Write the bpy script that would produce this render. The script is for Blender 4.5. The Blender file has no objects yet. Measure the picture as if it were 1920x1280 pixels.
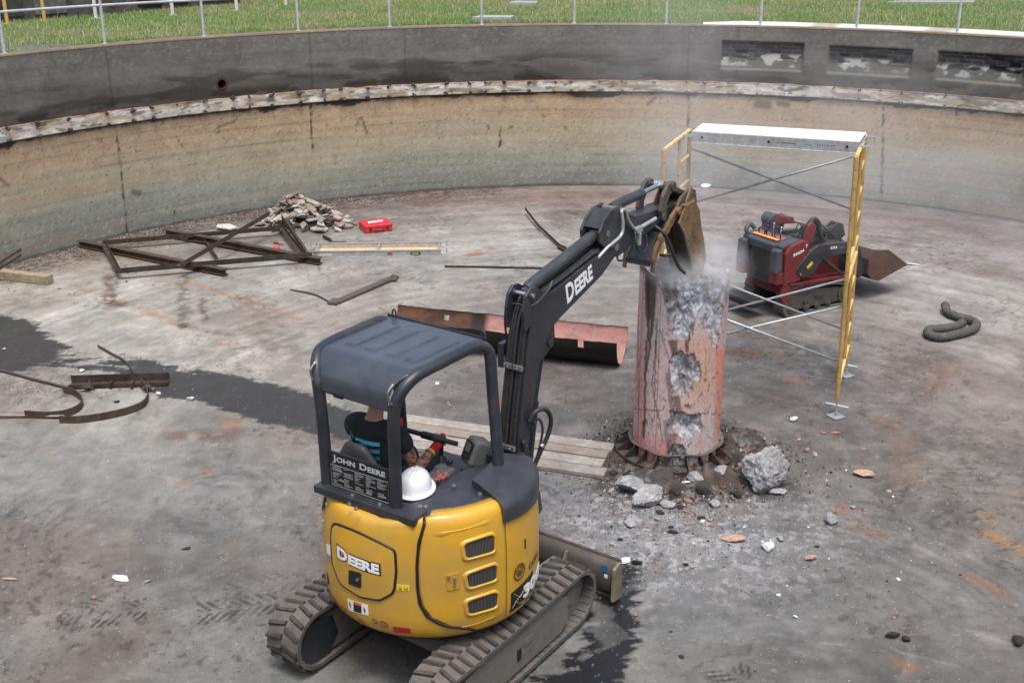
import bpy, bmesh, math, random
import numpy as np
from mathutils import Vector, Matrix
PI = math.pi
random.seed(7)
sc = bpy.context.scene
COL = sc.collection
# ------------------------------------------------------------------ camera, world, sun
CAM_H = 5.0; FPX = 2100.0; PITCH = 0.3607; ROLL = -0.0014
cd = bpy.data.cameras.new('camera'); cam = bpy.data.objects.new('camera', cd); COL.objects.link(cam)
cd.sensor_width = 36.0; cd.lens = 36.0 * FPX / 1920.0; cd.clip_start = 0.05; cd.clip_end = 900
cam.location = (0, 0, CAM_H)
cam.rotation_euler = (Matrix.Rotation(PI/2 - PITCH, 3, 'X') @ Matrix.Rotation(ROLL, 3, 'Z')).to_euler()
sc.camera = cam
SUN_EL, SUN_AZ = math.radians(70), math.radians(172)      # azimuth from +y, clockwise
w = bpy.data.worlds.new('World'); sc.world = w; w.use_nodes = True
nt = w.node_tree; bg = nt.nodes['Background']
sky = nt.nodes.new('ShaderNodeTexSky'); sky.sky_type = 'NISHITA'; sky.sun_disc = False
sky.sun_elevation = SUN_EL; sky.sun_rotation = SUN_AZ; sky.air_density = 1.0; sky.dust_density = 5.0; sky.ozone_density = 0.6
hs = nt.nodes.new('ShaderNodeHueSaturation'); hs.inputs['Saturation'].default_value = 0.85
nt.links.new(sky.outputs[0], hs.inputs['Color']); nt.links.new(hs.outputs[0], bg.inputs[0]); bg.inputs[1].default_value = 0.15
sd = bpy.data.lights.new('sun', 'SUN'); so = bpy.data.objects.new('sun', sd); COL.objects.link(so)
sd.energy = 1.25; sd.angle = math.radians(20); sd.color = (1, .975, .935)
dv = Vector((math.sin(SUN_AZ)*math.cos(SUN_EL), math.cos(SUN_AZ)*math.cos(SUN_EL), math.sin(SUN_EL)))
so.rotation_euler = dv.to_track_quat('Z', 'Y').to_euler()
sc.view_settings.view_transform = 'Standard'; sc.view_settings.look = 'None'
sc.view_settings.exposure = 0.70; sc.view_settings.gamma = 1.0
sc.cycles.max_bounces = 6; sc.cycles.volume_bounces = 3; sc.cycles.use_denoising = True

# ------------------------------------------------------------------ photo point -> place
_cp, _sp = math.cos(PITCH), math.sin(PITCH); _cr, _sr = math.cos(ROLL), math.sin(ROLL)
_F = np.array([0, _cp, -_sp]); _U0 = np.array([0, _sp, _cp]); _R0 = np.array([1., 0, 0])
_R = _R0*_cr + _U0*_sr; _U = -_R0*_sr + _U0*_cr
def ray(x, y): return _F*FPX + _R*(x-960) + _U*(640-y)
def at(x, y, z=0.0):
    """point of the level plane z seen at photo pixel x, y (1920 x 1280)"""
    d = ray(x, y); t = (z-CAM_H)/d[2]; return Vector((d[0]*t, d[1]*t, z))
def to_px(X, Y, Z):
    dz = Z-CAM_H
    d = X*_F[0]+Y*_F[1]+dz*_F[2]
    return 960+FPX*(X*_R[0]+Y*_R[1]+dz*_R[2])/d, 640-FPX*(X*_U[0]+Y*_U[1]+dz*_U[2])/d
PC = (1.55, 11.406); PR_ = 10.75; Z_RIM = 3.119; Z_BB = 1.8435; Z_BT = 2.0685
def on_wall(x, y, R=PR_):
    d = ray(x, y); a = d[0]**2+d[1]**2; b = -2*(d[0]*PC[0]+d[1]*PC[1]); c = PC[0]**2+PC[1]**2-R*R
    t = (-b+math.sqrt(b*b-4*a*c))/(2*a); return d[0]*t, d[1]*t, CAM_H+d[2]*t
def wall_uv(x, y):
    X, Y, Z = on_wall(x, y); return math.atan2(X-PC[0], Y-PC[1])*PR_, Z      # u = arc metres, 0 straight ahead, + to the right

# ------------------------------------------------------------------ colour and numpy noise
def lin(c):
    c = np.asarray(c, float)/255.0
    return np.where(c <= 0.04045, c/12.92, ((c+0.055)/1.055)**2.4)
def _hash(ix, iy, s):
    h = (ix.astype(np.int64)*374761393 + iy.astype(np.int64)*668265263 + s*974634777) & 0xffffffff
    h = ((h ^ (h >> 13))*1274126177) & 0xffffffff
    h = h ^ (h >> 16)
    return (h & 0xffffff)/float(0xffffff)
def vn(x, y, s=0):
    x, y = x*.8+y*.6, y*.8-x*.6
    ix = np.floor(x); iy = np.floor(y); fx = x-ix; fy = y-iy
    fx = fx*fx*(3-2*fx); fy = fy*fy*(3-2*fy)
    a = _hash(ix, iy, s); b = _hash(ix+1, iy, s); c = _hash(ix, iy+1, s); d = _hash(ix+1, iy+1, s)
    return (a*(1-fx)+b*fx)*(1-fy)+(c*(1-fx)+d*fx)*fy
def fbm(x, y, s=0, o=4, g=0.5):
    r = 0; a = 1; t = 0
    for i in range(o):
        r = r+a*vn(x*2**i+17.3*i, y*2**i+9.1*i, s+i); t += a; a *= g
    return r/t
def sstep(a, b, x):
    t = np.clip((x-a)/(b-a), 0, 1); return t*t*(3-2*t)
def mixc(c, col, m): return c*(1-m[..., None])+np.asarray(col)*m[..., None]
def seg_dist(px, py, a, b):
    ax, ay = a; bx, by = b; dx, dy = bx-ax, by-ay; L = dx*dx+dy*dy+1e-12
    t = np.clip(((px-ax)*dx+(py-ay)*dy)/L, 0, 1)
    return np.hypot(px-ax-t*dx, py-ay-t*dy), t
def poly_sd(px, py, poly):
    """signed distance to polygon, positive inside"""
    ins = np.zeros(px.shape, bool); dmin = np.full(px.shape, 1e9); n = len(poly)
    for i in range(n):
        (x1, y1), (x2, y2) = poly[i], poly[(i+1) % n]
        d, _ = seg_dist(px, py, (x1, y1), (x2, y2)); dmin = np.minimum(dmin, d)
        c = ((y1 > py) != (y2 > py)) & (px < (x2-x1)*(py-y1)/((y2-y1) if y2 != y1 else 1e-9)+x1)
        ins ^= c
    return np.where(ins, dmin, -dmin)

# ------------------------------------------------------------------ materials
MATS = {}
def N(nt, t, **k):
    n = nt.nodes.new(t)
    for a, b in k.items(): setattr(n, a, b)
    return n
def ramp(nt, fac, stops):
    r = N(nt, 'ShaderNodeValToRGB'); e = r.color_ramp.elements
    while len(e) < len(stops): e.new(0.5)
    for q, (p, c) in zip(e, stops):
        q.position = p; q.color = (*c, 1) if len(c) == 3 else c
    nt.links.new(fac, r.inputs[0]); return r.outputs[0]
def mix(nt, f, a, b, mode='MIX'):
    m = N(nt, 'ShaderNodeMix', data_type='RGBA', blend_type=mode)
    for k, v in ((0, f), (6, a), (7, b)):
        if hasattr(v, 'is_output') or isinstance(v, bpy.types.NodeSocket): nt.links.new(v, m.inputs[k])
        elif k == 0: m.inputs[0].default_value = v
        else: m.inputs[k].default_value = (*v, 1)
    return m.outputs[2]
def noise(nt, co, scale, detail=6, rough=.6, dist=0.0):
    n = N(nt, 'ShaderNodeTexNoise'); n.inputs['Scale'].default_value = scale; n.inputs['Detail'].default_value = detail
    n.inputs['Roughness'].default_value = rough; n.inputs['Distortion'].default_value = dist
    nt.links.new(co, n.inputs['Vector']); return n.outputs['Fac']
def G3(v): return (v, v, v)
def mat(name, col, rough=.6, metal=0.0, dirt=None, dirt_amt=.5, dscale=6.0, spots=None, spot_lo=.62, spot_hi=.68, sscale=20, bump=.0, bscale=40, coat=0.0, vary=.12, attr=None, edge=None):
    if name in MATS: return MATS[name]
    m = bpy.data.materials.new(name); m.use_nodes = True; nt = m.node_tree; b = nt.nodes['Principled BSDF']
    tc = N(nt, 'ShaderNodeTexCoord'); co = tc.outputs['Object']
    if attr:
        a = N(nt, 'ShaderNodeAttribute', attribute_name=attr); c = a.outputs['Color']
    else:
        r = N(nt, 'ShaderNodeRGB'); r.outputs[0].default_value = (*col, 1); c = r.outputs[0]
    if vary:
        n = noise(nt, co, dscale*2.3, 5); v = ramp(nt, n, [(.3, G3(1-vary)), (.7, G3(1+vary))])
        c = mix(nt, 1.0, c, v, 'MULTIPLY')
    if dirt is not None:
        n = noise(nt, co, dscale, 8, .65, .4); f = ramp(nt, n, [(.5-.22*dirt_amt, G3(0)), (.5+.3, G3(min(1, .35+dirt_amt)))])
        c = mix(nt, f, c, dirt)
    if spots is not None:
        n = noise(nt, co, sscale, 5, .7); f = ramp(nt, n, [(spot_lo, G3(0)), (spot_hi, G3(1))]); c = mix(nt, f, c, spots)
    nt.links.new(c, b.inputs['Base Color']); b.inputs['Metallic'].default_value = metal
    rr = noise(nt, co, dscale*3, 4); r2 = N(nt, 'ShaderNodeMapRange'); r2.inputs['To Min'].default_value = max(0, rough-.12); r2.inputs['To Max'].default_value = min(1, rough+.12)
    nt.links.new(rr, r2.inputs[0]); nt.links.new(r2.outputs[0], b.inputs['Roughness'])
    if coat: b.inputs['Coat Weight'].default_value = coat; b.inputs['Coat Roughness'].default_value = .15
    if bump:
        n = noise(nt, co, bscale, 6, .65); bp = N(nt, 'ShaderNodeBump'); bp.inputs['Strength'].default_value = bump; bp.inputs['Distance'].default_value = .02
        nt.links.new(n, bp.inputs['Height']); nt.links.new(bp.outputs[0], b.inputs['Normal'])
    MATS[name] = m; return m

# ------------------------------------------------------------------ mesh builder
def frame_from(d, up=(0, 0, 1)):
    z = Vector(d).normalized(); u = Vector(up)
    if abs(z.dot(u)) > .98: u = Vector((1, 0, 0)) if abs(z.x) < .9 else Vector((0, 1, 0))
    x = u.cross(z).normalized(); y = z.cross(x).normalized(); return x, y, z
def smooth_path(pts, n=6):
    pts = [Vector(p) for p in pts]; out = []
    P = [pts[0]*2-pts[1]]+pts+[pts[-1]*2-pts[-2]]
    for i in range(1, len(P)-2):
        for k in range(n):
            t = k/n; a, b, c, d = P[i-1], P[i], P[i+1], P[i+2]
            out.append(.5*((2*b)+(c-a)*t+(2*a-5*b+4*c-d)*t*t+(3*b-a-3*c+d)*t**3))
    out.append(pts[-1]); return out
class MB:
    def __init__(s): s.v = []; s.f = []; s.mi = []; s.uv = None
    def add(s, vs, fs, mi=0):
        o = len(s.v); s.v += [tuple(v) for v in vs]; s.f += [tuple(i+o for i in f) for f in fs]; s.mi += [mi]*len(fs); return s
    def box(s, c, size, rot=None, mi=0, taper=1.0):
        hx, hy, hz = size[0]/2, size[1]/2, size[2]/2; vs = []
        for z in (-hz, hz):
            t = taper if z > 0 else 1
            for x, y in ((-hx, -hy), (hx, -hy), (hx, hy), (-hx, hy)): vs.append(Vector((x*t, y*t, z)))
        if rot is not None: vs = [rot @ v for v in vs]
        c = Vector(c); return s.add([v+c for v in vs], [(3, 2, 1, 0), (4, 5, 6, 7), (0, 1, 5, 4), (1, 2, 6, 5), (2, 3, 7, 6), (3, 0, 4, 7)], mi)
    def beam(s, p, q, w, h, up=(0, 0, 1), mi=0):
        p, q = Vector(p), Vector(q); x, y, z = frame_from(q-p, up)
        vs = [e+x*a*w/2+y*b*h/2 for e in (p, q) for a, b in ((-1, -1), (1, -1), (1, 1), (-1, 1))]
        return s.add(vs, [(3, 2, 1, 0), (4, 5, 6, 7), (0, 1, 5, 4), (1, 2, 6, 5), (2, 3, 7, 6), (3, 0, 4, 7)], mi)
    def tube(s, pts, r, n=10, cap=True, mi=0, up=None):
        pts = [Vector(p) for p in pts]; k = len(pts); rs = r if isinstance(r, (list, tuple)) else [r]*k
        vs = []; prevx = None
        for i, p in enumerate(pts):
            d = (pts[min(i+1, k-1)]-pts[max(i-1, 0)])
            if d.length < 1e-9: d = Vector((0, 0, 1))
            d.normalize()
            if prevx is None: x, y, _ = frame_from(d)
            else:
                x = (prevx-d*prevx.dot(d))
                x = x.normalized() if x.length > 1e-6 else frame_from(d)[0]
                y = d.cross(x).normalized()
            prevx = x
            for j in range(n):
                a = 2*PI*j/n; vs.append(p+(x*math.cos(a)+y*math.sin(a))*rs[i])
        fs = [(i*n+j, i*n+(j+1) % n, (i+1)*n+(j+1) % n, (i+1)*n+j) for i in range(k-1) for j in range(n)]
        if cap: fs += [tuple(range(n-1, -1, -1)), tuple((k-1)*n+j for j in range(n))]
        return s.add(vs, fs, mi)
    def cyl(s, p, q, r, r2=None, n=20, mi=0): return s.tube([p, q], [r, r if r2 is None else r2], n, True, mi)
    def prism(s, poly, o, ax, ay, az, t0, t1, mi=0):
        """polygon (a,b) in plane ax,ay at o, extruded along az from t0 to t1"""
        o, ax, ay, az = Vector(o), Vector(ax), Vector(ay), Vector(az); n = len(poly)
        vs = [o+ax*a+ay*b+az*t for t in (t0, t1) for a, b in poly]
        fs = [tuple(range(n-1, -1, -1)), tuple(range(n, 2*n))]+[(i, (i+1) % n, n+(i+1) % n, n+i) for i in range(n)]
        return s.add(vs, fs, mi)
    def sweep(s, pts, prof, up=(0, 0, 1), mi=0, closed=True):
        """profile list (a,b): a sideways, b along up-ish"""
        pts = [Vector(p) for p in pts]; k = len(pts); m = len(prof); vs = []
        for i, p in enumerate(pts):
            d = (pts[min(i+1, k-1)]-pts[max(i-1, 0)]).normalized(); x, y, _ = frame_from(d, up)
            vs += [p+x*a+y*b for a, b in prof]
        fs = [(i*m+j, i*m+(j+1) % m, (i+1)*m+(j+1) % m, (i+1)*m+j) for i in range(k-1) for j in range(m if closed else m-1)]
        if closed: fs += [tuple(range(m-1, -1, -1)), tuple((k-1)*m+j for j in range(m))]
        return s.add(vs, fs, mi)
    def grid(s, rows, mi=0, wrap=False):
        n = len(rows[0]); vs = [p for r in rows for p in r]
        fs = [(i*n+j, i*n+(j+1) % n, (i+1)*n+(j+1) % n, (i+1)*n+j) for i in range(len(rows)-1) for j in range(n if wrap else n-1)]
        return s.add(vs, fs, mi)
    def ell(s, c, r, rot=None, nu=16, nv=10, zmin=-1.0, mi=0):
        rows = []
        for i in range(nv+1):
            ph = math.asin(zmin)+(PI/2-math.asin(zmin))*i/nv
            rows.append([(rot @ Vector((r[0]*math.cos(ph)*math.cos(2*PI*j/nu), r[1]*math.cos(ph)*math.sin(2*PI*j/nu), r[2]*math.sin(ph))) if rot is not None else Vector((r[0]*math.cos(ph)*math.cos(2*PI*j/nu), r[1]*math.cos(ph)*math.sin(2*PI*j/nu), r[2]*math.sin(ph))))+Vector(c) for j in range(nu)])
        return s.grid(rows, mi, True)
    def build(s, name, m, parent=None, smooth=False, bevel=0.0, seg=2, auto=None, solid=0.0, rot=None, loc=None, subsurf=0):
        me = bpy.data.meshes.new(name); me.from_pydata(s.v, [], s.f); ms = m if isinstance(m, (list, tuple)) else [m]
        for x in ms: me.materials.append(x)
        if len(ms) > 1: me.polygons.foreach_set('material_index', s.mi)
        bm = bmesh.new(); bm.from_mesh(me); bmesh.ops.recalc_face_normals(bm, faces=bm.faces); bm.to_mesh(me); bm.free()
        o = bpy.data.objects.new(name, me); COL.objects.link(o)
        if parent is not None: o.parent = parent
        if loc is not None: o.location = loc
        if rot is not None: o.rotation_euler = rot
        if smooth: me.polygons.foreach_set('use_smooth', [True]*len(me.polygons))
        if auto is not None: me.set_sharp_from_angle(angle=math.radians(auto))
        if solid: q = o.modifiers.new('solid', 'SOLIDIFY'); q.thickness = solid; q.offset = 0
        if subsurf: q = o.modifiers.new('sub', 'SUBSURF'); q.levels = subsurf; q.render_levels = subsurf
        if bevel:
            q = o.modifiers.new('bevel', 'BEVEL'); q.width = bevel; q.segments = seg; q.limit_method = 'ANGLE'; q.angle_limit = math.radians(35)
        return o
def tag(o, label=None, cat=None, group=None, kind=None):
    for k, v in (('label', label), ('category', cat), ('group', group), ('kind', kind)):
        if v: o[k] = v
    return o
def thing(name, label, cat, loc=(0, 0, 0), rz=0.0, group=None):
    o = bpy.data.objects.new(name, None); COL.objects.link(o); o.location = loc; o.rotation_euler = (0, 0, rz); o.empty_display_size = .2
    return tag(o, label, cat, group)
def np_mesh(name, V, quads, m, colors=None, attr='stain', smooth=True, extra=None, tris=False):
    me = bpy.data.meshes.new(name); k = 3 if tris else 4
    me.vertices.add(len(V)); me.vertices.foreach_set('co', np.ascontiguousarray(V, np.float32).ravel())
    me.loops.add(len(quads)*k); me.loops.foreach_set('vertex_index', np.ascontiguousarray(quads, np.int32).ravel())
    me.polygons.add(len(quads)); me.polygons.foreach_set('loop_start', np.arange(0, len(quads)*k, k, dtype=np.int32))
    me.polygons.foreach_set('use_smooth', np.full(len(quads), smooth))
    me.update(calc_edges=True); me.materials.append(m)
    if colors is not None:
        a = me.color_attributes.new(attr, 'FLOAT_COLOR', 'POINT')
        c = np.ones((len(V), 4), np.float32); c[:, :3] = np.clip(colors, 0.002, .95)
        if extra is not None: c[:, 3] = extra
        a.data.foreach_set('color', c.ravel())
    me.validate(); o = bpy.data.objects.new(name, me); COL.objects.link(o); return o
def gridq(nr, nc, wrap=False):
    i, j = np.meshgrid(np.arange(nr-1), np.arange(nc if wrap else nc-1), indexing='ij'); j2 = (j+1) % nc
    return np.stack([i*nc+j, i*nc+j2, (i+1)*nc+j2, (i+1)*nc+j], -1).reshape(-1, 4)
def local(root, pts):
    m = root.matrix_world.inverted() if root.matrix_world != Matrix() else (Matrix.Translation(root.location) @ root.rotation_euler.to_matrix().to_4x4()).inverted()
    return [m @ Vector(p) for p in pts]
# ================================================================== PIT FLOOR
KC = 0.62     # observed colour -> surface colour
def surf_mat(name, rough=.85, bumpd=.012, bscale=18, speck=True, wet=False, vary=.16, aniso=(1, 1, 1)):
    m = bpy.data.materials.new(name); m.use_nodes = True; nt = m.node_tree; b = nt.nodes['Principled BSDF']
    tc = N(nt, 'ShaderNodeTexCoord'); mp = N(nt, 'ShaderNodeMapping'); mp.inputs['Scale'].default_value = aniso
    nt.links.new(tc.outputs['Object'], mp.inputs[0]); co = mp.outputs[0]
    a = N(nt, 'ShaderNodeAttribute', attribute_name='stain'); c = a.outputs['Color']
    n1 = noise(nt, co, 5.5, 10, .72, .3); c = mix(nt, 1.0, c, ramp(nt, n1, [(.3, G3(1-vary)), (.7, G3(1+vary))]), 'MULTIPLY')
    n2 = noise(nt, co, 38, 5, .7); c = mix(nt, 1.0, c, ramp(nt, n2, [(.32, G3(.86)), (.68, G3(1.14))]), 'MULTIPLY')
    if speck:
        v = N(nt, 'ShaderNodeTexVoronoi'); v.inputs['Scale'].default_value = 44; nt.links.new(co, v.inputs['Vector'])
        f = ramp(nt, v.outputs['Distance'], [(.05, G3(1)), (.10, G3(0))])
        g = ramp(nt, noise(nt, co, 1.7, 5, .7), [(.5, G3(0)), (.68, G3(1))])
        h = ramp(nt, v.outputs['Color'], [(.66, G3(0)), (.8, G3(.30))])
        f2 = mix(nt, 1.0, mix(nt, 1.0, f, g, 'MULTIPLY'), h, 'MULTIPLY'); c = mix(nt, f2, c, (.30, .29, .28))
        v = N(nt, 'ShaderNodeTexVoronoi'); v.inputs['Scale'].default_value = 17; nt.links.new(co, v.inputs['Vector'])
        f = ramp(nt, v.outputs['Distance'], [(.07, G3(1)), (.13, G3(0))])
        g = ramp(nt, noise(nt, co, 2.3, 5, .7), [(.5, G3(0)), (.64, G3(.8))]); h = ramp(nt, v.outputs['Color'], [(.45, G3(0)), (.55, G3(1))])
        c = mix(nt, mix(nt, 1.0, mix(nt, 1.0, f, g, 'MULTIPLY'), h, 'MULTIPLY'), c, (.035, .028, .024))
    nt.links.new(c, b.inputs['Base Color'])
    mr = N(nt, 'ShaderNodeMapRange'); nt.links.new(a.outputs['Alpha'], mr.inputs[0]); mr.inputs['To Min'].default_value = .2; mr.inputs['To Max'].default_value = rough
    nt.links.new(mr.outputs[0], b.inputs['Roughness'])
    n3 = noise(nt, co, bscale, 9, .7); bp = N(nt, 'ShaderNodeBump'); bp.inputs['Strength'].default_value = .55; bp.inputs['Distance'].default_value = bumpd
    nt.links.new(n3, bp.inputs['Height']); nt.links.new(bp.outputs[0], b.inputs['Normal'])
    b.inputs['Specular IOR Level'].default_value = .3
    return m
CTRL = [(-100,440,135,118,104),(60,470,125,106,94),(250,430,128,112,100),(450,400,112,98,92),(60,545,168,158,138),(180,530,172,165,152),(270,570,184,178,168),(400,540,168,160,148),(330,470,150,140,126),(430,630,176,166,150),
 (330,640,182,175,160),(530,680,162,149,132),(560,560,160,148,134),(650,620,160,146,132),(700,500,165,158,146),(560,520,170,162,150),(640,450,158,150,138),(760,372,118,97,90),(680,385,112,92,86),(900,372,124,101,93),(850,430,158,152,142),(1000,430,166,160,151),
 (1100,362,126,102,94),(1100,395,152,139,130),(1250,362,126,104,99),(900,520,160,153,143),(800,540,152,146,135),(1150,520,152,146,136),(1050,560,150,143,134),(1400,372,128,113,110),(1400,420,160,148,142),(1500,400,152,138,133),(1550,382,112,94,92),(1700,400,118,100,98),(1700,450,150,136,130),(1850,430,112,98,97),
 (1850,500,172,162,154),(1760,500,168,160,152),(1650,600,142,132,124),(1450,640,112,103,99),(1450,720,98,91,87),(1400,560,140,132,126),(1180,640,128,116,108),(1100,720,106,94,88),(900,720,112,102,96),(850,760,108,96,90),(1000,745,96,88,84),(1560,700,112,102,96),(1750,600,158,148,140),(1900,600,158,148,138),(1800,680,138,124,115),
 (1700,760,126,108,100),(1880,740,130,112,104),(1600,840,114,104,98),(1780,840,134,122,110),(1880,850,126,116,104),(1500,790,104,95,90),(1400,800,100,92,88),(1120,800,100,96,94),(1060,920,124,124,127),(1180,1000,128,129,133),(1260,1000,142,143,149),(1100,1000,124,125,128),(1350,1010,138,138,142),(1300,1090,130,129,130),(1430,960,118,114,113),(1250,920,96,88,84),(1500,1000,116,110,106),
 (1600,1020,110,102,96),(1700,960,108,98,90),(1880,930,108,100,94),(1800,1040,112,104,96),(1750,1120,120,112,104),(1880,1160,112,102,95),(1600,1140,104,99,94),(1500,1200,102,98,90),(1330,1180,100,98,92),(1700,1240,100,90,82),(1880,1270,98,86,78),(1550,1270,90,83,76),(1250,1265,108,106,96),(1420,1110,112,109,104),
 (100,830,152,146,134),(50,900,134,127,117),(250,820,146,140,130),(350,860,142,134,122),(500,840,144,134,122),(560,880,134,130,126),(430,800,156,144,130),(60,980,108,106,103),(200,960,102,100,98),(300,1010,104,102,99),(450,960,116,114,112),(560,980,122,120,119),(150,1070,120,117,110),(380,1080,122,119,112),(500,1090,120,116,108),
 (100,1180,118,115,108),(300,1150,116,113,106),(350,1210,124,121,114),(450,1270,114,110,104),(60,1270,108,107,106),(200,1250,110,109,107),(700,850,116,106,100),(1000,870,110,106,104),(300,770,162,155,144),(150,740,158,152,144),(50,740,148,132,120),(700,700,150,136,122),(620,1270,96,92,86),(900,1100,90,86,80),(900,1400,100,96,90),(200,1400,110,108,104),(1600,1400,96,88,82)]
def px_pts(l, z=0.0): return [tuple(at(x, y, z)[:2]) for x, y in l]
def dsat(c, k=.9): m = sum(c)/3; return tuple(m+k*(q-m) for q in c)
def build_floor():
    th = np.concatenate([np.linspace(-180, -34, 30)[:-1], np.linspace(-34, 34, 700), np.linspace(34, 180, 30)[1:]])*PI/180
    r = np.concatenate([np.linspace(.3, 5.2, 10)[:-1], 5.2*(24/5.2)**np.linspace(0, 1, 620), [30]])
    Rr, T = np.meshgrid(r, th, indexing='ij'); X = Rr*np.sin(T); Y = Rr*np.cos(T)
    dd = np.hypot(X-PC[0], Y-PC[1]); k = np.where(dd > PR_+.25, (PR_+.25)/dd, 1); X = PC[0]+(X-PC[0])*k; Y = PC[1]+(Y-PC[1])*k
    # large patches, blended from known places, with shade in front of the casing
    num = np.zeros(X.shape+(3,)); den = np.zeros(X.shape)
    wx = X+(fbm(X*.8, Y*.8, 3)-.5)*1.5; wy = Y+(fbm(X*.8, Y*.8, 8)-.5)*1.5
    for (px, py, a, b_, c_) in CTRL:
        p = at(px, py); s = .42+.035*p.y
        wgt = np.exp(-((wx-p.x)**2+((wy-p.y)*.85)**2)/(2*s*s))+1e-7
        L_ = (a+b_+c_)/3; k_ = (.97*L_+20)/L_; num += wgt[..., None]*lin([k_*(L_+.58*(q-L_))+t_ for q, t_ in zip((a, b_, c_), (-1, 2, 3))]); den += wgt
    C = num/den[..., None]*KC*.92
    # mottling: blotches, wiped streaks, dark dirt, grey dust
    n = fbm(X*1.3, Y*1.3, 20, 5, .6); C *= (1+(n-.5)*.72)[..., None]
    n = fbm(X*5, Y*5, 24, 4, .6); C *= (1+(n-.5)*.5)[..., None]; n = fbm(X*17, Y*17, 27, 3, .6); C *= (1+(n-.5)*.34)[..., None]
    ang = np.arctan2(Y-10.2, X-1.64); rad = np.hypot(X-1.64, Y-10.2)
    n = fbm(rad*6.5, ang*2.6+rad*.5, 30, 4, .6); far = sstep(9, 14, Y); C *= (1+(n-.5)*(.26+.5*far))[..., None]
    n = fbm(X*1.1+Y*.2, Y*7, 33, 4); C *= (1+(n-.5)*.3*sstep(14, 18, Y))[..., None]
    n = fbm(X*.9, Y*.9, 41, 4); C = mixc(C, lin((134, 110, 94))*KC, sstep(.5, .76, n)*.28)
    n = fbm(X*2.1, Y*2.1, 47, 5, .62); C = mixc(C, lin((62, 54, 50))*KC, sstep(.5, .78, n)*.34*sstep(.2, .6, fbm(X*.35, Y*.35, 49)+(X > 0)*.15))
    n = fbm(X*2.6, Y*2.6, 53, 5, .62); C = mixc(C, lin((176, 170, 160))*KC, sstep(.5, .8, n)*.3)
    # swirling scrape marks from tracks
    for cx, cy, r0, r1, st in ((250, 980, .25, 1.5, .35), (1500, 1180, .5, 2.6, .28), (1750, 700, .3, 1.8, .22), (1250, 640, .4, 2.2, .18), (420, 930, .1, .8, .4), (1880, 1000, .3, 1.6, .3)):
        p = at(cx, cy); q = np.hypot(X-p.x, Y-p.y); a = np.arctan2(Y-p.y, X-p.x)
        n = fbm(q*16+fbm(X*2, Y*2, 5)*3, a*1.1, 60+int(cx) % 7, 3, .6); mk = sstep(r0, r0*1.6, q)*(1-sstep(r1*.7, r1, q))*sstep(.42, .6, fbm(a*1.3+cx, q*1.2, 71))
        C *= (1+(n-.5)*2.2*st*mk)[..., None]
    # rust runs, stains and the casing's shade (photo places laid on the floor)
    jx = X+(fbm(X*9, Y*9, 90)-.5)*.16; jy = Y+(fbm(X*9, Y*9, 95)-.5)*.16
    R_ = (150, 88, 44); B_ = (92, 62, 48); D_ = (66, 58, 52); L_ = (170, 168, 164); O_ = (168, 108, 70)
    for pts, wd, col, st in [([(150,540),(210,560),(280,585),(345,612)],.07,(160,124,84),.65),([(205,520),(207,550),(206,575)],.10,B_,.75),([(195,565),(240,572)],.09,B_,.7),([(345,520),(342,560),(345,615)],.10,D_,.6),([(345,612),(430,628)],.08,B_,.5),
        ([(310,512),(345,525),(400,545),(470,566),(560,600)],.06,(172,120,76),.6),([(405,645),(440,645)],.07,O_,.6),([(480,560),(490,600),(520,650)],.25,B_,.35),([(380,560),(385,605)],.05,D_,.6),
        ([(880,480),(925,463)],.11,(164,112,72),.7),([(860,482),(900,478)],.08,R_,.5),([(898,541),(908,541)],.05,(160,104,78),.6),([(690,600),(720,585)],.14,B_,.4),([(935,740),(945,760)],.15,R_,.45),
        ([(1030,482),(1060,481)],.1,B_,.5),([(330,815),(420,815)],.16,(110,78,66),.6),([(70,842),(100,842)],.05,O_,.8),([(385,882),(395,884)],.05,O_,.9),([(330,905),(340,905)],.05,O_,.6),([(425,790),(440,800)],.06,O_,.6),
        ([(1572,952),(1590,955)],.09,(156,108,78),.6),([(1610,985),(1650,1000)],.10,(140,96,68),.65),([(1860,1000),(1885,1015),(1930,1040)],.10,(158,116,76),.7),([(1850,960),(1865,1000)],.08,(150,120,90),.6),([(1820,1080),(1880,1110)],.08,(150,100,64),.5),
        ([(1680,1240),(1700,1250)],.07,(150,104,66),.6),([(1500,715),(1480,712)],.06,O_,.5),([(1460,748),(1475,750)],.05,O_,.7),([(1380,660),(1460,665)],.14,(150,96,66),.45),([(1700,610),(1720,600)],.1,B_,.3),([(1755,700),(1785,680),(1740,740)],.14,(120,76,56),.4),
        ([(1650,780),(1700,820),(1700,900)],.16,(140,104,76),.4),([(560,790),(640,830)],.12,B_,.3),([(1080,845),(1130,850)],.1,D_,.5),([(1265,640),(1300,660)],.1,B_,.5),
        ([(800,380),(1200,372)],.45,(122,84,74),.4),([(1440,385),(1800,425)],.4,(112,84,80),.5),([(500,405),(620,385)],.35,(96,74,70),.5),([(0,520),(150,478),(330,432)],.35,(104,80,66),.55),([(1500,650),(1520,700)],.1,L_,.4),
        ([(1240,905),(1330,900),(1420,900)],.5,(84,74,68),.6),([(1150,850),(1160,920),(1240,930)],.25,(76,68,64),.6),([(1150,910),(1160,960)],.2,(84,76,72),.4),([(1010,700),(1180,730),(1420,760)],.6,(90,82,78),.35),([(1090,960),(1300,1000),(1380,1030)],.45,(150,151,157),.35),([(1255,1090),(1180,1100)],.3,(134,134,138),.3)]:  # wide dark stroke below the casing paints its shade into the floor
        g = px_pts(pts); dm = None
        for a, b_ in zip(g[:-1], g[1:]):
            d, _ = seg_dist(jx, jy, a, b_); dm = d if dm is None else np.minimum(dm, d)
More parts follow.
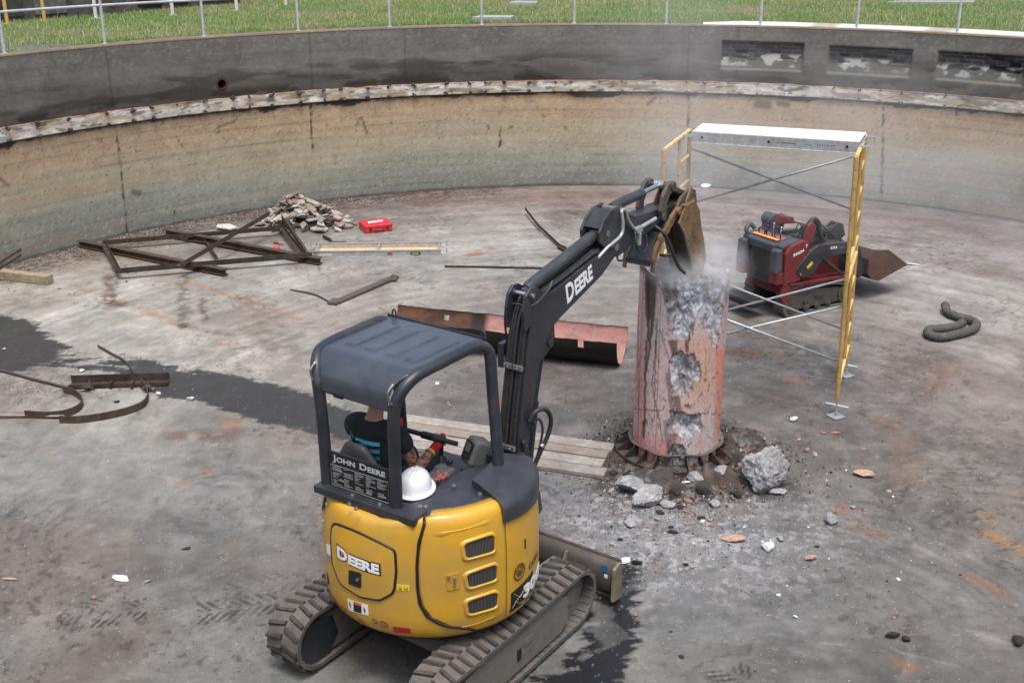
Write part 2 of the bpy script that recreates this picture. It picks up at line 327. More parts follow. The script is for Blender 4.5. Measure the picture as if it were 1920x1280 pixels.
        mk = (1-sstep(wd*.3, wd*1.5, dm))*st*sstep(.25, .6, fbm(X*11, Y*11, 99))
        C = mixc(C, lin(dsat(col))*KC*1.15, mk)
    # long pale scratch lines and expansion joints
    for pts, wd, col, st in [([(1450,1040),(1462,1085),(1530,1150),(1700,1225),(1800,1250)],.012,L_,.7),([(1540,1205),(1660,1218)],.014,L_,.7),([(1800,1175),(1920,1215)],.02,L_,.5),([(1790,1130),(1920,1160)],.012,L_,.4),([(1700,1188),(1800,1185)],.012,L_,.5),([(715,392),(765,418),(790,435)],.02,B_,.7),
        ([(1000,395),(1080,470)],.05,L_,.7),([(1060,500),(1050,560)],.03,L_,.4),([(1700,505),(1735,495)],.03,(220,220,222),.5),([(1310,430),(1400,434)],.02,L_,.5),([(1500,580),(1545,640)],.03,L_,.6),([(1515,600),(1560,690)],.03,L_,.4),([(240,1110),(500,1150)],.02,D_,.3)]:
        g = px_pts(pts); dm = None
        for a, b_ in zip(g[:-1], g[1:]):
            d, _ = seg_dist(jx*.25+X*.75, jy*.25+Y*.75, a, b_); dm = d if dm is None else np.minimum(dm, d)
        C = mixc(C, lin(col)*KC, (1-sstep(wd*.5, wd*1.6, dm))*st*.6*sstep(.3, .6, fbm(X*4, Y*4, 103)))
    # tread prints: two rows of slanting lug marks
    for (x0, y0, x1, y1, nn, st) in ((110,1162,200,1132,5,.6),(170,1158,275,1140,6,.9),(370,1150,520,1128,8,.8),(420,1110,580,1080,7,.35),(1640,700,1760,665,8,.3),(1700,760,1800,880,10,.25),(1340,1245,1400,1275,4,.8)):
        a = at(x0, y0); b_ = at(x1, y1); u = (b_-a); Lr = u.length; u.normalize(); nrm = Vector((-u.y, u.x, 0))
        s = (X-a.x)*u.x+(Y-a.y)*u.y; t = (X-a.x)*nrm.x+(Y-a.y)*nrm.y; per = Lr/nn
        ph = np.abs(((s+np.abs(t)*.8)/per) % 1.0-.5)
        mk = (ph < .24)*(np.abs(t) > .02)*(np.abs(t) < .15)*(s > 0)*(s < Lr)*sstep(.3, .55, fbm(X*6, Y*6, 13))
        C = mixc(C, lin((70, 69, 66))*KC*.8, mk*st)
    for cx_, cy_, an, ln_ in ((2.6, 8.2, .9, 5), (-2.4, 9.2, 2.2, 6), (0.2, 13.6, .3, 7), (4.4, 12.5, 1.7, 5), (-4.6, 12.6, .5, 6)):
        ux, uy = math.cos(an), math.sin(an); s_ = (X-cx_)*ux+(Y-cy_)*uy; t_ = -(X-cx_)*uy+(Y-cy_)*ux+(fbm(s_*1.1, s_*0, 61, 5, .6)-.5)*1.1
        C = mixc(C, C*.72, (1-sstep(.006, .022, np.abs(t_)))*(np.abs(s_) < ln_/2)*sstep(.4, .55, fbm(s_*1.6, s_*0+an, 63)))
    # crumbs of dirt near the wall foot and round the pier
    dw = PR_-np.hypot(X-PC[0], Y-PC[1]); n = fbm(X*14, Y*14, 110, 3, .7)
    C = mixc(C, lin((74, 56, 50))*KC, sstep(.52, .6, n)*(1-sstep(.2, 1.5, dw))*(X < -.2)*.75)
    C = mixc(C, lin((60, 52, 48))*KC, (1-sstep(.0, .12, dw))*.75)  # even darker band along the foot of the wall
    C = mixc(C, lin((64, 46, 38))*KC, sstep(.6, .68, fbm(X*17, Y*17, 117, 4, .7))*sstep(.5, .62, fbm(X*1.2, Y*1.2, 118))*.5)
    dpier = np.hypot(X-1.64, Y-10.1); n = fbm(X*10, Y*10, 121, 4, .7)
    C = mixc(C, lin((62, 54, 50))*KC, sstep(.4, .55, n)*(1-sstep(.7, 1.5, dpier+(Y > 10)*.3))*.8)
    n = fbm(X*13, Y*13, 131, 3, .7); p = at(1240, 1000); dq = np.hypot((X-p.x)*.7, (Y-p.y)*1.0)
    C = mixc(C, lin((190, 191, 196))*KC, sstep(.58, .66, n)*(1-sstep(.3, 1.6, dq))*.7)
    p = at(90, 725); dq = np.hypot((X-p.x)*.8, Y-p.y); n = fbm(X*16, Y*16, 141, 3, .7); C = mixc(C, lin((112, 92, 80))*KC, sstep(.52, .62, n)*(1-sstep(.3, .95, dq))*.6)
    # wet areas with ragged edge
    rg = (fbm(X*7, Y*22, 150, 4, .6)-.5)*.34+(fbm(X*1.5, Y*1.5, 155)-.5)*.3
    wet1 = poly_sd(X, Y, px_pts([(-200,575),(0,592),(60,608),(90,635),(120,650),(200,668),(232,662),(262,664),(290,672),(330,686),(340,694),(420,702),(520,722),(620,752),(720,790),(760,800),(700,832),(600,808),(520,797),(430,775),(380,758),(330,750),(300,744),(265,722),(205,704),(150,700),(120,688),(60,692),(0,700),(-200,720)]))+rg*.8
    gaps = poly_sd(X, Y, px_pts([(118,656),(250,668),(240,690),(140,684),(135,700),(30,702),(60,690),(120,672)]))
    wm = sstep(-.01, .03, wet1)*(1-sstep(-.12, .05, gaps)*sstep(.5, .54, fbm(X*4, Y*24, 160, 3)))
    C = mixc(C, lin((76, 76, 77))*KC*.72, wm*.95)
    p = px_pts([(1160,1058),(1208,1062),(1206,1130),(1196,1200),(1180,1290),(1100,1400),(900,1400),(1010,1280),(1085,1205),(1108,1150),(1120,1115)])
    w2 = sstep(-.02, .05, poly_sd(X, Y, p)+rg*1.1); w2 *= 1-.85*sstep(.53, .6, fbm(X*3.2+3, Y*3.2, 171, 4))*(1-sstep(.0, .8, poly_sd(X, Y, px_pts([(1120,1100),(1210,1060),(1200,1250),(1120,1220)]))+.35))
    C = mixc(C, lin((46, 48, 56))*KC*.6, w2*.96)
    # darker ground under the machine
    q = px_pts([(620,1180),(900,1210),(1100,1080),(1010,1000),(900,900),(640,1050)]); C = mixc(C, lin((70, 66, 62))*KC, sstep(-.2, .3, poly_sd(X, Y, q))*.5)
    C = mixc(C, lin((176, 172, 168))*KC, (fbm(X*30, Y*30, 190, 2) > .83)*.4*(1-wm*.6))
    wetv = 1-np.clip(wm*.62+w2*.8, 0, 1)
    V = np.stack([X, Y, np.zeros_like(X)], -1).reshape(-1, 3)
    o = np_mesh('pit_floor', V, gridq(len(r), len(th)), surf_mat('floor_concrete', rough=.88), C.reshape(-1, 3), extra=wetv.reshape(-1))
    tag(o, kind='structure')
build_floor()

# ================================================================== PIT WALL
WT = thing('tank_wall', 'round concrete tank wall, dark above and tan below its pale ledge band', 'wall', (PC[0], PC[1], 0))
def cyl_pts(U, R): a = U/PR_; return R*np.sin(a), R*np.cos(a)
def seg_uv(l): return [wall_uv(x, y) for x, y in l]
def arc_us(fine=.028, lo=-16.5, hi=13.5):
    return np.concatenate([np.linspace(-PI*PR_, lo, 40)[:-1], np.arange(lo, hi, fine), np.linspace(hi, PI*PR_, 50)])
def build_walls():
    us = arc_us()
    # ---- lower wall
    vs = np.linspace(-.05, Z_BB+.02, 64); Vv, U = np.meshgrid(vs, us, indexing='ij'); k = Vv/Z_BB
    tan = lin((172, 150, 122)); mid = lin((164, 154, 132)); gry = lin((144, 145, 134)); gry2 = lin((130, 132, 125))
    kk = k+(fbm(U*.35, Vv*2, 200)-.5)*.3
    C = np.zeros(U.shape+(3,)); C[:] = gry2
    C = mixc(C, gry, sstep(.02, .18, kk)); C = mixc(C, mid, sstep(.18, .52, kk)); C = mixc(C, tan, sstep(.52, .85, kk))
    C = mixc(C, lin((128, 126, 122)), sstep(3, 9, U)*(1-sstep(.2, .7, k))*.5)
    for s, sx, sy, a in ((210, .25, 9, .30), (215, .8, 22, .17), (220, 3.2, 3.2, .22), (225, 14, 14, .22), (228, .12, 4, .18)):
        C *= (1+(fbm(U*sx, Vv*sy, s, 4, .6)-.5)*a*1.2)[..., None]
    # board marks
    for i in range(1, 13):
        z = i*.148+.02; m = 1-sstep(.004, .016, np.abs(Vv-z-(fbm(U*.5, U*0+i, 230)-.5)*.02)); C = mixc(C, C*.74, m*sstep(.42, .62, fbm(U*.55, U*0+i*3.1, 233))*.85)
    # orange tinge streaks low
    C = mixc(C, lin((160, 124, 88)), sstep(.6, .78, fbm(U*.22, Vv*5+5, 240, 4))*.28)
    # spatter
    n = fbm(U*16, Vv*16, 243, 3, .7); C = mixc(C, lin((92, 80, 68)), sstep(.68, .78, n)*sstep(.35, .9, k)*.5)
    n = fbm(U*34, Vv*34, 246, 2, .7); C = mixc(C, lin((76, 68, 60)), sstep(.78, .83, n)*.5)
    C = mixc(C, lin((190, 184, 168)), sstep(.73, .78, fbm(U*30, Vv*30, 249, 2))*.4)
    # tar edge under the ledge
    e = Z_BB-.03-sstep(.45, .8, fbm(U*1.6, U*0, 250, 5))*.09-(fbm(U*9, U*0+3, 252, 3)-.4)*.05
    C = mixc(C, lin((48, 42, 38)), sstep(-.012, .012, Vv-e)*.95)
    C = mixc(C, lin((96, 70, 50)), sstep(-.14, 0, Vv-e)*.45*sstep(.4, .7, fbm(U*3, Vv*3, 255)))
    C = mixc(C, lin((66, 58, 54)), (1-sstep(.0, .05, Vv+(fbm(U*4, U*0, 257)-.5)*.05))*.7)  # wall face darker along its foot
    # vertical pour joints and cracks
    for pts in ([(218,243),(225,300),(232,380),(240,452)], [(583,197),(584,240),(587,285)], [(1290,178),(1291,240)], [(1657,195),(1655,300),(1650,420)], [(327,396),(327,420)], [(938,238),(938,275)]):
        g = seg_uv(pts); dm = None
        for a, b_ in zip(g[:-1], g[1:]):
            d, _ = seg_dist(U+(fbm(U*8, Vv*8, 260)-.5)*.06, Vv, a, b_); dm = d if dm is None else np.minimum(dm, d)
        C = mixc(C, lin((62, 54, 46)), (1-sstep(.008, .03, dm))*(.35+.65*(fbm(U*14, Vv*14, 263, 2) > .46)))
    for pts, wd in (([(0,335),(16,348)],.03),([(410,238),(440,228)],.025),([(412,236),(408,250)],.02),([(330,255),(345,278)],.01),([(688,250),(678,222)],.03),([(675,222),(668,235)],.02),([(914,237),(918,240)],.03),([(957,239),(961,238)],.03),([(1058,238),(1062,240)],.03),([(1018,217),(1021,219)],.03),([(1216,195),(1228,184)],.04),([(1792,205),(1793,216)],.03),([(1420,196),(1440,198)],.09),([(1460,195),(1478,197)],.05),([(1590,410),(1620,408)],.1),([(250,360),(262,362)],.06),([(1460,352),(1500,356)],.10)):
        g = seg_uv(pts); d, _ = seg_dist(U+(fbm(U*12, Vv*12, 270)-.5)*.05, Vv, g[0], g[1]); C = mixc(C, lin((66, 58, 52)), (1-sstep(wd*.4, wd*1.3, d))*.62)
    x, y = cyl_pts(U, PR_)
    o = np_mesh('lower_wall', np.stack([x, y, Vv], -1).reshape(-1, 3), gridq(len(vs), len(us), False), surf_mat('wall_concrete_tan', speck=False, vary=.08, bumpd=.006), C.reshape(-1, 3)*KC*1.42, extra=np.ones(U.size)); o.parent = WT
    # ---- upper wall with three brick infilled openings and the pipe hole
    vs = np.concatenate([np.linspace(Z_BT-.02, Z_RIM, 62)]); Vv, U = np.meshgrid(vs, us, indexing='ij'); k = (Vv-Z_BT)/(Z_RIM-Z_BT)
    C = np.zeros(U.shape+(3,)); C[:] = lin((110, 108, 103))
    for s, sx, sy, a in ((300, .3, 5, .4), (305, 1.2, 2.2, .45), (310, 4, 4, .3), (315, 18, 18, .3), (318, .5, 16, .2)):
        C *= (1+(fbm(U*sx, Vv*sy, s, 4, .6)-.5)*a*1.2)[..., None]
    C = mixc(C, lin((66, 60, 54)), (1-sstep(.12, .45, k+(fbm(U*.7, Vv*3, 320)-.5)*.35))*.55)
    C = mixc(C, lin((46, 42, 38)), sstep(.5, .66, fbm(U*1.1, Vv*6, 325, 4))*(1-sstep(.35, .6, k))*.6)
    C = mixc(C, lin((40, 36, 33)), sstep(.47, .6, fbm(U*2.4, Vv*5, 328, 4))*(1-sstep(.05, .2, k))*.85)
    C = mixc(C, lin((92, 62, 48)), (1-sstep(.0, .05, k))*.7)
    C = mixc(C, lin((150, 142, 130)), sstep(.66, .72, fbm(U*24, Vv*24, 330, 2))*sstep(.4, 1, k)*.5)
    C = mixc(C, lin((128, 116, 98)), sstep(.93, .99, k+(fbm(U*5, U*0, 333)-.5)*.06)*.5)
    for xx in (202, 583, 760, 1290, 1380):
        u0 = wall_uv(xx, 120)[0]; C = mixc(C, C*.55, (1-sstep(.008, .03, np.abs(U-u0+(fbm(U*6, Vv*6, 335)-.5)*.03)))*.6)
    rec = np.zeros(U.shape)
    for (x0, y0, x1, y1) in ((1354,77,1508,130), (1555,86,1712,138), (1760,96,1925,150)):
        a = wall_uv(x0, y0); b_ = wall_uv(x1, y0+8); c_ = wall_uv(x0, y1); zt, zb = a[1], c_[1]; ua, ub = a[0], b_[0]
        ins = (sstep(ua-.01, ua+.02, U)*(1-sstep(ub-.02, ub+.01, U))*sstep(zb-.01, zb+.02, Vv)*(1-sstep(zt-.02, zt+.01, Vv)))
        bz = (Vv-zb)/.075; row = np.floor(bz); bu = U/.21+.5*(row % 2); mort = (np.abs(bz-np.round(bz)) < .11) | (np.abs(bu-np.round(bu)) < .05)
        br = lin((62, 62, 62))*(.7+.6*_hash(np.floor(bu), row, 5))[..., None]
        vk = (Vv-zb)/(zt-zb); gone = (_hash(np.floor(bu), row, 9) > .72)*(vk > .4)
        P = mixc(br, lin((112, 110, 106)), mort*.7); P = mixc(P, lin((12, 12, 12)), gone*.95*sstep(.4, .5, fbm(U*2, Vv*4, 344)))
        P = mixc(P, lin((122, 120, 114)), (1-sstep(.3, .55, vk+(fbm(U*2, Vv*2, 340)-.5)*.5))*.8)
        P = mixc(P, lin((206, 204, 200)), sstep(.52, .62, fbm(U*4.5, Vv*6, 342, 4))*(1-sstep(.5, .62, vk))*sstep(.08, .2, vk)*.8)
        P = P*(1-.35*sstep(.4, .7, vk))[..., None]; P = mixc(P, lin((30, 30, 28)), sstep(.5, .62, fbm(U*3, Vv*5, 346, 3))*sstep(.6, .8, vk)*.7)
        C = C*(1-ins[..., None])+P*ins[..., None]; rec += ins*(.045+.03*gone)
    C = mixc(C, lin((120, 112, 98)), sstep(1.5, 3, U)*sstep(.56, .64, fbm(U*3, Vv*6, 350, 4))*(1-sstep(.3, .5, k))*.6)
    hu, hz = wall_uv(416, 158)
    dh = np.hypot(U-hu, Vv-hz); C = mixc(C, lin((60, 52, 46)), (1-sstep(.09, .14, dh))*.6); 
    x, y = cyl_pts(U, PR_+rec-.0)
    q = gridq(len(vs), len(us)); cen = dh.reshape(-1)[q].mean(1); q = q[cen > .082]
    o = np_mesh('upper_wall', np.stack([x, y, Vv], -1).reshape(-1, 3), q, surf_mat('wall_concrete_dark', speck=False, vary=.12, bumpd=.008), C.reshape(-1, 3)*KC*1.3, extra=np.ones(U.size)); o.parent = WT
    # pipe sleeve in the hole
    a = hu/PR_; b = MB(); d = Vector((math.sin(a), math.cos(a), 0)); c = Vector((PR_*math.sin(a), PR_*math.cos(a), hz))
    n = 24; s1 = frame_from(d)
    ring = [[c+d*t+(s1[0]*math.cos(2*PI*i/n)+s1[1]*math.sin(2*PI*i/n))*rr for i in range(n)] for t, rr in ((-.012, .095), (-.012, .078), (.35, .078))]
    b.grid(ring, 0, True); b.build('pipe_sleeve', mat('rusty_sleeve', lin((86, 52, 40))*.6, .9), WT, smooth=True, auto=40)
    bk = MB(); bk.cyl(c+d*.34, c+d*.36, .09, n=24); bk.build('pipe_end', mat('black_void', (.004, .004, .004), 1), WT)
    # ---- ledge band standing 3 cm proud, ragged faces
    us2 = arc_us(.022); rows = []; vs = np.concatenate([[0], np.linspace(0, 1, 14), [1]]); Vk, U = np.meshgrid(vs, us2, indexing='ij')
    prot = np.full(U.shape, .032)+.012*fbm(U*7, Vk*3, 400, 3); prot[0] = -.02; prot[-1] = -.02
    z = Z_BB+(Z_BT-Z_BB)*Vk; z[-2:] += (fbm(U[-2:]*6, U[-2:]*0, 402)-.5)*.03
    C = np.zeros(U.shape+(3,)); C[:] = lin((206, 200, 186))
    C = mixc(C, lin((176, 152, 118)), sstep(.42, .62, fbm(U*1.3, Vk*2, 405, 4))*.75)
    C = mixc(C, lin((112, 104, 92)), sstep(.50, .66, fbm(U*1.9, Vk*3, 410, 4))*.75)
    C = mixc(C, lin((168, 150, 120)), sstep(-10, -4, U)*(1-sstep(-1, 4, U))*sstep(.4, .6, fbm(U*3, Vk*2, 414))*.5)
    C = mixc(C, lin((150, 146, 144)), sstep(.5, .62, fbm(U*5, Vk*4, 416, 4))*.5)
    C = mixc(C, lin((226, 226, 228)), sstep(.56, .66, fbm(U*3.1, Vk*3, 419, 4))*.6)
    C *= (.72+.56*fbm(U*9, Vk*5, 433, 4, .65))[..., None]; C = mixc(C, lin((70, 64, 58)), sstep(.62, .72, fbm(U*6, Vk*4, 436, 4))*.7)
    C = mixc(C, lin((104, 66, 44)), sstep(.86, .97, Vk+(fbm(U*4, U*0, 421)-.5)*.2)*.7)
    C = mixc(C, lin((48, 42, 38)), (1-sstep(.0, .07, Vk+(fbm(U*5, U*0, 425)-.6)*.14))*.8)
    sp = .46; UJ = U+(fbm(U*.7, U*0, 428)-.5)*.9; ph = np.abs((UJ/sp) % 1-.5); nearb = 1-sstep(.0, .22, ph+(fbm(U*9, Vk*6, 430)-.5)*.3)
    C = mixc(C, lin((70, 60, 52)), nearb*(np.abs(Vk-.5) > .22)*.35*sstep(.35, .6, fbm(U*.9, U*0, 431))); C = mixc(C, lin((148, 134, 112)), nearb*.2)
    x, y = cyl_pts(U, PR_-prot)
    o = np_mesh('ledge_band', np.stack([x, y, z], -1).reshape(-1, 3), gridq(len(vs), len(us2)), surf_mat('ledge_mortar', speck=False, vary=.1, bumpd=.02, bscale=30), C.reshape(-1, 3)*KC*1.42, extra=np.ones(U.size)); o.parent = WT
    # corroded anchor stubs, two rows
    bmat = mat('corroded_stub', lin((52, 46, 42))*.7, .9, dirt=lin((150, 148, 146))*.6, dirt_amt=.4, dscale=60)
    rnd = random.Random(3); cnt = 0
    for i in range(-34, 17):
        u = (i+.5)*sp; u -= (float(fbm(np.array([u*.7]), np.array([0.]), 428)[0])-.5)*.9
        if not (-15.4 < u < 7.4): continue
        big = rnd.uniform(.55, 1.0) if u < -1 else rnd.uniform(.2, .45)
        for zz in (Z_BB+.025, Z_BT-.02):
            if cnt >= 98: break
            a = u/PR_; c = Vector(((PR_-.045)*math.sin(a), (PR_-.045)*math.cos(a), zz)); b = MB()
            for q in range(3):
                b.ell(c+Vector((rnd.uniform(-.03, .03), rnd.uniform(-.02, .0), rnd.uniform(-.02, .025))), [rnd.uniform(.014, .036)*big+.005 for _ in range(3)], nu=7, nv=5)
            b.build('anchor_stub', bmat, WT); cnt += 1
    # coping on top: narrow, then a pale broad walk on the right
    us3 = np.concatenate([np.linspace(-PI*PR_, -16.5, 40)[:-1], np.arange(-16.5, 13.5, .06), np.linspace(13.5, PI*PR_, 50)]); ts = np.array([0, .004, .06, .14, .2, .26, .27]); zz = np.array([-.03, 0, .004, .004, .004, .002, -.1])
    T, U = np.meshgrid(np.arange(len(ts)), us3, indexing='ij'); Rr = PR_-.006+ts[T]; zed = Z_RIM+zz[T]
    C = np.zeros(U.shape+(3,)); C[:] = lin((138, 128, 112)); C = mixc(C, lin((160, 146, 96)), sstep(.5, .7, fbm(U*2, T*.3, 500))*.5); C *= (1+(fbm(U*6, T*1., 505)-.5)*.5)[..., None]
    x, y = cyl_pts(U, Rr)
    o = np_mesh('coping', np.stack([x, y, zed], -1).reshape(-1, 3), gridq(len(ts), len(us3)), surf_mat('coping_concrete', speck=False), C.reshape(-1, 3)*KC, extra=np.ones(U.size)); o.parent = WT
build_walls()

# ================================================================== GROUND OUTSIDE
def build_ground():
    a = np.linspace(-PI, PI, 400); rr = np.concatenate([PR_+np.array([.262, .5, .8, 1.2, 1.8, 2.5, 3.3, 4.2, 5.2, 6.5, 8, 10, 13, 17, 25, 40, 80, 160, 400])])
    Rr, A = np.meshgrid(rr, a, indexing='ij'); X = PC[0]+Rr*np.sin(A); Y = PC[1]+Rr*np.cos(A)
    Z = Z_RIM-.012+(fbm(X*.7, Y*.7, 600)-.5)*.1*sstep(PR_+.5, PR_+1.5, Rr)
    C = np.zeros(X.shape+(3,)); C[:] = lin((92, 114, 62)); C = mixc(C, lin((138, 126, 96)), sstep(.42, .62, fbm(X*.9, Y*.9, 605)))
    gx, gy = at(60, 88, Z_RIM)[:2]; C = mixc(C, lin((126, 124, 122)), 1-sstep(.3, .9, np.hypot((X-gx)*.6, Y-gy)))
    o = np_mesh('grass_ground', np.stack([X, Y, Z], -1).reshape(-1, 3), gridq(len(rr), len(a)), surf_mat('turf_soil', speck=False, bumpd=.03), C.reshape(-1, 3)*KC, extra=np.ones(X.size)); tag(o, kind='structure')
    # blades
    rs = np.random.default_rng(5); n = 260000
    uu = rs.uniform(-1.45, 1.02, n); dist = PR_+.3+rs.random(n)**1.25*9.5
    bx = PC[0]+dist*np.sin(uu); by = PC[1]+dist*np.cos(uu)
    px, py = to_px(bx, by, np.full(n, Z_RIM)); keep = (px > -120) & (px < 2040) & (py > -45)
    p0 = np.array(wall_uv(1325, 50)[0])/PR_
    keep &= ~((uu > p0) & (dist < PR_+.27+.34*sstep(p0, p0+.06, uu)))
    keep &= rs.random(n) < (.45+.8*sstep(.35, .6, fbm(bx*1.4, by*1.4, 610)))
    for cx, cy, rx, ry in ((925,36,45,7),(980,9,40,5)):
        keep &= ~((np.abs(px-cx) < rx) & (np.abs(py-cy) < ry))
    gp = np.hypot((bx-gx)*.6, by-gy); keep &= (gp > .55) | (rs.random(n) < .12)
    bx, by = bx[keep], by[keep]; n = len(bx)
    h = rs.uniform(.02, .06, n)*(1+.9*sstep(.55, .75, fbm(bx*.8, by*.8, 620))); tall = (rs.random(n) < .02); h = np.where(tall, h*2.2, h)
    wdt = rs.uniform(.005, .011, n); an = rs.uniform(0, 2*PI, n); lean = rs.uniform(.1, .7, n)*h; la = rs.uniform(0, 2*PI, n)
    zb = np.full(n, Z_RIM-.03); dx, dy = np.cos(an)*wdt, np.sin(an)*wdt
    V = np.stack([np.stack([bx-dx, by-dy, zb], -1), np.stack([bx+dx, by+dy, zb], -1), np.stack([bx+np.cos(la)*lean, by+np.sin(la)*lean, zb+.03+h], -1)], 1).reshape(-1, 3)
    g = fbm(bx*.9, by*.9, 630, 4); t = rs.random(n)
    c1 = lin((116, 150, 76)); c2 = lin((152, 158, 108)); c3 = lin((84, 112, 56)); c4 = lin((176, 164, 132))
    cc = mixc(np.tile(c1, (n, 1)), c2, sstep(.45, .65, g)*.8); cc = mixc(cc, c3, (t < .3)*.7); cc = mixc(cc, c4, ((t > .8) | tall)*.8)
    cc = np.repeat(cc, 3, 0)*1.05
    m = mat('grass_blade', (0, 0, 0), .7, attr='stain', vary=0); 
    o = np_mesh('grass', V, np.arange(n*3).reshape(-1, 3), m, cc, tris=True, smooth=False); tag(o, 'short green weedy grass growing round the rim of the tank', 'grass', kind='stuff')
build_ground()
# pale concrete walk beside the coping, right part of the rim
def rim_walk():
    u0 = wall_uv(1318, 48)[0]; u1 = 13.0; us = np.arange(u0, u1, .08); ts = np.array([.02, .021, .3, .58, .6]); zz = np.array([-.0, .03, .034, .032, -.05])
    T, U = np.meshgrid(np.arange(5), us, indexing='ij'); nar = sstep(u0, u0+.8, U); x, y = cyl_pts(U, PR_+ts[T]*(.3+.7*nar)+.01)
    C = np.zeros(U.shape+(3,)); C[:] = lin((232, 230, 226)); C *= (1+(fbm(U*3, T*1., 700)-.5)*.25)[..., None]
    for xx in (1543, 1757): 
        uj = wall_uv(xx, 58)[0]; C = mixc(C, lin((178, 166, 146)), (1-sstep(.15, .3, np.abs(U-uj)))*.8)
    o = np_mesh('rim_walk', np.stack([PC[0]+x, PC[1]+y, Z_RIM+zz[T]], -1).reshape(-1, 3), gridq(5, len(us)), surf_mat('walk_concrete', speck=False, vary=.06), C.reshape(-1, 3)*.78, extra=np.ones(U.size)); tag(o, kind='structure')
rim_walk()
# ================================================================== shared paint
M_YEL = mat('yellow_paint', lin((206, 158, 44))*.92, .38, vary=.05, dscale=2.5, dirt=lin((170, 148, 104))*.8, dirt_amt=.32, spots=lin((112, 84, 48)), spot_lo=.70, spot_hi=.74, sscale=30, bump=.03, bscale=200, coat=.15)
M_DRK = mat('charcoal_paint', (.022, .026, .034), .36, vary=.15, dscale=5, dirt=(.07, .068, .065), dirt_amt=.25, bump=.04, bscale=120)
M_DWORN = mat('charcoal_paint_worn', (.024, .028, .036), .42, vary=.15, dscale=5, dirt=(.09, .085, .08), dirt_amt=.35, spots=(.5, .5, .5), spot_lo=.655, spot_hi=.68, sscale=60, bump=.05, bscale=90)
M_PLA = mat('black_plastic', (.018, .018, .02), .5, vary=.1, dirt=(.06, .058, .055), dirt_amt=.2)
M_RUB = mat('track_rubber', (.075, .072, .07), .85, vary=.2, dscale=9, dirt=lin((132, 124, 114))*.7, dirt_amt=.85, bump=.3, bscale=50)
M_LUG = mat('track_lug_rubber', (.040, .034, .031), .8, vary=.25, dscale=14, dirt=lin((112, 104, 98))*.6, dirt_amt=.45, bump=.3, bscale=50)
M_BLD = mat('blade_steel', (.055, .052, .048), .7, vary=.25, dscale=5, dirt=lin((116, 106, 92))*.55, dirt_amt=.5, bump=.12)
M_MUD = mat('dusty_steel', (.13, .122, .11), .85, vary=.25, dscale=6, dirt=lin((140, 132, 118))*.7, dirt_amt=.8, spots=(.04, .04, .04), spot_lo=.62, spot_hi=.7, sscale=14, bump=.2, bscale=40)
M_STL = mat('bright_steel', (.5, .5, .52), .32, metal=.9, vary=.15, dirt=(.2, .19, .18), dirt_amt=.3)
M_GAL = mat('galvanised', (.42, .44, .46), .45, metal=.5, vary=.15, dscale=12, dirt=(.2, .2, .2), dirt_amt=.25)
M_HOSE = mat('hose_rubber', (.015, .015, .016), .5, vary=.2, dscale=30, dirt=(.07, .065, .06), dirt_amt=.3)
M_WHT = mat('white_print', (.8, .8, .8), .5, vary=.05)
M_BLK = mat('black_print', (.012, .012, .012), .5, vary=.05)
M_RST = mat('rusted_steel', lin((70, 60, 54))*.7, .85, vary=.3, dscale=8, dirt=lin((112, 84, 64))*.7, dirt_amt=.5, spots=lin((160, 150, 140))*.7, spot_lo=.66, spot_hi=.74, sscale=26, bump=.3, bscale=60)
def text_geo(body, size=1.0, bold=.02):
    cu = bpy.data.curves.new('lettering', 'FONT'); cu.body = body; cu.size = size; cu.offset = bold; cu.resolution_u = 3
    ob = bpy.data.objects.new('lettering', cu); COL.objects.link(ob); dg = bpy.context.evaluated_depsgraph_get(); me = bpy.data.meshes.new_from_object(ob.evaluated_get(dg))
    vs = [v.co.copy() for v in me.vertices]; fs = [tuple(p.vertices) for p in me.polygons]
    bpy.data.objects.remove(ob); bpy.data.curves.remove(cu); bpy.data.meshes.remove(me)
    return vs, fs
def small_caps(words, size, bold, gap=.0):
    """words: list of strings, first letter of each taller"""
    V, F = [], []; x = 0
    for wd in words:
        for j, chs in enumerate((wd[0], wd[1:])):
            s = size*(1.25 if j == 0 else 1.0); vs, fs = text_geo(chs, s, bold)
            if not vs: continue
            x0 = min(v.x for v in vs); o = len(V); V += [Vector((v.x-x0+x, v.y, 0)) for v in vs]; F += [tuple(i+o for i in f) for f in fs]
            x = max(v.x for v in V)+size*.1
        x += size*.45
    return V, F
def norm01(V):
    x0 = min(v.x for v in V); x1 = max(v.x for v in V); y0 = min(v.y for v in V); y1 = max(v.y for v in V)
    return [((v.x-x0)/(x1-x0), (v.y-y0)/(y1-y0)) for v in V]
def decal(name, VF, fn, m, parent, thick=.0015):
    V, F = VF; uv = norm01(V); me = bpy.data.meshes.new(name); me.from_pydata([fn(u, v) for u, v in uv], [], F); me.materials.append(m)
    o = bpy.data.objects.new(name, me); COL.objects.link(o); o.parent = parent; q = o.modifiers.new('t', 'SOLIDIFY'); q.thickness = thick; q.offset = 0; return o
def rrect(w, h, r, n=5):
    pts = []
    for cx, cy, a0 in ((w/2-r, h/2-r, 0), (-w/2+r, h/2-r, 90), (-w/2+r, -h/2+r, 180), (w/2-r, -h/2+r, 270)):
        for i in range(n+1):
            a = math.radians(a0+90*i/n); pts.append((cx+r*math.cos(a), cy+r*math.sin(a)))
    return pts

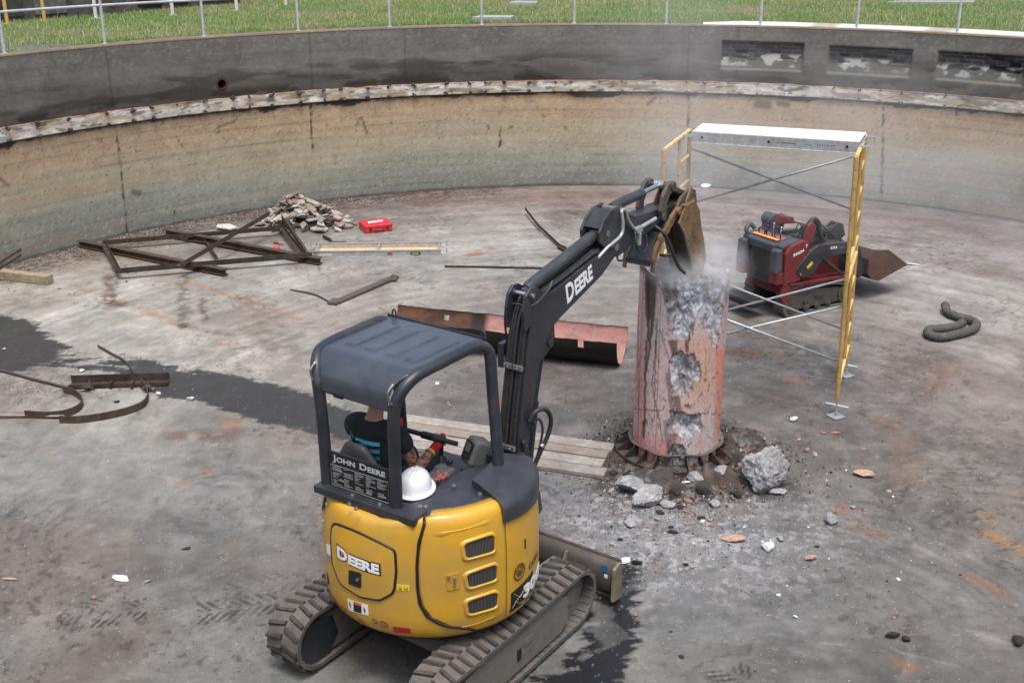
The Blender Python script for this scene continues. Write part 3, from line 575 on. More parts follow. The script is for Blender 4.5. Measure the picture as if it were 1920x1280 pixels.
# ================================================================== COMPACT EXCAVATOR
XC = Vector((-.56, 6.94, 0)); XA = math.radians(55)
EX = thing('compact_excavator', 'yellow and charcoal compact excavator on rubber tracks breaking the pier with its raised boom', 'excavator', XC, XA)
_cu, _su = math.cos(XA), math.sin(XA)
def exl(P):
    dx, dy = P[0]-XC.x, P[1]-XC.y; return Vector((dx*_cu+dy*_su, -dx*_su+dy*_cu, P[2]))
def exat(x, y, z): return exl(at(x, y, z))
def expl(x, y, off):
    d = ray(x, y); n = (-_su, _cu); t = (off+XC.x*n[0]+XC.y*n[1])/(d[0]*n[0]+d[1]*n[1]); return exl((d[0]*t, d[1]*t, CAM_H+d[2]*t))
RB = .772
def extz(x, y, R=RB):
    d = ray(x, y); a = d[0]**2+d[1]**2; b = -2*(d[0]*XC.x+d[1]*XC.y); c = XC.x**2+XC.y**2-R*R; D = max(0, b*b-4*a*c)
    t = (-b-math.sqrt(D))/(2*a); P = exl((d[0]*t, d[1]*t, CAM_H+d[2]*t)); return (math.degrees(math.atan2(P.y, P.x)) % 360, P.z)
def ztop(th): return 1.415+.06*min(1, max(0, (th-185)/30))-.03*min(1, max(0, (th-262)/20))
def rprof(th, z):
    zt = ztop(th)
    pts = [(.55, .66), (.565, .715), (.60, .748), (.68, .768), (.85, RB), (1.15, .768), (zt-.10, .752), (zt-.035, .735), (zt-.008, .712), (zt, .69)]
    for (z0, r0), (z1, r1) in zip(pts[:-1], pts[1:]):
        if z <= z1: t = max(0, (z-z0)/(z1-z0)); r = r0+(r1-r0)*t; break
    else: r = .69
    k = max(0, th-275)/45; r -= .05*min(1, k)**1.5
    return r
def S(th, z, off=0.0):
    a = math.radians(th); r = rprof(th, z)+off; return Vector((r*math.cos(a), r*math.sin(a), z))
def zrow(th, lo=.55):
    zt = ztop(th); return [.55, .557, .565, .58, .60, .64, .68, .76, .85, .95, 1.05, 1.15, 1.22, zt-.10, zt-.07, zt-.035, zt-.02, zt-.008, zt-.003, zt]
def shell(name, ths, zfun=zrow, m=M_YEL, inner=.62, th_shift=None, zclip=None, bev=.006):
    b = MB(); rows = []
    for th in ths:
        zs = zfun(th); col = []
        for z in zs:
            t2 = th if th_shift is None else th_shift(th, z)
            col.append(S(t2, z))
        a = math.radians(th if th_shift is None else th_shift(th, zs[-1])); col.append(Vector((inner*math.cos(a), inner*math.sin(a), zs[-1]-.004)))
        rows.append(col)
    b.grid(rows); o = b.build(name, m, EX, smooth=True, auto=50); q = o.modifiers.new('s', 'SOLIDIFY'); q.thickness = .012; q.offset = -1; q.use_rim = True
    if bev: q = o.modifiers.new('b', 'BEVEL'); q.width = bev; q.segments = 2; q.limit_method = 'ANGLE'; q.angle_limit = math.radians(50)
    return o
# seam between counterweight and side door, from the photo
seam = sorted([(extz(x, y)[1], extz(x, y)[0]) for x, y in ((795,985),(784,1020),(781,1060),(782,1100),(786,1130),(800,1155),(830,1172),(880,1180),(908,1190))])
def seam_th(z):
    if z <= seam[0][0]: return seam[0][1]
    for (z0, t0), (z1, t1) in zip(seam[:-1], seam[1:]):
        if z <= z1: return t0+(t1-t0)*(z-z0)/(z1-z0)
    return seam[-1][1]-3*(z-seam[-1][0])/.1
def build_body():
    T0 = 98.0
    shell('counterweight', [T0+(206-T0)*i/44 for i in range(45)], th_shift=lambda th, z: T0+(th-T0)/(206-T0)*(seam_th(z)-.5-T0))
    def zdoor(th): return [.60, .61, .64, .68, .76, .85, .95, 1.05, 1.15, 1.22]+zrow(th)[13:]
    TD = extz(951, 1060)[0]
    door = shell('engine_door', [206+(TD-206)*i/30 for i in range(31)], zdoor, th_shift=lambda th, z: seam_th(z)+.8+(th-206)/(TD-206)*(TD-.4-seam_th(z)-.8), bev=0)
    def zsil(th): return [.55, .557, .565, .58, .592]
    shell('side_sill', [seam_th(.58)+.8+(300-seam_th(.58)-.8)*i/24 for i in range(25)], zsil, bev=.003)
    def zfr(th): return [.60, .61, .64, .68, .76, .85, .95, 1.05, 1.15, 1.22, 1.27]
    fr = shell('front_side_panel', [TD+.3+(318-TD-.3)*i/18 for i in range(19)], lambda th: [z for z in zfr(th)]+[1.30+.06*math.cos(math.radians(min(90, (th-TD)*2.2)))])
    # dark gasket along the seam
    g = MB(); zs = [.57+.02*i for i in range(45)]; g.tube([S(seam_th(z)+.15, z, .0) for z in zs if z < 1.468], .011, 8); g.build('seam_gasket', M_BLK, EX, smooth=True)
    # grey underside and turntable
    b = MB(); b.cyl((0, 0, .40), (0, 0, .50), .36, n=40); b.cyl((0, 0, .50), (0, 0, .553), .64, .70, n=48); b.build('turntable', M_PLA, EX, smooth=True, auto=40)
    b = MB(); b.cyl((0, 0, .56), (0, 0, .60), .64, n=40); b.box((.25, 0, .9), (.78, .9, .62)); b.box((-.2, 0, .95), (.56, .96, .7)); b.build('upper_frame', M_PLA, EX)
    # rear service door
    def patch(name, pts, off, m, cen=None, rings=8, edge=.010, parent=EX, crown=0.0):
        tz = [extz(x, y) if isinstance(x, (int, float)) and x > 400 else (x, y) for x, y in pts]
        c = (sum(t for t, _ in tz)/len(tz), sum(z for _, z in tz)/len(tz)); rows = []
        for i in range(rings+1):
            k = i/rings; rows.append([S(c[0]+(t-c[0])*k, c[1]+(z-c[1])*k, off+crown*(1-k*k)) for t, z in tz])
        k = 1.0+.0; rows.append([S(t, z, -.004) for t, z in tz])
        b = MB(); b.grid(rows, 0, True); return b.build(name, m, parent, smooth=True, auto=45), tz
    def rounded(pts, r=.25, n=5):
        out = []; L = len(pts)
        for i in range(L):
            p0, p1, p2 = Vector(pts[i-1]), Vector(pts[i]), Vector(pts[(i+1) % L]); a = p1.lerp(p0, r); c = p1.lerp(p2, r)
            for k in range(n+1):
                t = k/n; out.append(tuple(a.lerp(p1, t).lerp(p1.lerp(c, t), t)))
            for k in range(1, 4): out.append(tuple(c.lerp(p2.lerp(p1, r), k/4)))
        return out
    rd = rounded([(621, 982), (662, 998), (712, 1021), (738, 1034), (741, 1070), (737, 1108), (712, 1122), (676, 1116), (640, 1092), (625, 1054)], .22)
    o, tz = patch('rear_door', rd, .010, M_YEL, crown=.006)
    g = MB(); n = len(tz); c = (sum(t for t, _ in tz)/n, sum(z for _, z in tz)/n)
    loop = [S(c[0]+(t-c[0])*1.035, c[1]+(z-c[1])*1.03, .004) for t, z in tz]; loop.append(loop[0])
    g.tube(loop, .0085, 6, cap=False); g.build('door_gasket', M_BLK, o, smooth=True)
    lp, _ = patch('latch_recess', rounded([(657, 1066), (680, 1072), (680, 1100), (657, 1092)], .12), .019, M_BLK, parent=o)
    b = MB(); t, z = extz(675, 1083); p = S(t, z, .020); d = S(t, z, .034)-p; b.cyl(p, p+d, .009, n=12); b.build('door_lock', M_STL, o, smooth=True, auto=40)
    # name lettering on the rear door
    a0, z0 = extz(634, 1040); a1, z1 = extz(711, 1073); ah, zh = extz(634, 1021)
    # measured from photo: baseline runs level round the curve
    VF = small_caps(['DEERE'], 1, .05)
    zb, hgt = z0-.0, .088
    t0, t1 = extz(636, 1032)[0], extz(713, 1062)[0]
    fn = lambda off, gx=0, gz=0: (lambda u, v: S(t0+(t1-t0)*(u*(1+2*gx)-gx), zb+hgt*(v*(1+2*gz)-gz), off))
    VFb = small_caps(['DEERE'], 1, .13)
    decal('lettering_outline', VFb, fn(.0170, .028, .10), M_BLK, o); decal('lettering', VF, fn(.0195), M_WHT, o)  # black outline printed behind the white letters
    # grilles
    mg = bpy.data.materials.new('grille_mesh'); mg.use_nodes = True; nt = mg.node_tree; bb = nt.nodes['Principled BSDF']; tc = N(nt, 'ShaderNodeTexCoord')
    v = N(nt, 'ShaderNodeTexVoronoi', feature='DISTANCE_TO_EDGE'); v.inputs['Scale'].default_value = 95; v.inputs['Randomness'].default_value = .15; nt.links.new(tc.outputs['Object'], v.inputs['Vector'])
    nt.links.new(ramp(nt, v.outputs['Distance'], [(.10, G3(.07)), (.2, G3(.004))]), bb.inputs['Base Color']); bb.inputs['Roughness'].default_value = .5
    for quad in ([(871, 1021), (922, 1004), (928, 1008), (927, 1030), (922, 1034), (875, 1047)], [(875, 1077), (925, 1059), (931, 1063), (930, 1083), (925, 1087), (880, 1101)], [(876, 1127), (926, 1110), (932, 1114), (931, 1133), (926, 1138), (880, 1151)]):
        rp = rounded(quad, .22, 4); g_, tzz = patch('grille', rp, .0045, mg, parent=door)
        nn = len(tzz); cc = (sum(t for t, _ in tzz)/nn, sum(z for _, z in tzz)/nn); b = MB(); rows = []
        for k, off in ((1.0, .003), (1.03, .010), (1.10, .014), (1.22, .014), (1.32, .009), (1.40, -.002)):
            rows.append([S(cc[0]+(t-cc[0])*(1+(k-1)*.62), cc[1]+(z-cc[1])*k, off) for t, z in tzz])
        b.grid(rows, 0, True); b.build('grille_surround', M_YEL, door, smooth=True, auto=60)
    # pressed ribs
    for p0, p1 in (((800, 1006), (936, 972)), ((833, 1184), (944, 1149))):
        a, b_ = extz(*p0), extz(*p1); rb = rrect(abs(b_[0]-a[0]), .030, .012, 4); cth, cz = (a[0]+b_[0])/2, (a[1]+b_[1])/2; bm_ = MB(); rows = []
        dz = (b_[1]-a[1])/(b_[0]-a[0])
        for k, off in ((.0, .006), (.6, .006), (1.0, -.002)): rows.append([S(cth+t*k, cz+z*k+dz*t*k, off) for t, z in rb])
        bm_.grid(rows, 0, True); bm_.build('pressed_rib', M_YEL, door, smooth=True)
    lt, _ = patch('door_latch', rounded([(836, 1078), (861, 1072), (862, 1102), (838, 1107)], .1), .006, mat('latch_yellow', lin((196, 150, 60))*.8, .45), parent=door)
    t, z = extz(841, 1080); p = S(t, z, .008); b = MB(); b.cyl(p, p+(S(t, z, .02)-p), .010, n=12); t, z = extz(852, 1090); b.beam(S(t, z-.03, .012), S(t, z+.035, .012), .012, .012); b.build('latch_bolt', M_STL, lt)
    # stickers
    def sticker(name, q, m, off=.003, parent=EX):
        a, b_, c_, d_ = [extz(x, y) for x, y in q]; rows = []
        for i in range(5):
            v = i/4; rows.append([S((a[0]*(1-v)+d_[0]*v)*(1-u/6)+(b_[0]*(1-v)+c_[0]*v)*u/6, (a[1]*(1-v)+d_[1]*v)*(1-u/6)+(b_[1]*(1-v)+c_[1]*v)*u/6, off) for u in range(7)])
        b = MB(); b.grid(rows); o = b.build(name, m, parent); q = o.modifiers.new('t', 'SOLIDIFY'); q.thickness = .001; return o
    mred = mat('red_reflector', (.42, .02, .02), .35, vary=.05); my = mat('sticker_yellow', (.75, .55, .05), .4, vary=.02)
    sticker('reflector', ((736, 1174), (769, 1178), (769, 1190), (736, 1187)), mred); sticker('reflector', ((615, 1112), (627, 1122), (629, 1137), (618, 1126)), mred)
    s = sticker('warning_label', ((744, 1094), (768, 1096), (768, 1107), (745, 1106)), my)
    b = MB(); a, z = extz(750, 1101); b.tube([S(a-.35, z-.012, .005), S(a+.0, z+.014, .005), S(a+.9, z-.012, .005), S(a-.35, z-.012, .005)], .0018, 5)
    a, z = extz(761, 1102); b.tube([S(a-.7, z+.008, .005), S(a-.7, z-.008, .005), S(a, z-.004, .005), S(a+.8, z-.008, .005), S(a+.8, z+.008, .005)], .0018, 5); b.build('warning_symbol', M_BLK, s)
    s = sticker('safety_label', ((652, 1121), (690, 1133), (691, 1153), (653, 1143)), M_WHT)
    sticker('label_heading', ((663, 1126), (678, 1131), (678, 1136), (663, 1131)), mat('sticker_orange', (.6, .12, .03), .4), .0045, s); sticker('label_text', ((663, 1131), (678, 1136), (678, 1149), (663, 1145)), M_BLK, .0045, s)
    b = MB()
    for (x, y) in ((657, 1133), (684, 1143)):
        a, z = extz(x, y); b.tube([S(a-.4, z+.02, .006), S(a, z, .006), S(a+.3, z-.018, .006)], .003, 5); b.tube([S(a-.6, z-.006, .006), S(a+.5, z+.008, .006)], .002, 5)
    b.build('label_figures', M_BLK, s)
    s = sticker('side_label', ((612, 1018), (619, 1022), (620, 1042), (613, 1036)), M_WHT)
    sticker('side_label', ((611, 1036), (618, 1040), (620, 1054), (613, 1050)), mat('sticker_grey', (.25, .25, .3), .4, vary=.4, dscale=40))
    sticker('model_band', ((958, 1112), (999, 1068), (1000, 1112), (958, 1150)), M_BLK, parent=fr)
    a0, a1 = extz(981, 1100)[0], extz(999, 1090)[0]+4; zz = extz(981, 1122)[1]
    decal('model_number', text_geo('30G', 1, .05), lambda u, v: S(a0+(a1+9-a0)*u, zz+.0+.10*v+.03*u, .006), M_WHT, fr)
    b = MB(); 
    for pts in ([(961, 1140), (972, 1120), (985, 1105), (990, 1112)], [(966, 1126), (978, 1130), (996, 1110)], [(963, 1112), (975, 1118), (980, 1108), (992, 1095)]): b.tube(smooth_path([S(*extz(x, y), .005) for x, y in pts], 4), .0015, 4)
    b.build('leaping_line_art', mat('gold_line', (.5, .42, .2), .5), fr)
    # round toothed dealer badge
    ca, cz = extz(974, 1071); b = MB(); R1 = .052
    def bp(r, a, o=.004): return S(ca+math.degrees(r*math.cos(a)/RB), cz+r*math.sin(a), o)
    for i in range(28): a = 2*PI*i/28; b.beam(bp(R1, a), bp(R1+.012, a), .006, .002)
    b.tube([bp(R1, 2*PI*i/32) for i in range(33)], .0022, 5, cap=False); b.tube([bp(R1*.62, 2*PI*i/28) for i in range(29)], .0016, 5, cap=False)
    rows = [[bp(r, PI+PI*i/12, .005) for i in range(13)] for r in (.004, R1*.6)]; b.grid(rows); b.tube([bp(.02, 1.0), bp(.0, 2), bp(.026, 2.3)], .0035, 5)
    for i in range(9): a = math.radians(160-18*i); b.beam(bp(R1*.72, a), bp(R1*.9, a), .005, .002)
    b.build('dealer_badge', mat('badge_brown', (.09, .055, .012), .6), fr)
    a0 = extz(991, 1064)[0]; decal('dealer_letters', text_geo('CON', 1, .03), lambda u, v: S(a0+12*u, extz(991, 1064)[1]-.02+.045*v+.02*u, .004), mat('badge_brown', (0, 0, 0)), fr)
    b = MB(); a, z = extz(985, 1020); b.tube([S(a, z-.03, .002), S(a, z+.04, .002)], .006, 6); b.build('panel_slot', M_BLK, fr)
    # lower rear pockets
    for (x, y, r) in ((641, 1142, .022), (674, 1168, .026), (702, 1164, .018), (719, 1170, .024)):
        a, z = extz(x, y); b = MB(); rows = []
        for rr, off in ((1.35, -.001), (1.2, .005), (1.0, .004), (.85, -.006+.002), (.0, .0015)): rows.append([S(a+math.degrees(r*rr*math.cos(2*PI*i/16)/RB), z+r*rr*math.sin(2*PI*i/16)*1.1, max(off, .0015)) for i in range(16)])
        b.grid(rows, 0, True); o = b.build('pocket', mat('pocket_yellow', lin((168, 118, 34))*.8, .5), EX, smooth=True)  # pockets in a darker yellow than the body
        if r < .025: b = MB(); p = S(a, z, .002); b.cyl(p, p+(S(a, z, .012)-p), .010, n=6); b.build('pocket_bolt', M_STL, o)
    b = MB(); t, z = extz(615, 1085); rows = [[S(t+dt, z+dz, .003) for dt, dz in ((-2, .05), (1.5, .03), (1.8, -.03), (-2, -.05))], [S(t, z, .003)]*4]; b.grid(rows, 0, True); b.build('vent_slot', M_BLK, EX)
    b = MB(); t, z = extz(602, 935); 
    rows = [[S(t+dt, z+dz, .010) for dt, dz in ((-3, .09), (2.2, .07), (2.8, -.03), (1, -.09), (-3, -.09))], [S(t, z, .012)]*5]; b.grid(rows, 0, True); o = b.build('tail_lamp_cover', M_PLA, EX)
    b = MB()
    for x, y in ((597, 935), (608, 945), (607, 975)): t, z = extz(x, y); p = S(t, z, .012); b.cyl(p, p+(S(t, z, .022)-p), .010, n=6)
    b.build('cover_bolt', M_STL, o)
build_body()
def build_deck():
    # black decking over the body top
    b = MB(); ring = [Vector((.688*math.cos(math.radians(t)), .688*math.sin(math.radians(t)), ztop(t)-.010)) for t in range(98, 262, 6)]
    vs = ring+[Vector((.1, -.68, 1.435)), Vector((.45, -.3, 1.43)), Vector((.1, -.2, 1.45)), Vector((-.42, -.22, 1.455)), Vector((-.45, .42, 1.42)), Vector((-.1, .6, 1.40))]
    n = len(vs); b.add(vs+[v-Vector((0, 0, .05)) for v in vs], [tuple(range(n)), tuple(range(2*n-1, n-1, -1))]+[(i, (i+1) % n, n+(i+1) % n, n+i) for i in range(n)])
    b.build('rear_deck', M_DRK, EX, bevel=.004)
    b = MB()
    for x, y in ((661, 930), (712, 947), (668, 955), (655, 946), (788, 952), (798, 952), (851, 913), (900, 928)):
        p = exat(x, y, 1.455 if x > 720 else 1.475); b.cyl(p, p+Vector((0, 0, .012)), .014, n=12); b.cyl(p, p+Vector((0, 0, .02)), .009, n=6)
    b.build('deck_bolt', M_STL, EX)
    # cab floor, side console and seat base
    b = MB(); b.box((.25, .2, .78), (1.0, .85, .06)); b.box((-.25, .2, 1.02), (.5, .62, .5)); b.build('cab_floor', M_PLA, EX, bevel=.01)
    b = MB(); b.box((.02, -.03, 1.27), (.34, .15, .28), taper=.85); b.box((.10, .0, 1.40), (.12, .10, .06), taper=.7); b.build('arm_console', mat('console_grey', lin((122, 124, 124))*.6, .6), EX, bevel=.02)
    b = MB(); b.box((-.3, -.15, 1.41), (.3, .06, .06)); b.build('deck_lip', M_DRK, EX, bevel=.008)
    # rounded cap over the tank, right front
    rows = []; ths = [256, 260, 267, 275, 285, 296, 306, 314, 320]
    for i, th in enumerate(ths):
        a = math.radians(th); c, s = math.cos(a), math.sin(a); zl = 1.345-.035*min(1, max(0, (th-255)/40)); k = 1.0*min(1, (len(ths)-i)/2.5)
        h = 1.455+.045*k; r = rprof(th, 1.2)+.006; q_ = (th-253)/67; inn = Vector((-.10+.52*q_**.8, -.40+.10*q_, h))
        o1 = Vector((r*c, r*s, zl)); o2 = Vector((r*c, r*s, h-.07)); o3 = Vector(((r-.025)*c, (r-.025)*s, h-.022)); o4 = Vector(((r-.08)*c, (r-.08)*s, h))
        rows.append([o1, o1.lerp(o2, .5), o2, o3, o4, o4.lerp(inn, .4), o4.lerp(inn, .75)+Vector((0, 0, .006)), inn, inn-Vector((0, 0, .09))])
    b = MB(); b.grid(rows); f = rows[-1]; n = len(rows)*len(f)
    b.add(rows[0], [tuple(range(len(f)))]); b.add(rows[-1], [tuple(range(len(f)))])
    fr = [v*1.0 for v in rows[-1]]; b.build('tank_cap', mat('cap_plastic', (.03, .034, .042), .42, vary=.1, dirt=(.08, .08, .082), dirt_amt=.2), EX, smooth=True, auto=55)
    b = MB(); b.box((.36, -.34, 1.12), (.22, .28, .5)); b.box((.5, .1, .8), (.3, .5, .4)); b.build('front_housing', M_DRK, EX, bevel=.03)
build_deck()
def build_canopy():
    r = .041; zR = 2.355
    RRb, LRb = Vector((-.584, -.188, 1.45)), Vector((-.599, .407, 1.45))
    Rp = [RRb, (-.586, -.19, 1.8), (-.588, -.195, 2.06), (-.584, -.202, 2.15), (-.56, -.218, 2.235), (-.51, -.240, 2.303), (-.43, -.260, 2.345), (-.33, -.270, 2.358), (-.2, -.272, 2.36), (.10, -.272, 2.362), (.2, -.278, 2.35), (.265, -.29, 2.31), (.285, -.305, 2.24), (.275, -.33, 2.0), (.245, -.38, 1.7), (.22, -.42, 1.40)]
    Lp = [LRb, (-.60, .41, 1.8), (-.60, .425, 2.12), (-.592, .44, 2.21), (-.565, .47, 2.285), (-.51, .51, 2.33), (-.44, .54, 2.352), (-.3, .56, 2.36), (.1, .57, 2.362), (.2, .57, 2.35), (.27, .565, 2.31), (.29, .56, 2.24), (.30, .53, 1.8), (.30, .50, 1.1), (.30, .50, .8)]
    b = MB(); b.tube(smooth_path(Rp, 5), r, 14); b.build('canopy_post_frame', M_DRK, EX, smooth=True, auto=60)
    b = MB(); b.tube(smooth_path(Lp, 5), r, 14); b.build('canopy_post_frame', M_DRK, EX, smooth=True, auto=60)
    # base beam
    b = MB(); d = (RRb-LRb); d.normalize(); b.beam(LRb-d*.05+Vector((-.01, 0, 0)), RRb+d*.20+Vector((-.01, 0, .0)), .15, .055); b.build('post_base_beam', M_DRK, EX, bevel=.008)
    # roof sheet: curved down at the rear, with four pressed ribs
    rows = []; nx, ny = 90, 110
    def roofz(x, v):
        zz = 2.372
        if x < -.50: zz -= 0
        return zz
    for i in range(nx+1):
        s = i/nx; row = []
        for j in range(ny+1):
            v = j/ny; yr = -.262+0*s; yl = .555
            # path along length: rear lip goes down round a bend
            L = s*1.02
            if L < .05: x, z = -.604, 2.140+L
            elif L < .05+.29: a = (L-.05)/.29*PI/2; x, z = -.604+.185*(1-math.cos(a)), 2.190+.183*math.sin(a)
            else: x, z = -.419+(L-.34), 2.373
            k = min(1, max(0, (x+.604)/.16)); y0 = -.17*(1-k)+yr*k; y1 = .40*(1-k)+yl*k; y = y0+(y1-y0)*v
            # ribs run fore-aft
            for c in (.16, .37, .58, .79):
                dx = abs(v-c); m = (1 if dx < .05 else max(0, 1-(dx-.05)/.012)); mx = 1 if -.33 < x < .12 else max(0, 1-min(abs(x+.33), abs(x-.12))/.012)
                z += .010*m*mx
            z += .004*math.sin(v*PI)*k
            row.append(Vector((x, y, z)))
        rows.append(row)
    b = MB(); b.grid(rows); o = b.build('canopy_roof', mat('roof_paint', (.034, .042, .056), .30, vary=.08, dscale=3, dirt=(.09, .095, .10), dirt_amt=.3, bump=.03, bscale=60, coat=.3), EX, smooth=True, auto=50, solid=.006)
    b = MB(); b.box((.268, .147, 2.365), (.016, .86, .045)); b.box((.275, .147, 2.34), (.012, .80, .03)); b.build('roof_front_lip', M_BLK, EX, bevel=.003)
    b = MB()
    for yy in (-.235, .53):
        for xx in (-.44, -.3, -.16, -.02, .12): b.beam((xx, yy, 2.375), (xx+.085, yy, 2.375), .014, .008)
    b.build('weld_tabs', M_DRK, o)
    def eye(p, d):
        b = MB(); p = Vector(p); b.tube(smooth_path([p, p+Vector((0, 0, .05))+Vector(d)*.2, p+Vector(d)*.7+Vector((0, 0, .055)), p+Vector(d)], 4), .007, 6); b.build('lifting_eye', M_STL if d[0] < -.01 else M_DRK, EX, smooth=True)
    eye((.27, -.28, 2.37), (0, .04, 0)); eye((.27, .5, 2.37), (0, .04, 0))
    for yy, s in ((-.215, 1), (.44, 1)):
        b = MB(); b.tube(smooth_path([(-.615, yy, 2.20), (-.635, yy+.01, 2.24), (-.635, yy+.012, 2.29), (-.60, yy, 2.335)], 5), .008, 7); b.build('lifting_eye', M_STL, EX, smooth=True)
    b = MB(); b.box((-.6, .25, 2.145), (.03, .08, .03)); b.build('rear_lamp_bracket', M_BLK, EX, bevel=.004)
    # name board between the posts
    P0 = Vector((-.606, .375, 1.475)); P1 = Vector((-.592, -.155, 1.475)); dd = (P1-P0); hh = .255
    b = MB(); b.beam(P0+Vector((0, 0, hh/2)), P1+Vector((0, 0, hh/2)), hh, .016, up=(1, 0, 0)); nb = b.build('name_board', M_BLK, EX, bevel=.002)
    nn = Vector((-1, -.026, 0)).normalized()
    fn = lambda u0, u1, v0, v1, off: (lambda u, v: P0+dd*(u0+(u1-u0)*u)+Vector((0, 0, hh*(v0+(v1-v0)*v)))+nn*(.009+off))
    decal('name_letters', small_caps(['JOHN', 'DEERE'], 1, .025), fn(.09, .93, .70, .93, .002), mat('board_letter_grey', (.42, .44, .47), .45), nb)
    b = MB(); q = fn(.05, .97, .05, .64, .001); b.tube([q(0, 0), q(1, 0), q(1, 1), q(0, 1), q(0, 0)], .002, 4)
    rnd = random.Random(5)
    for c in range(5):
        for k in range(15):
            v = .93-.06*k; u = .03+c*.195
            if rnd.random() < .85: b.beam(q(u, v), q(u+rnd.uniform(.05, .17), v), .0045, .001, up=nn)
    for u, v in ((.1, .75), (.12, .3), (.85, .2), (.6, .12)): b.tube([q(u, v), q(u+.05, v+.08), q(u+.1, v), q(u, v)], .002, 4)
    b.build('instruction_print', mat('instruction_print', (.22, .23, .24), .5), nb)
    # seat
    sm = mat('seat_vinyl', (.05, .054, .058), .42, vary=.1, dirt=(.11, .11, .11), dirt_amt=.3)
    sc_, se = -.40, .28; rows = []
    for k, (z, hw, d, xo) in enumerate(((1.30, .20, .05, .0), (1.42, .225, .06, 0), (1.52, .22, .065, -.01), (1.60, .19, .06, -.02), (1.66, .14, .05, -.03), (1.70, .115, .045, -.035), (1.73, .09, .035, -.035), (1.745, .04, .015, -.035))):
        rows.append([Vector((sc_+xo+d*math.sin(2*PI*i/20)*1.0, se+hw*math.cos(2*PI*i/20)*(1 if abs(math.cos(2*PI*i/20)) < .9 else .97), z)) for i in range(20)])
    b = MB(); b.grid(rows, 0, True); b.build('seat_back', sm, EX, smooth=True, subsurf=1)
    b = MB(); b.box((-.15, .28, 1.26), (.46, .44, .12)); b.build('seat_cushion', sm, EX, bevel=.05, seg=4)
    b = MB(); b.box((-.2, -.0, 1.36), (.34, .10, .07)); b.box((-.15, .55, 1.36), (.34, .08, .07)); b.build('arm_rest', M_PLA, EX, bevel=.02)
    # levers
    for (x, y) in ((.215, .085), (.24, .5)):
        b = MB()
        for k in range(7): b.cyl((x, y, 1.30+.020*k), (x, y, 1.315+.020*k), .062-.006*k, .052-.006*k, n=16)
        b.tube([(x, y, 1.42), (x+.005, y, 1.48), (x+.0, y, 1.55)], [.014, .018, .02], 10); b.build('joystick', M_PLA, EX, smooth=True, auto=35)
    b = MB(); b.tube([(.17, -.04, 1.28), (.165, -.04, 1.42)], .008, 8); b.ell((.165, -.04, 1.44), (.018, .018, .02)); b.build('blade_lever', M_PLA, EX, smooth=True)
    # travel handle across the front
    b = MB(); p, q = exat(763, 806, 1.62), Vector((.42, -.1, 1.50)); q = exat(858, 832, 1.56)
    b.tube([p, q], .018, 10); b.tube([p.lerp(q, .3), p.lerp(q, .75)], .027, 12); b.build('grab_bar', M_PLA, EX, smooth=True)
    # monitor pod
    M_POD = mat('pod_grey', (.075, .08, .078), .5, vary=.1, dirt=(.14, .14, .13), dirt_amt=.3); c = Vector((.30, -.17, 1.50)); Rm = Matrix.Rotation(math.radians(-28), 3, 'Z') @ Matrix.Rotation(math.radians(22), 3, 'Y')
    b = MB(); b.box(c, (.15, .17, .20), Rm, taper=.9); po = b.build('monitor_pod', M_POD, EX, bevel=.03, seg=3)
    f = Rm @ Vector((-1, 0, 0)); u = Rm @ Vector((0, 1, 0)); w_ = Rm @ Vector((0, 0, 1))
    b = MB(); b.prism(rrect(.11, .13, .015), c+f*.073+w_*.005, u, w_, f, 0, .006); b.build('screen_bezel', M_BLK, po)
    b = MB(); b.prism(rrect(.066, .062, .003), c+f*.080+w_*.022, u, w_, f, 0, .002); b.build('screen', mat('lcd_grey', (.11, .12, .13), .2, vary=.02), po)
    b = MB()
    for k in range(4): b.box(c+f*.081+u*(-.03+.02*k)-w_*.04, (.003, .012, .012), Rm)
    b.build('screen_buttons', mat('button_dark', (.05, .05, .05), .5), po)
    b = MB(); b.box((.38, -.22, 1.38), (.14, .17, .26), Matrix.Rotation(math.radians(-20), 3, 'Z')); b.box((.36, -.2, 1.2), (.2, .3, .3)); b.build('pod_bracket', M_DRK, EX, bevel=.008)
build_canopy()
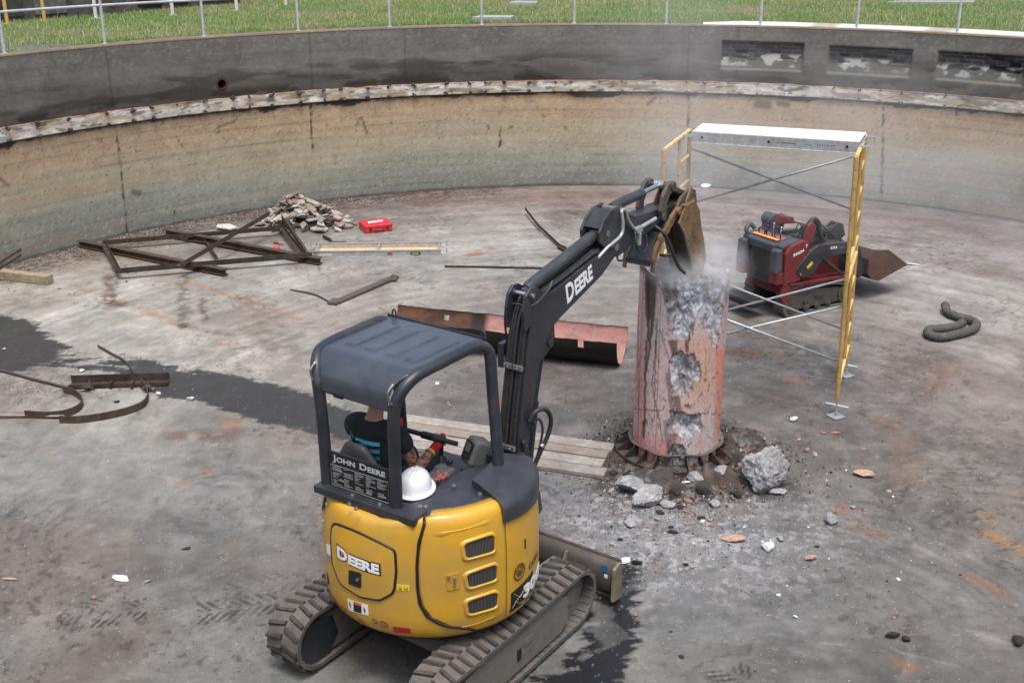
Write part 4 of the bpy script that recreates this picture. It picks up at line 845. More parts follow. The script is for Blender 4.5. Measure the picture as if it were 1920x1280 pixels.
def build_tracks():
    xf, xr, rad, zc = .755, -.70, .225, .262
    def loop(off=0.0, n=18):
        r = rad+off; pts = []
        for i in range(n+1): a = PI/2-PI*i/n; pts.append((xf+r*math.cos(a), zc+r*math.sin(a)))
        for i in range(1, 12): pts.append((xf+(xr-xf)*i/12, zc-r))
        for i in range(n+1): a = -PI/2-PI*i/n; pts.append((xr+r*math.cos(a), zc+r*math.sin(a)))
        for i in range(1, 14): t = i/14; pts.append((xr+(xf-xr)*t, zc+r-.012*math.sin(t*PI)))
        return pts
    for side in (-1, 1):
        yc = side*.625; b = MB(); o = loop(0); n = len(o); inn = loop(-.032)
        rows = [[Vector((x, yc+w_, z)) for x, z in l] for l, w_ in ((o, -.15), (o, -.05), (o, .05), (o, .15), (inn, .15), (inn, .0), (inn, -.15), (o, -.15))]
        b.grid(rows, 0, True)
        # lugs along the belt
        P = [Vector((x, 0, z)) for x, z in o]+[Vector((o[0][0], 0, o[0][1]))]; seg = [(P[i+1]-P[i]).length for i in range(n)]; tot = sum(seg); nl = 46
        def along(s):
            s %= tot; i = 0
            while s > seg[i]: s -= seg[i]; i += 1
            d = (P[i+1]-P[i]).normalized(); return P[i]+d*s, d
        rnd = random.Random(side+9)
        for k in range(nl):
            for w0, w1, sh, ph in ((-.145, -.005, .035, 0), (.005, .145, -.035, .5)):
                s = tot*(k+ph)/nl; p, d = along(s); nrm = Vector((d.z, 0, -d.x)) * -1.0
                c0 = Vector((xf if p.x > xf else (xr if p.x < xr else p.x), 0, zc)); nrm = (p-c0).normalized()
                pa = along(s+sh*w0/.145 if side else s)[0]; dd = d
                h = .024*rnd.uniform(.65, 1.1); jj = rnd.uniform(-.006, .006); vs = []
                for t, hw in ((0, .0185), (h, .0115)):
                    for wv, so in ((w0, -1), (w1, 1)):
                        skew = sh*(so*.5); 
                        for e in (-hw, hw): vs.append(p+dd*(e+skew+jj+rnd.uniform(-.003, .003))+nrm*(t*rnd.uniform(.75, 1.1))+Vector((0, yc+wv, 0)))
                b.add(vs, [(0, 1, 3, 2), (4, 5, 7, 6), (0, 1, 5, 4), (2, 3, 7, 6), (0, 2, 6, 4), (1, 3, 7, 5)], 1)
        # inner guide ribs
        for k in range(60):
            p, d = along(tot*k/60); c0 = Vector((xf if p.x > xf else (xr if p.x < xr else p.x), 0, zc)); nrm = (p-c0).normalized(); q = p-nrm*.034; R3 = Matrix((d, Vector((0, 1, 0)), nrm)).transposed()
            b.box(q+Vector((0, yc, 0)), (.014, .27, .012), R3)
        tr = b.build('rubber_track', [M_RUB, M_LUG], EX, bevel=.0)
        # frame
        fb = MB(); prof = [(-.60, .10), (.52, .10), (.62, .16), (.62, .36), (.50, .415), (-.45, .415), (-.62, .38), (-.70, .25)]
        fb.prism(prof, (0, yc, 0), (1, 0, 0), (0, 0, 1), (0, 1, 0), -.128, .128); fb.beam((-.6, yc-side*-.0, .425), (.5, yc, .425), .22, .01)
        fr = fb.build('track_frame', M_MUD, EX, bevel=.008)
        b2 = MB(); b2.box((-.02, yc+side*.131, .235), (.045, .006, .085)); b2.build('frame_port', M_BLK, fr)
        b2 = MB(); b2.box((.10, yc+side*.131, .29), (.12, .004, .05)); b2.build('frame_plate', M_MUD, fr)
        b2 = MB(); b2.cyl((xf, yc-.05, zc), (xf, yc+.05, zc), .185, n=28); b2.cyl((xf, yc-.07, zc), (xf, yc+.07, zc), .07, n=16); b2.build('idler_wheel', M_MUD, EX, smooth=True, auto=40)
        b2 = MB(); b2.cyl((xr, yc-.06, zc), (xr, yc+.06, zc), .165, n=28); b2.cyl((xr, yc-.12, zc), (xr, yc+.12, zc), .12, n=20)
        for k in range(12): a = 2*PI*k/12; b2.box((xr+.17*math.cos(a), yc, zc+.17*math.sin(a)), (.035, .05, .035), Matrix.Rotation(-a, 3, 'Y'))
        b2.build('drive_sprocket', M_MUD, EX, smooth=True, auto=40)
        b2 = MB()
        for k in range(4): x = -.42+.28*k; b2.cyl((x, yc-.11, .085), (x, yc+.11, .085), .055, n=16)
        b2.build('track_rollers', M_MUD, EX, smooth=True, auto=40)
        b2 = MB(); b2.prism([(-.93, .2), (-.86, .08), (-.60, .08), (-.5, .2), (-.55, .38), (-.8, .42), (-.9, .34)], (0, yc-side*.126, 0), (1, 0, 0), (0, 0, 1), (0, 1, 0), -.004, .004); b2.build('motor_guard', M_DRK, fr)
    b = MB(); b.box((0, 0, .33), (.75, 1.0, .14)); b.box((.0, 0, .40), (.6, .6, .08)); b.beam((.2, .35, .28), (.35, .55, .26), .12, .12); b.build('carbody', M_MUD, EX, bevel=.02)
    # dozer blade
    hw = .83; x0 = 1.20; b = MB(); prof = [(.05, .04), (.0, .11), (-.015, .20), (-.005, .29), (.035, .365)]
    rows = [[Vector((x0+a, y, z)) for a, z in prof] for y in (-hw, -.5, 0, .5, hw)]; b.grid(rows); bl = b.build('dozer_blade', M_BLD, EX, smooth=True, solid=.022)
    b = MB(); b.box((x0+.045, 0, .37), (.03, 2*hw+.01, .018)); b.build('blade_top_edge', M_RST, bl, bevel=.004); b = MB(); b.box((x0+.055, 0, .045), (.02, 2*hw+.01, .07)); b.build('cutting_edge', M_STL, bl)
    for y in (-hw, hw):
        b = MB(); b.prism([(-.07, .06), (-.06, .34), (.05, .37), (.075, .03)], (x0, y, 0), (1, 0, 0), (0, 0, 1), (0, 1, 0), -.012, .012); b.build('blade_end_plate', mat('worn_cream', lin((150, 138, 112))*.7, .8, vary=.3, dirt=(.07, .06, .05), dirt_amt=.6), bl, bevel=.003)
    for y in (-.28, .28):
        b = MB(); b.beam((.5, y, .25), (x0, y, .20), .07, .09); b.build('blade_arm', M_MUD, EX, bevel=.01)
        b = MB(); b.prism([(0, .06), (0, .33), (-.03, .33), (-.14, .12)], (x0, y*1.35, 0), (1, 0, 0), (0, 0, 1), (0, 1, 0), -.008, .008); b.build('blade_gusset', M_MUD, bl)
    b = MB(); b.tube([(.5, 0, .36), (1.0, 0, .30)], .035, 14); b.tube([(1.0, 0, .30), (x0, 0, .28)], .02, 12); b.build('blade_cylinder', M_DRK, EX, smooth=True, auto=50)
    b = MB(); b.box((x0-.022, -hw+.10, .30), (.004, .05, .06)); b.build('blade_sticker', mat('sticker_blue', (.03, .14, .36), .4, vary=.2, dscale=60), bl)
    b = MB(); b.box((x0-.022, -hw+.085, .235), (.004, .03, .03)); b.build('blade_sticker', M_WHT, bl)
build_tracks()
def build_boom():
    w = .088
    low = [(.90, .80), (.90, .95), (.935, 1.30), (.98, 1.60), (1.035, 1.90), (1.075, 2.10), (1.12, 2.24), (1.20, 2.335), (1.32, 2.365), (1.55, 2.405), (1.80, 2.455), (2.10, 2.515), (2.28, 2.55), (2.36, 2.53), (2.37, 2.47), (2.30, 2.41), (2.12, 2.315), (1.92, 2.255), (1.70, 2.19), (1.50, 2.13), (1.38, 2.075), (1.285, 1.98), (1.22, 1.84), (1.155, 1.60), (1.10, 1.35), (1.06, 1.10), (1.04, .85), (.98, .76)]
    b = MB(); b.prism(low, (0, 0, 0), (1, 0, 0), (0, 0, 1), (0, 1, 0), -w, w); bo = b.build('boom', M_DRK, EX, bevel=.007)
    # raised edge weld, belly bracket, pocket
    b = MB(); b.prism([(1.30, 1.98), (1.46, 2.08), (1.47, 1.98), (1.40, 1.90), (1.30, 1.84), (1.24, 1.86)], (0, 0, 0), (1, 0, 0), (0, 0, 1), (0, 1, 0), -.06, .06); b.cyl((1.40, -.075, 1.95), (1.40, .075, 1.95), .035, n=14); b.build('belly_bracket', M_DRK, bo, bevel=.004)
    b = MB(); b.tube([(1.40, 0, 1.95), (1.27, 0, 1.45)], .022, 12); b.tube([(1.27, 0, 1.5), (1.14, 0, .72)], .042, 16); b.build('boom_cylinder', M_DRK, EX, smooth=True, auto=50)
    # swing post
    b = MB(); b.prism([(.72, .5), (.72, .80), (.86, .92), (1.0, .96), (1.16, .80), (1.2, .62), (1.0, .52)], (0, 0, 0), (1, 0, 0), (0, 0, 1), (0, 1, 0), -.14, -.10); b.prism([(.72, .5), (.72, .80), (.86, .92), (1.0, .96), (1.16, .80), (1.2, .62), (1.0, .52)], (0, 0, 0), (1, 0, 0), (0, 0, 1), (0, 1, 0), .10, .14)
    b.cyl((.74, 0, .44), (.74, 0, .86), .10, n=20); b.cyl((.98, -.16, .88), (.98, .16, .88), .045, n=16); b.box((.9, 0, .6), (.35, .22, .12)); b.build('swing_post', M_DWORN, EX, bevel=.006)
    # knee lugs
    for y in (-.075, .075):
        b = MB(); b.prism([(1.02, 2.16), (1.00, 2.32), (1.03, 2.43), (1.09, 2.475), (1.16, 2.47), (1.26, 2.41), (1.36, 2.365), (1.2, 2.2)], (0, y, 0), (1, 0, 0), (0, 0, 1), (0, 1, 0), -.012, .012); b.cyl((1.10, y-.022, 2.42), (1.10, y+.022, 2.42), .035, n=14); b.build('cylinder_lug', M_DRK, bo, bevel=.003)
    b = MB(); b.cyl((1.10, -.11, 2.42), (1.10, .11, 2.42), .018, n=12); b.build('lug_pin', M_STL, bo, smooth=True, auto=40)
    # arm cylinder
    b = MB(); b.tube([(1.11, 0, 2.42), (1.16, 0, 2.43)], .032, 12); b.tube([(1.16, 0, 2.435), (1.20, 0, 2.444), (2.06, 0, 2.622), (2.10, 0, 2.63)], [.040, .050, .050, .044], 20); b.build('arm_cylinder', M_DWORN, EX, smooth=True, auto=50)
    b = MB(); b.tube([(2.10, 0, 2.63), (2.20, 0, 2.65)], .024, 14); b.cyl((2.18, -.05, 2.645), (2.18, .05, 2.645), .035, n=14); b.build('arm_cylinder_rod', M_STL, EX, smooth=True, auto=50)
    # hose pipes along the back face and over the knee
    b = MB()
    for k, y in enumerate((-.058, -.030, .012, .042, .066)):
        pts = [(.86, y*1.2, .84), (.885, y, 1.0), (.915, y, 1.3), (.962, y, 1.6), (1.015, y, 1.9), (1.052, y, 2.1), (1.095, y, 2.24), (1.17, y, 2.35), (1.32, y, 2.395), (1.6, y*1.1, 2.44), (1.85, y*1.1, 2.49), (2.05, y*1.2-.01, 2.54)]
        b.tube(smooth_path(pts, 5), .013 if k % 2 else .016, 8)
    b.build('hydraulic_pipes', M_HOSE, bo, smooth=True)
    for z, x in ((1.255, .895), (1.875, .995)):
        for y in (-.045, .042):
            b = MB(); b.box((x-.004, y, z), (.03, .078, .04), Matrix.Rotation(math.radians(9), 3, 'Y')); b.cyl((x-.028, y, z), (x-.01, y, z), .008, n=6); b.build('pipe_clamp', M_STL, bo, bevel=.004)
    b = MB(); b.tube(smooth_path([(1.07, .11, 2.02), (1.05, .115, 2.18), (1.06, .11, 2.30), (1.075, .06, 2.335), (1.09, -.07, 2.34), (1.15, -.105, 2.355), (1.30, -.11, 2.42), (1.36, -.10, 2.47)], 6), .009, 8); b.build('guard_loop', M_DRK, bo, smooth=True)
    b = MB(); b.box((1.06, .13, 2.02), (.10, .05, .012)); b.box((1.015, .13, 1.93), (.012, .05, .19)); b.box((1.06, .13, 1.84), (.10, .05, .012)); b.build('work_lamp_bracket', M_DRK, bo, bevel=.004)
    b = MB(); b.ell((1.07, .135, 1.86), (.035, .03, .03)); b.build('work_lamp', M_PLA, bo, smooth=True)
    # hose loops at the right of the boom foot
    for pts, r in (([(1.05, -.10, 1.42), (1.10, -.13, 1.50), (1.18, -.17, 1.50), (1.24, -.18, 1.40), (1.22, -.17, 1.28), (1.15, -.15, 1.16), (1.10, -.12, 1.04)], .018), ([(1.10, -.11, 1.40), (1.15, -.13, 1.42), (1.17, -.15, 1.34), (1.16, -.14, 1.22), (1.12, -.13, 1.1)], .010), ([(.98, -.10, 1.30), (1.00, -.12, 1.12), (1.03, -.13, .95), (1.02, -.12, .72)], .016), ([(1.02, -.10, 1.25), (1.05, -.12, 1.05), (1.08, -.12, .85), (1.06, -.1, .66)], .012)):
        b = MB(); b.tube(smooth_path(pts, 7), r, 8); b.build('swing_hose', M_HOSE, EX, smooth=True)
    b = MB(); b.ell((1.16, -.155, 1.2), (.028, .02, .02)); b.build('hose_clip', M_STL, EX, smooth=True)
    for (x, z) in ((.93, 1.16), (.985, 1.17)):
        b = MB(); b.box((x, -.10, z), (.03, .03, .05)); b.build('hose_fitting', M_STL, EX, bevel=.004)
    for y in (-.06, -.02, .02, .06):
        b = MB(); b.tube(smooth_path([(.86, y*1.2, .86), (.80, y*1.5, .72), (.72, y*2, .62), (.55, y*2, .66)], 6), .015, 8); b.build('boom_hose', M_HOSE, EX, smooth=True)
    # side lettering on the boom
    VF = small_caps(['DEERE'], 1, .04)
    a = expl(1064, 570, -w-.003); c = expl(1112, 522, -w-.003); up = expl(1061, 545, -w-.003)
    ux = (c-a); uy = (up-a); decal('boom_lettering', VF, lambda u, v: a+ux*u+uy*v*1.36, M_WHT, bo)
    b = MB(); b.prism([(0, 0), (.20, .03), (.22, .06), (.02, .03)], (1.98, -w, 2.33), (1, 0, 0), (0, 0, 1), (0, 1, 0), -.003, 0); b.build('boom_side_rib', M_DRK, bo)
    # arm (dipper)
    aw = .07; b = MB()
    b.prism([(2.30, 2.41), (2.42, 2.40), (2.62, 2.43), (2.85, 2.485), (3.2, 2.54), (3.40, 2.555), (3.44, 2.60), (3.40, 2.645), (3.1, 2.66), (2.7, 2.68), (2.45, 2.76), (2.38, 2.80), (2.25, 2.80), (2.24, 2.6)], (0, 0, 0), (1, 0, 0), (0, 0, 1), (0, 1, 0), -aw, aw); ar = b.build('dipper_arm', M_DWORN, EX, bevel=.006)
    for y in (-.082, .082):
        b = MB(); b.prism([(2.12, 2.555), (2.06, 2.60), (2.05, 2.68), (2.12, 2.77), (2.22, 2.825), (2.36, 2.84), (2.46, 2.80), (2.46, 2.66), (2.40, 2.50), (2.28, 2.48)], (0, y, 0), (1, 0, 0), (0, 0, 1), (0, 1, 0), -.011, .011); b.build('arm_side_plate', M_DWORN, ar, bevel=.003)
    b = MB(); b.beam((2.09, 0, 2.70), (2.24, 0, 2.825), .145, .014, up=(1, 0, -1)); b.build('arm_rear_plate', M_DRK, ar)
    for x, z, r, h in ((2.29, 2.515, .034, .12), (2.18, 2.645, .024, .10), (2.38, 2.80, .026, .10)): b = MB(); b.cyl((x, -h, z), (x, h, z), r, n=16); b.build('arm_pin', M_MUD, ar, smooth=True, auto=40)
    # bucket cylinder
    b = MB(); b.tube([(2.38, 0, 2.805), (2.44, 0, 2.81), (2.86, 0, 2.825), (2.90, 0, 2.826)], [.036, .042, .042, .036], 18); b.build('bucket_cylinder', M_DWORN, EX, smooth=True, auto=50)
    b = MB(); b.tube([(2.9, 0, 2.826), (3.22, 0, 2.84)], .022, 14); b.cyl((3.22, -.045, 2.84), (3.22, .045, 2.84), .035, n=14); b.build('bucket_cylinder_rod', M_STL, EX, smooth=True, auto=50)
    # grey metal pipes over the arm pivot
    b = MB()
    for pts in ([expl(1165, 395, -.11), expl(1168, 420, -.12), expl(1165, 440, -.12), expl(1150, 455, -.12), expl(1138, 465, -.11), expl(1120, 485, -.08)], [expl(1165, 395, -.11), expl(1172, 394, -.1), expl(1178, 412, -.1), expl(1190, 430, -.1), expl(1200, 436, -.1)]):
        b.tube(smooth_path(pts, 6), .014, 9)
    b.build('steel_pipe', M_GAL, EX, smooth=True)
    b = MB(); c = expl(1197, 430, -.10); b.box(c, (.09, .04, .05)); b.box(c+Vector((.0, -.01, -.08)), (.03, .03, .11)); b.tube([c+Vector((.05, 0, .01)), c+Vector((.30, 0, .03))], .018, 10); b.build('hydraulic_valve', M_GAL, EX, bevel=.004)
    for pts, r in (([expl(1190, 430, -.1), expl(1193, 455, -.14), expl(1197, 470, -.15), expl(1208, 472, -.15), expl(1213, 460, -.12), expl(1211, 440, -.1)], .009), ([expl(1157, 480, -.08), expl(1160, 488, -.12), expl(1170, 486, -.12), expl(1178, 470, -.1), expl(1182, 460, -.08)], .009),
                   ([expl(1228, 424, -.10), expl(1243, 436, -.17), expl(1255, 458, -.21), expl(1263, 480, -.22), expl(1274, 502, -.21), expl(1284, 512, -.19)], .015), ([expl(1236, 478, -.02), expl(1250, 479, -.08), expl(1262, 476, -.12)], .013)):
        b = MB(); b.tube(smooth_path(pts, 7), r, 9); b.build('tool_hose', M_HOSE, EX, smooth=True)
    # linkage
    mk = mat('worn_linkage', (.05, .046, .042), .6, vary=.25, dirt=lin((120, 104, 84))*.6, dirt_amt=.6, bump=.15, bscale=60)
    my = mat('worn_yellow_steel', lin((150, 118, 72))*.7, .7, vary=.25, dscale=9, dirt=lin((84, 70, 58))*.55, dirt_amt=.8, spots=(.035, .03, .028), spot_lo=.56, spot_hi=.62, sscale=22, bump=.2, bscale=50)
    for y in (-.11, .11):
        b = MB(); pts = [(3.06, 2.58), (3.02, 2.66), (3.05, 2.78), (3.14, 2.87), (3.24, 2.885), (3.28, 2.84), (3.24, 2.80), (3.17, 2.77), (3.12, 2.70), (3.13, 2.60)]; b.prism(pts, (0, y, 0), (1, 0, 0), (0, 0, 1), (0, 1, 0), -.016, .016); b.cyl((3.22, y-.03, 2.84), (3.22, y+.03, 2.84), .042, n=14); b.cyl((3.08, y-.025, 2.6), (3.08, y+.025, 2.6), .035, n=14); b.build('link_plate', mk, EX, bevel=.004)
    b = MB(); b.beam((3.24, 0, 2.84), (3.62, 0, 2.68), .14, .05); b.cyl((3.62, -.12, 2.68), (3.62, .12, 2.68), .04, n=14); b.cyl((3.22, -.14, 2.84), (3.22, .14, 2.84), .022, n=12); b.build('bucket_link', mk, EX, bevel=.01)
    # coupler
    b = MB()
    for y in (-.10, .10): b.prism([(3.36, 2.50), (3.34, 2.62), (3.42, 2.70), (3.58, 2.75), (3.70, 2.72), (3.74, 2.60), (3.66, 2.48)], (0, y, 0), (1, 0, 0), (0, 0, 1), (0, 1, 0), -.015, .015)
    b.box((3.52, 0, 2.57), (.26, .18, .10)); b.cyl((3.42, -.13, 2.60), (3.42, .13, 2.60), .035, n=14); b.cyl((3.66, -.13, 2.63), (3.66, .13, 2.63), .03, n=14)
    for x, z in ((3.5, 2.66), (3.62, 2.60), (3.68, 2.68)): b.cyl((x, -.125, z), (x, -.10, z), .018, n=6)
    b.build('quick_coupler', mk, EX, bevel=.006)
    b = MB(); b.beam((3.40, -.13, 2.5), (3.58, -.13, 2.76), .02, .06); b.beam((3.26, .08, 2.60), (3.42, .08, 2.80), .02, .05); b.build('coupler_yellow_plate', my, EX, bevel=.004)
    # narrow trenching bucket, mouth towards the cab
    y0, y1 = -.155, .045; prof = [(3.30, 2.50), (3.42, 2.63), (3.60, 2.645), (3.70, 2.54), (3.76, 2.38), (3.85, 2.20), (3.905, 2.03), (3.86, 1.94), (3.77, 1.885), (3.66, 1.93), (3.58, 2.08), (3.46, 2.34)]
    mk2 = mat('dark_mouth_fill', (.035, .030, .027), .6, vary=.3, dirt=lin((130, 92, 56))*.6, dirt_amt=.55, bump=.3)
    b = MB(); b.prism(prof, (0, y0, 0), (1, 0, 0), (0, 0, 1), (0, 1, 0), -.008, .008); bk = b.build('bucket_side', my, EX, bevel=.003); bk.name = 'bucket'
    b = MB(); b.prism(prof, (0, y1, 0), (1, 0, 0), (0, 0, 1), (0, 1, 0), -.008, .008); b.build('bucket_side', my, bk, bevel=.003)
    b = MB(); b.grid([[Vector((x, y, z)) for x, z in prof[1:9]] for y in (y0, (y0+y1)/2, y1)]); b.build('bucket_back', my, bk, smooth=True, solid=.016)
    b = MB(); b.grid([[Vector((x+.05, y, z-.01)) for x, z in ((3.42, 2.52), (3.50, 2.34), (3.62, 2.10), (3.72, 1.95))] for y in (y0+.01, y1-.01)]); b.build('bucket_inside', mk2, bk)  # dark sheet across the mouth stands in for the shaded hollow
    b = MB(); e = [(3.40, y0, 2.42), (3.455, y0-.004, 2.33), (3.56, y0-.006, 2.12), (3.655, y0-.004, 1.945), (3.70, y0+.03, 1.895), (3.73, (y0+y1)/2, 1.87), (3.70, y1-.03, 1.895), (3.655, y1, 1.945), (3.56, y1+.004, 2.12), (3.455, y1+.004, 2.33), (3.40, y1, 2.42)]
    b.tube(smooth_path(e, 6), .015, 9); b.build('mouth_rim', M_MUD, bk, smooth=True)
    b = MB(); b.box((3.80, (y0+y1)/2, 1.885), (.10, y1-y0+.03, .03), Matrix.Rotation(math.radians(-30), 3, 'Y')); b.build('bucket_lip', M_MUD, bk, bevel=.004)
    # thumb: plate with two serrated tines
    tA = [(3.425, 2.57), (3.32, 2.60), (3.27, 2.54), (3.25, 2.48), (3.20, 2.45), (3.18, 2.41), (3.13, 2.41), (3.11, 2.36), (3.06, 2.36), (3.04, 2.31), (3.00, 2.30), (2.985, 2.25), (2.95, 2.22), (2.93, 2.13), (2.895, 2.15), (2.89, 2.26), (2.93, 2.38), (3.02, 2.47), (3.12, 2.54), (3.22, 2.62), (3.30, 2.66), (3.42, 2.64)]
    cA = [(3.40, 2.59), (3.28, 2.56), (3.16, 2.475), (3.05, 2.40), (2.97, 2.29), (2.93, 2.14)]
    tA = [(min(cA, key=lambda c: (c[0]-x)**2+(c[1]-z)**2), (x, z)) for x, z in tA]; tA = [(c[0]+(x-c[0])*.62, c[1]+(z-c[1])*.62) for c, (x, z) in tA]
    b = MB(); b.prism(tA, (0, -.12, 0), (1, 0, 0), (0, 0, 1), (0, 1, 0), -.016, .016); b.cyl((3.34, -.15, 2.60), (3.34, -.10, 2.60), .035, n=14); b.cyl((3.16, -.14, 2.50), (3.16, -.10, 2.50), .018, n=10); b.build('thumb_tine', my, EX, bevel=.004)
    b = MB(); b.prism([(x-.03, z+.01) for x, z in tA], (0, .14, 0), (1, 0, 0), (0, 0, 1), (0, 1, 0), -.016, .016); b.build('thumb_tine', my, EX, bevel=.004)
    b = MB(); b.beam((2.96, -.10, 2.33), (2.96, .13, 2.33), .03, .30, up=(.45, 0, 1)); b.beam((2.90, -.13, 2.24), (2.90, .15, 2.24), .035, .035); b.box((3.15, .01, 2.46), (.3, .20, .03), Matrix.Rotation(math.radians(-28), 3, 'Y')); b.build('thumb_plate', M_DWORN, EX, bevel=.004)
build_boom()
# ================================================================== OPERATOR AND HARD HAT
def ex_world(v): return Vector((XC.x+v[0]*_cu-v[1]*_su, XC.y+v[0]*_su+v[1]*_cu, v[2]))
def skin_mesh(name, chains, m, parent, o0, sub=1, voxel=.011):
    """each chain [(point, radius), ...] grows its own skinned tube; a voxel remesh fuses them into one continuous surface"""
    vs, es, rs, roots = [], [], [], set()
    for ch in chains:
        roots.add(len(vs))
        for k, (p, r) in enumerate(ch):
            vs.append(Vector(p)-Vector(o0)); rs.append(r if isinstance(r, tuple) else (r, r))
            if k: es.append((len(vs)-2, len(vs)-1))
    me = bpy.data.meshes.new(name); me.from_pydata(vs, es, []); me.materials.append(m); o = bpy.data.objects.new(name, me); COL.objects.link(o)
    if parent is not None: o.parent = parent
    o.modifiers.new('skin', 'SKIN').use_smooth_shade = True
    bm = bmesh.new(); bm.from_mesh(me); L = bm.verts.layers.skin.verify()
    for v, r in zip(bm.verts, rs): v[L].radius = r; v[L].use_root = (v.index in roots)
    bm.to_mesh(me); bm.free(); q = o.modifiers.new('sub', 'SUBSURF'); q.levels = 2; q.render_levels = 2
    q = o.modifiers.new('re', 'REMESH'); q.mode = 'VOXEL'; q.voxel_size = voxel; q.use_smooth_shade = True
    q = o.modifiers.new('sm', 'SMOOTH'); q.factor = .5; q.iterations = 5
    dg = bpy.context.evaluated_depsgraph_get(); m2 = bpy.data.meshes.new_from_object(o.evaluated_get(dg)); o.modifiers.clear(); o.data = m2; bpy.data.meshes.remove(me); m2.name = name
    return o
def build_operator():
    O0 = Vector((-.18, .27, 1.30)); w0 = ex_world(O0)
    T = thing('person', 'seated machine operator in a black T-shirt with blue back stripes and a red glove', 'person', w0, XA)
    skin = mat('tattooed_skin', lin((176, 124, 100))*.8, .55, vary=.08, spots=lin((84, 66, 62))*.7, spot_lo=.50, spot_hi=.56, sscale=34)
    skp = mat('skin', lin((186, 134, 110))*.8, .55, vary=.05); shirt = mat('black_cotton', (.010, .011, .014), .9, vary=.2, dscale=9, bump=.2, bscale=12)
    hair = mat('short_dark_hair', (.02, .014, .01), .8, vary=.3, dscale=40, bump=.3, bscale=150); jean = mat('dark_trousers', (.02, .024, .034), .9, vary=.25, dscale=10, bump=.2, bscale=15)
    y = .285
    sh = [[((-.22, y, 1.32), (.15, .12)), ((-.25, y, 1.45), (.15, .115)), ((-.27, y, 1.62), (.20, .13)), ((-.27, y, 1.76), (.19, .115)), ((-.25, y, 1.86), (.075, .07))],
          [((-.27, y, 1.76), (.16, .11)), ((-.25, y-.17, 1.79), .080), ((-.22, y-.225, 1.74), .074), ((-.175, y-.235, 1.63), .070)],
          [((-.27, y, 1.76), (.16, .11)), ((-.25, y+.17, 1.79), .080), ((-.22, y+.225, 1.74), .074), ((-.175, y+.235, 1.63), .070)]]
    bodyc = [[((-.22, y, 1.35), .10), ((-.26, y, 1.60), .11), ((-.26, y, 1.78), .09), ((-.235, y, 1.86), .058), ((-.205, y, 1.93), .056), ((-.185, y, 1.98), (.072, .085)), ((-.175, y, 2.04), (.080, .098)), ((-.175, y, 2.10), (.074, .090)), ((-.18, y, 2.14), (.045, .055))]]
    for s in (-1, 1):
        bodyc.append([((-.26, y, 1.78), .09), ((-.24, y+s*.19, 1.77), .05), ((-.16, y+s*.235, 1.60), .050), ((-.11, y+s*.228, 1.465), .046), ((-.05, y+s*.21, 1.452), .050), ((.06, y+s*.19, 1.475), .040), ((.145, y+s*.185, 1.505), .028)])
        bodyc.append([((-.22, y, 1.35), .10), ((-.12, y+s*.10, 1.33), .09), ((.08, y+s*.13, 1.36), .08), ((.26, y+s*.14, 1.37), .062), ((.30, y+s*.14, 1.2), .055), ((.32, y+s*.14, .95), .042)])
    b = skin_mesh('body', bodyc, skin, T, O0); b.data.materials.append(skp)
    for pl_ in b.data.polygons:
        if pl_.center.z > 1.80-O0.z and abs(pl_.center.y) < .14: pl_.material_index = 1
    skin_mesh('t_shirt', sh, shirt, T, O0)
    tr = []
    for s in (-1, 1): tr.append([((-.24, y, 1.34), .12), ((-.14, y+s*.10, 1.335), .105), ((.08, y+s*.13, 1.365), .09), ((.26, y+s*.14, 1.375), .072), ((.31, y+s*.14, 1.2), .064), ((.33, y+s*.14, .95), .055)])
    skin_mesh('trousers', tr, jean, T, O0)
    bt = MB()
    for s in (-1, 1): bt.ell(Vector((.38, y+s*.14, .87))-O0, (.13, .05, .06), nu=14, nv=8, zmin=-.9)
    bt.build('work_boots', M_PLA, T, smooth=True)
    # hair cap, ears, nose (the head is under the canopy)
    h = MB(); h.ell(Vector((-.185, y, 2.065))-O0, (.098, .083, .095), nu=20, nv=12, zmin=-.45); h.build('hair', hair, T, smooth=True)
    f = MB(); f.ell(Vector((-.175, y-.083, 2.03))-O0, (.018, .01, .03)); f.ell(Vector((-.175, y+.083, 2.03))-O0, (.018, .01, .03)); f.ell(Vector((-.08, y, 2.02))-O0, (.016, .013, .024)); f.box(Vector((-.086, y, 1.985))-O0, (.012, .045, .008))
    f.build('ears_and_nose', skp, T, smooth=True)
    e = MB(); e.ell(Vector((-.095, y-.03, 2.045))-O0, (.01, .012, .008)); e.ell(Vector((-.095, y+.03, 2.045))-O0, (.01, .012, .008)); e.build('eyes', M_BLK, T, smooth=True)
    # gloved hands closed round the levers: palm, four bent fingers, thumb
    red = mat('red_glove', (.50, .018, .022), .7, vary=.15, dscale=30, bump=.2, bscale=80); cuff = mat('glove_cuff_yellow', (.6, .42, .05), .7)
    for s, lv in ((-1, (.215, .085)), (1, (.24, .5))):
        wr = Vector((.145, y+s*.185, 1.505)); kn = Vector((lv[0]-.015, lv[1]-.035*1, 1.575)); ch = [[(tuple(wr-Vector((.03, 0, .008))), .032), (tuple(wr), .034), (tuple(wr.lerp(kn, .5)), (.042, .034)), (tuple(wr.lerp(kn, .8)), (.042, .030))]]
        g = skin_mesh('glove', ch, red, T, O0, voxel=.006)
        for k in range(4):
            zf = 1.590-.020*k; base = Vector((lv[0]-.028, lv[1]-.030, zf)); L = (.95, 1.08, 1.0, .82)[k]
            c = [(tuple(base), .0125), (tuple(base+Vector((.034*L, -.006, .004))), .012), (tuple(base+Vector((.056*L, .020*L, .002))), .011), (tuple(base+Vector((.050*L, .048*L, -.002))), .0095)]
            skin_mesh('glove_finger', [c], red, g, O0, voxel=.004)
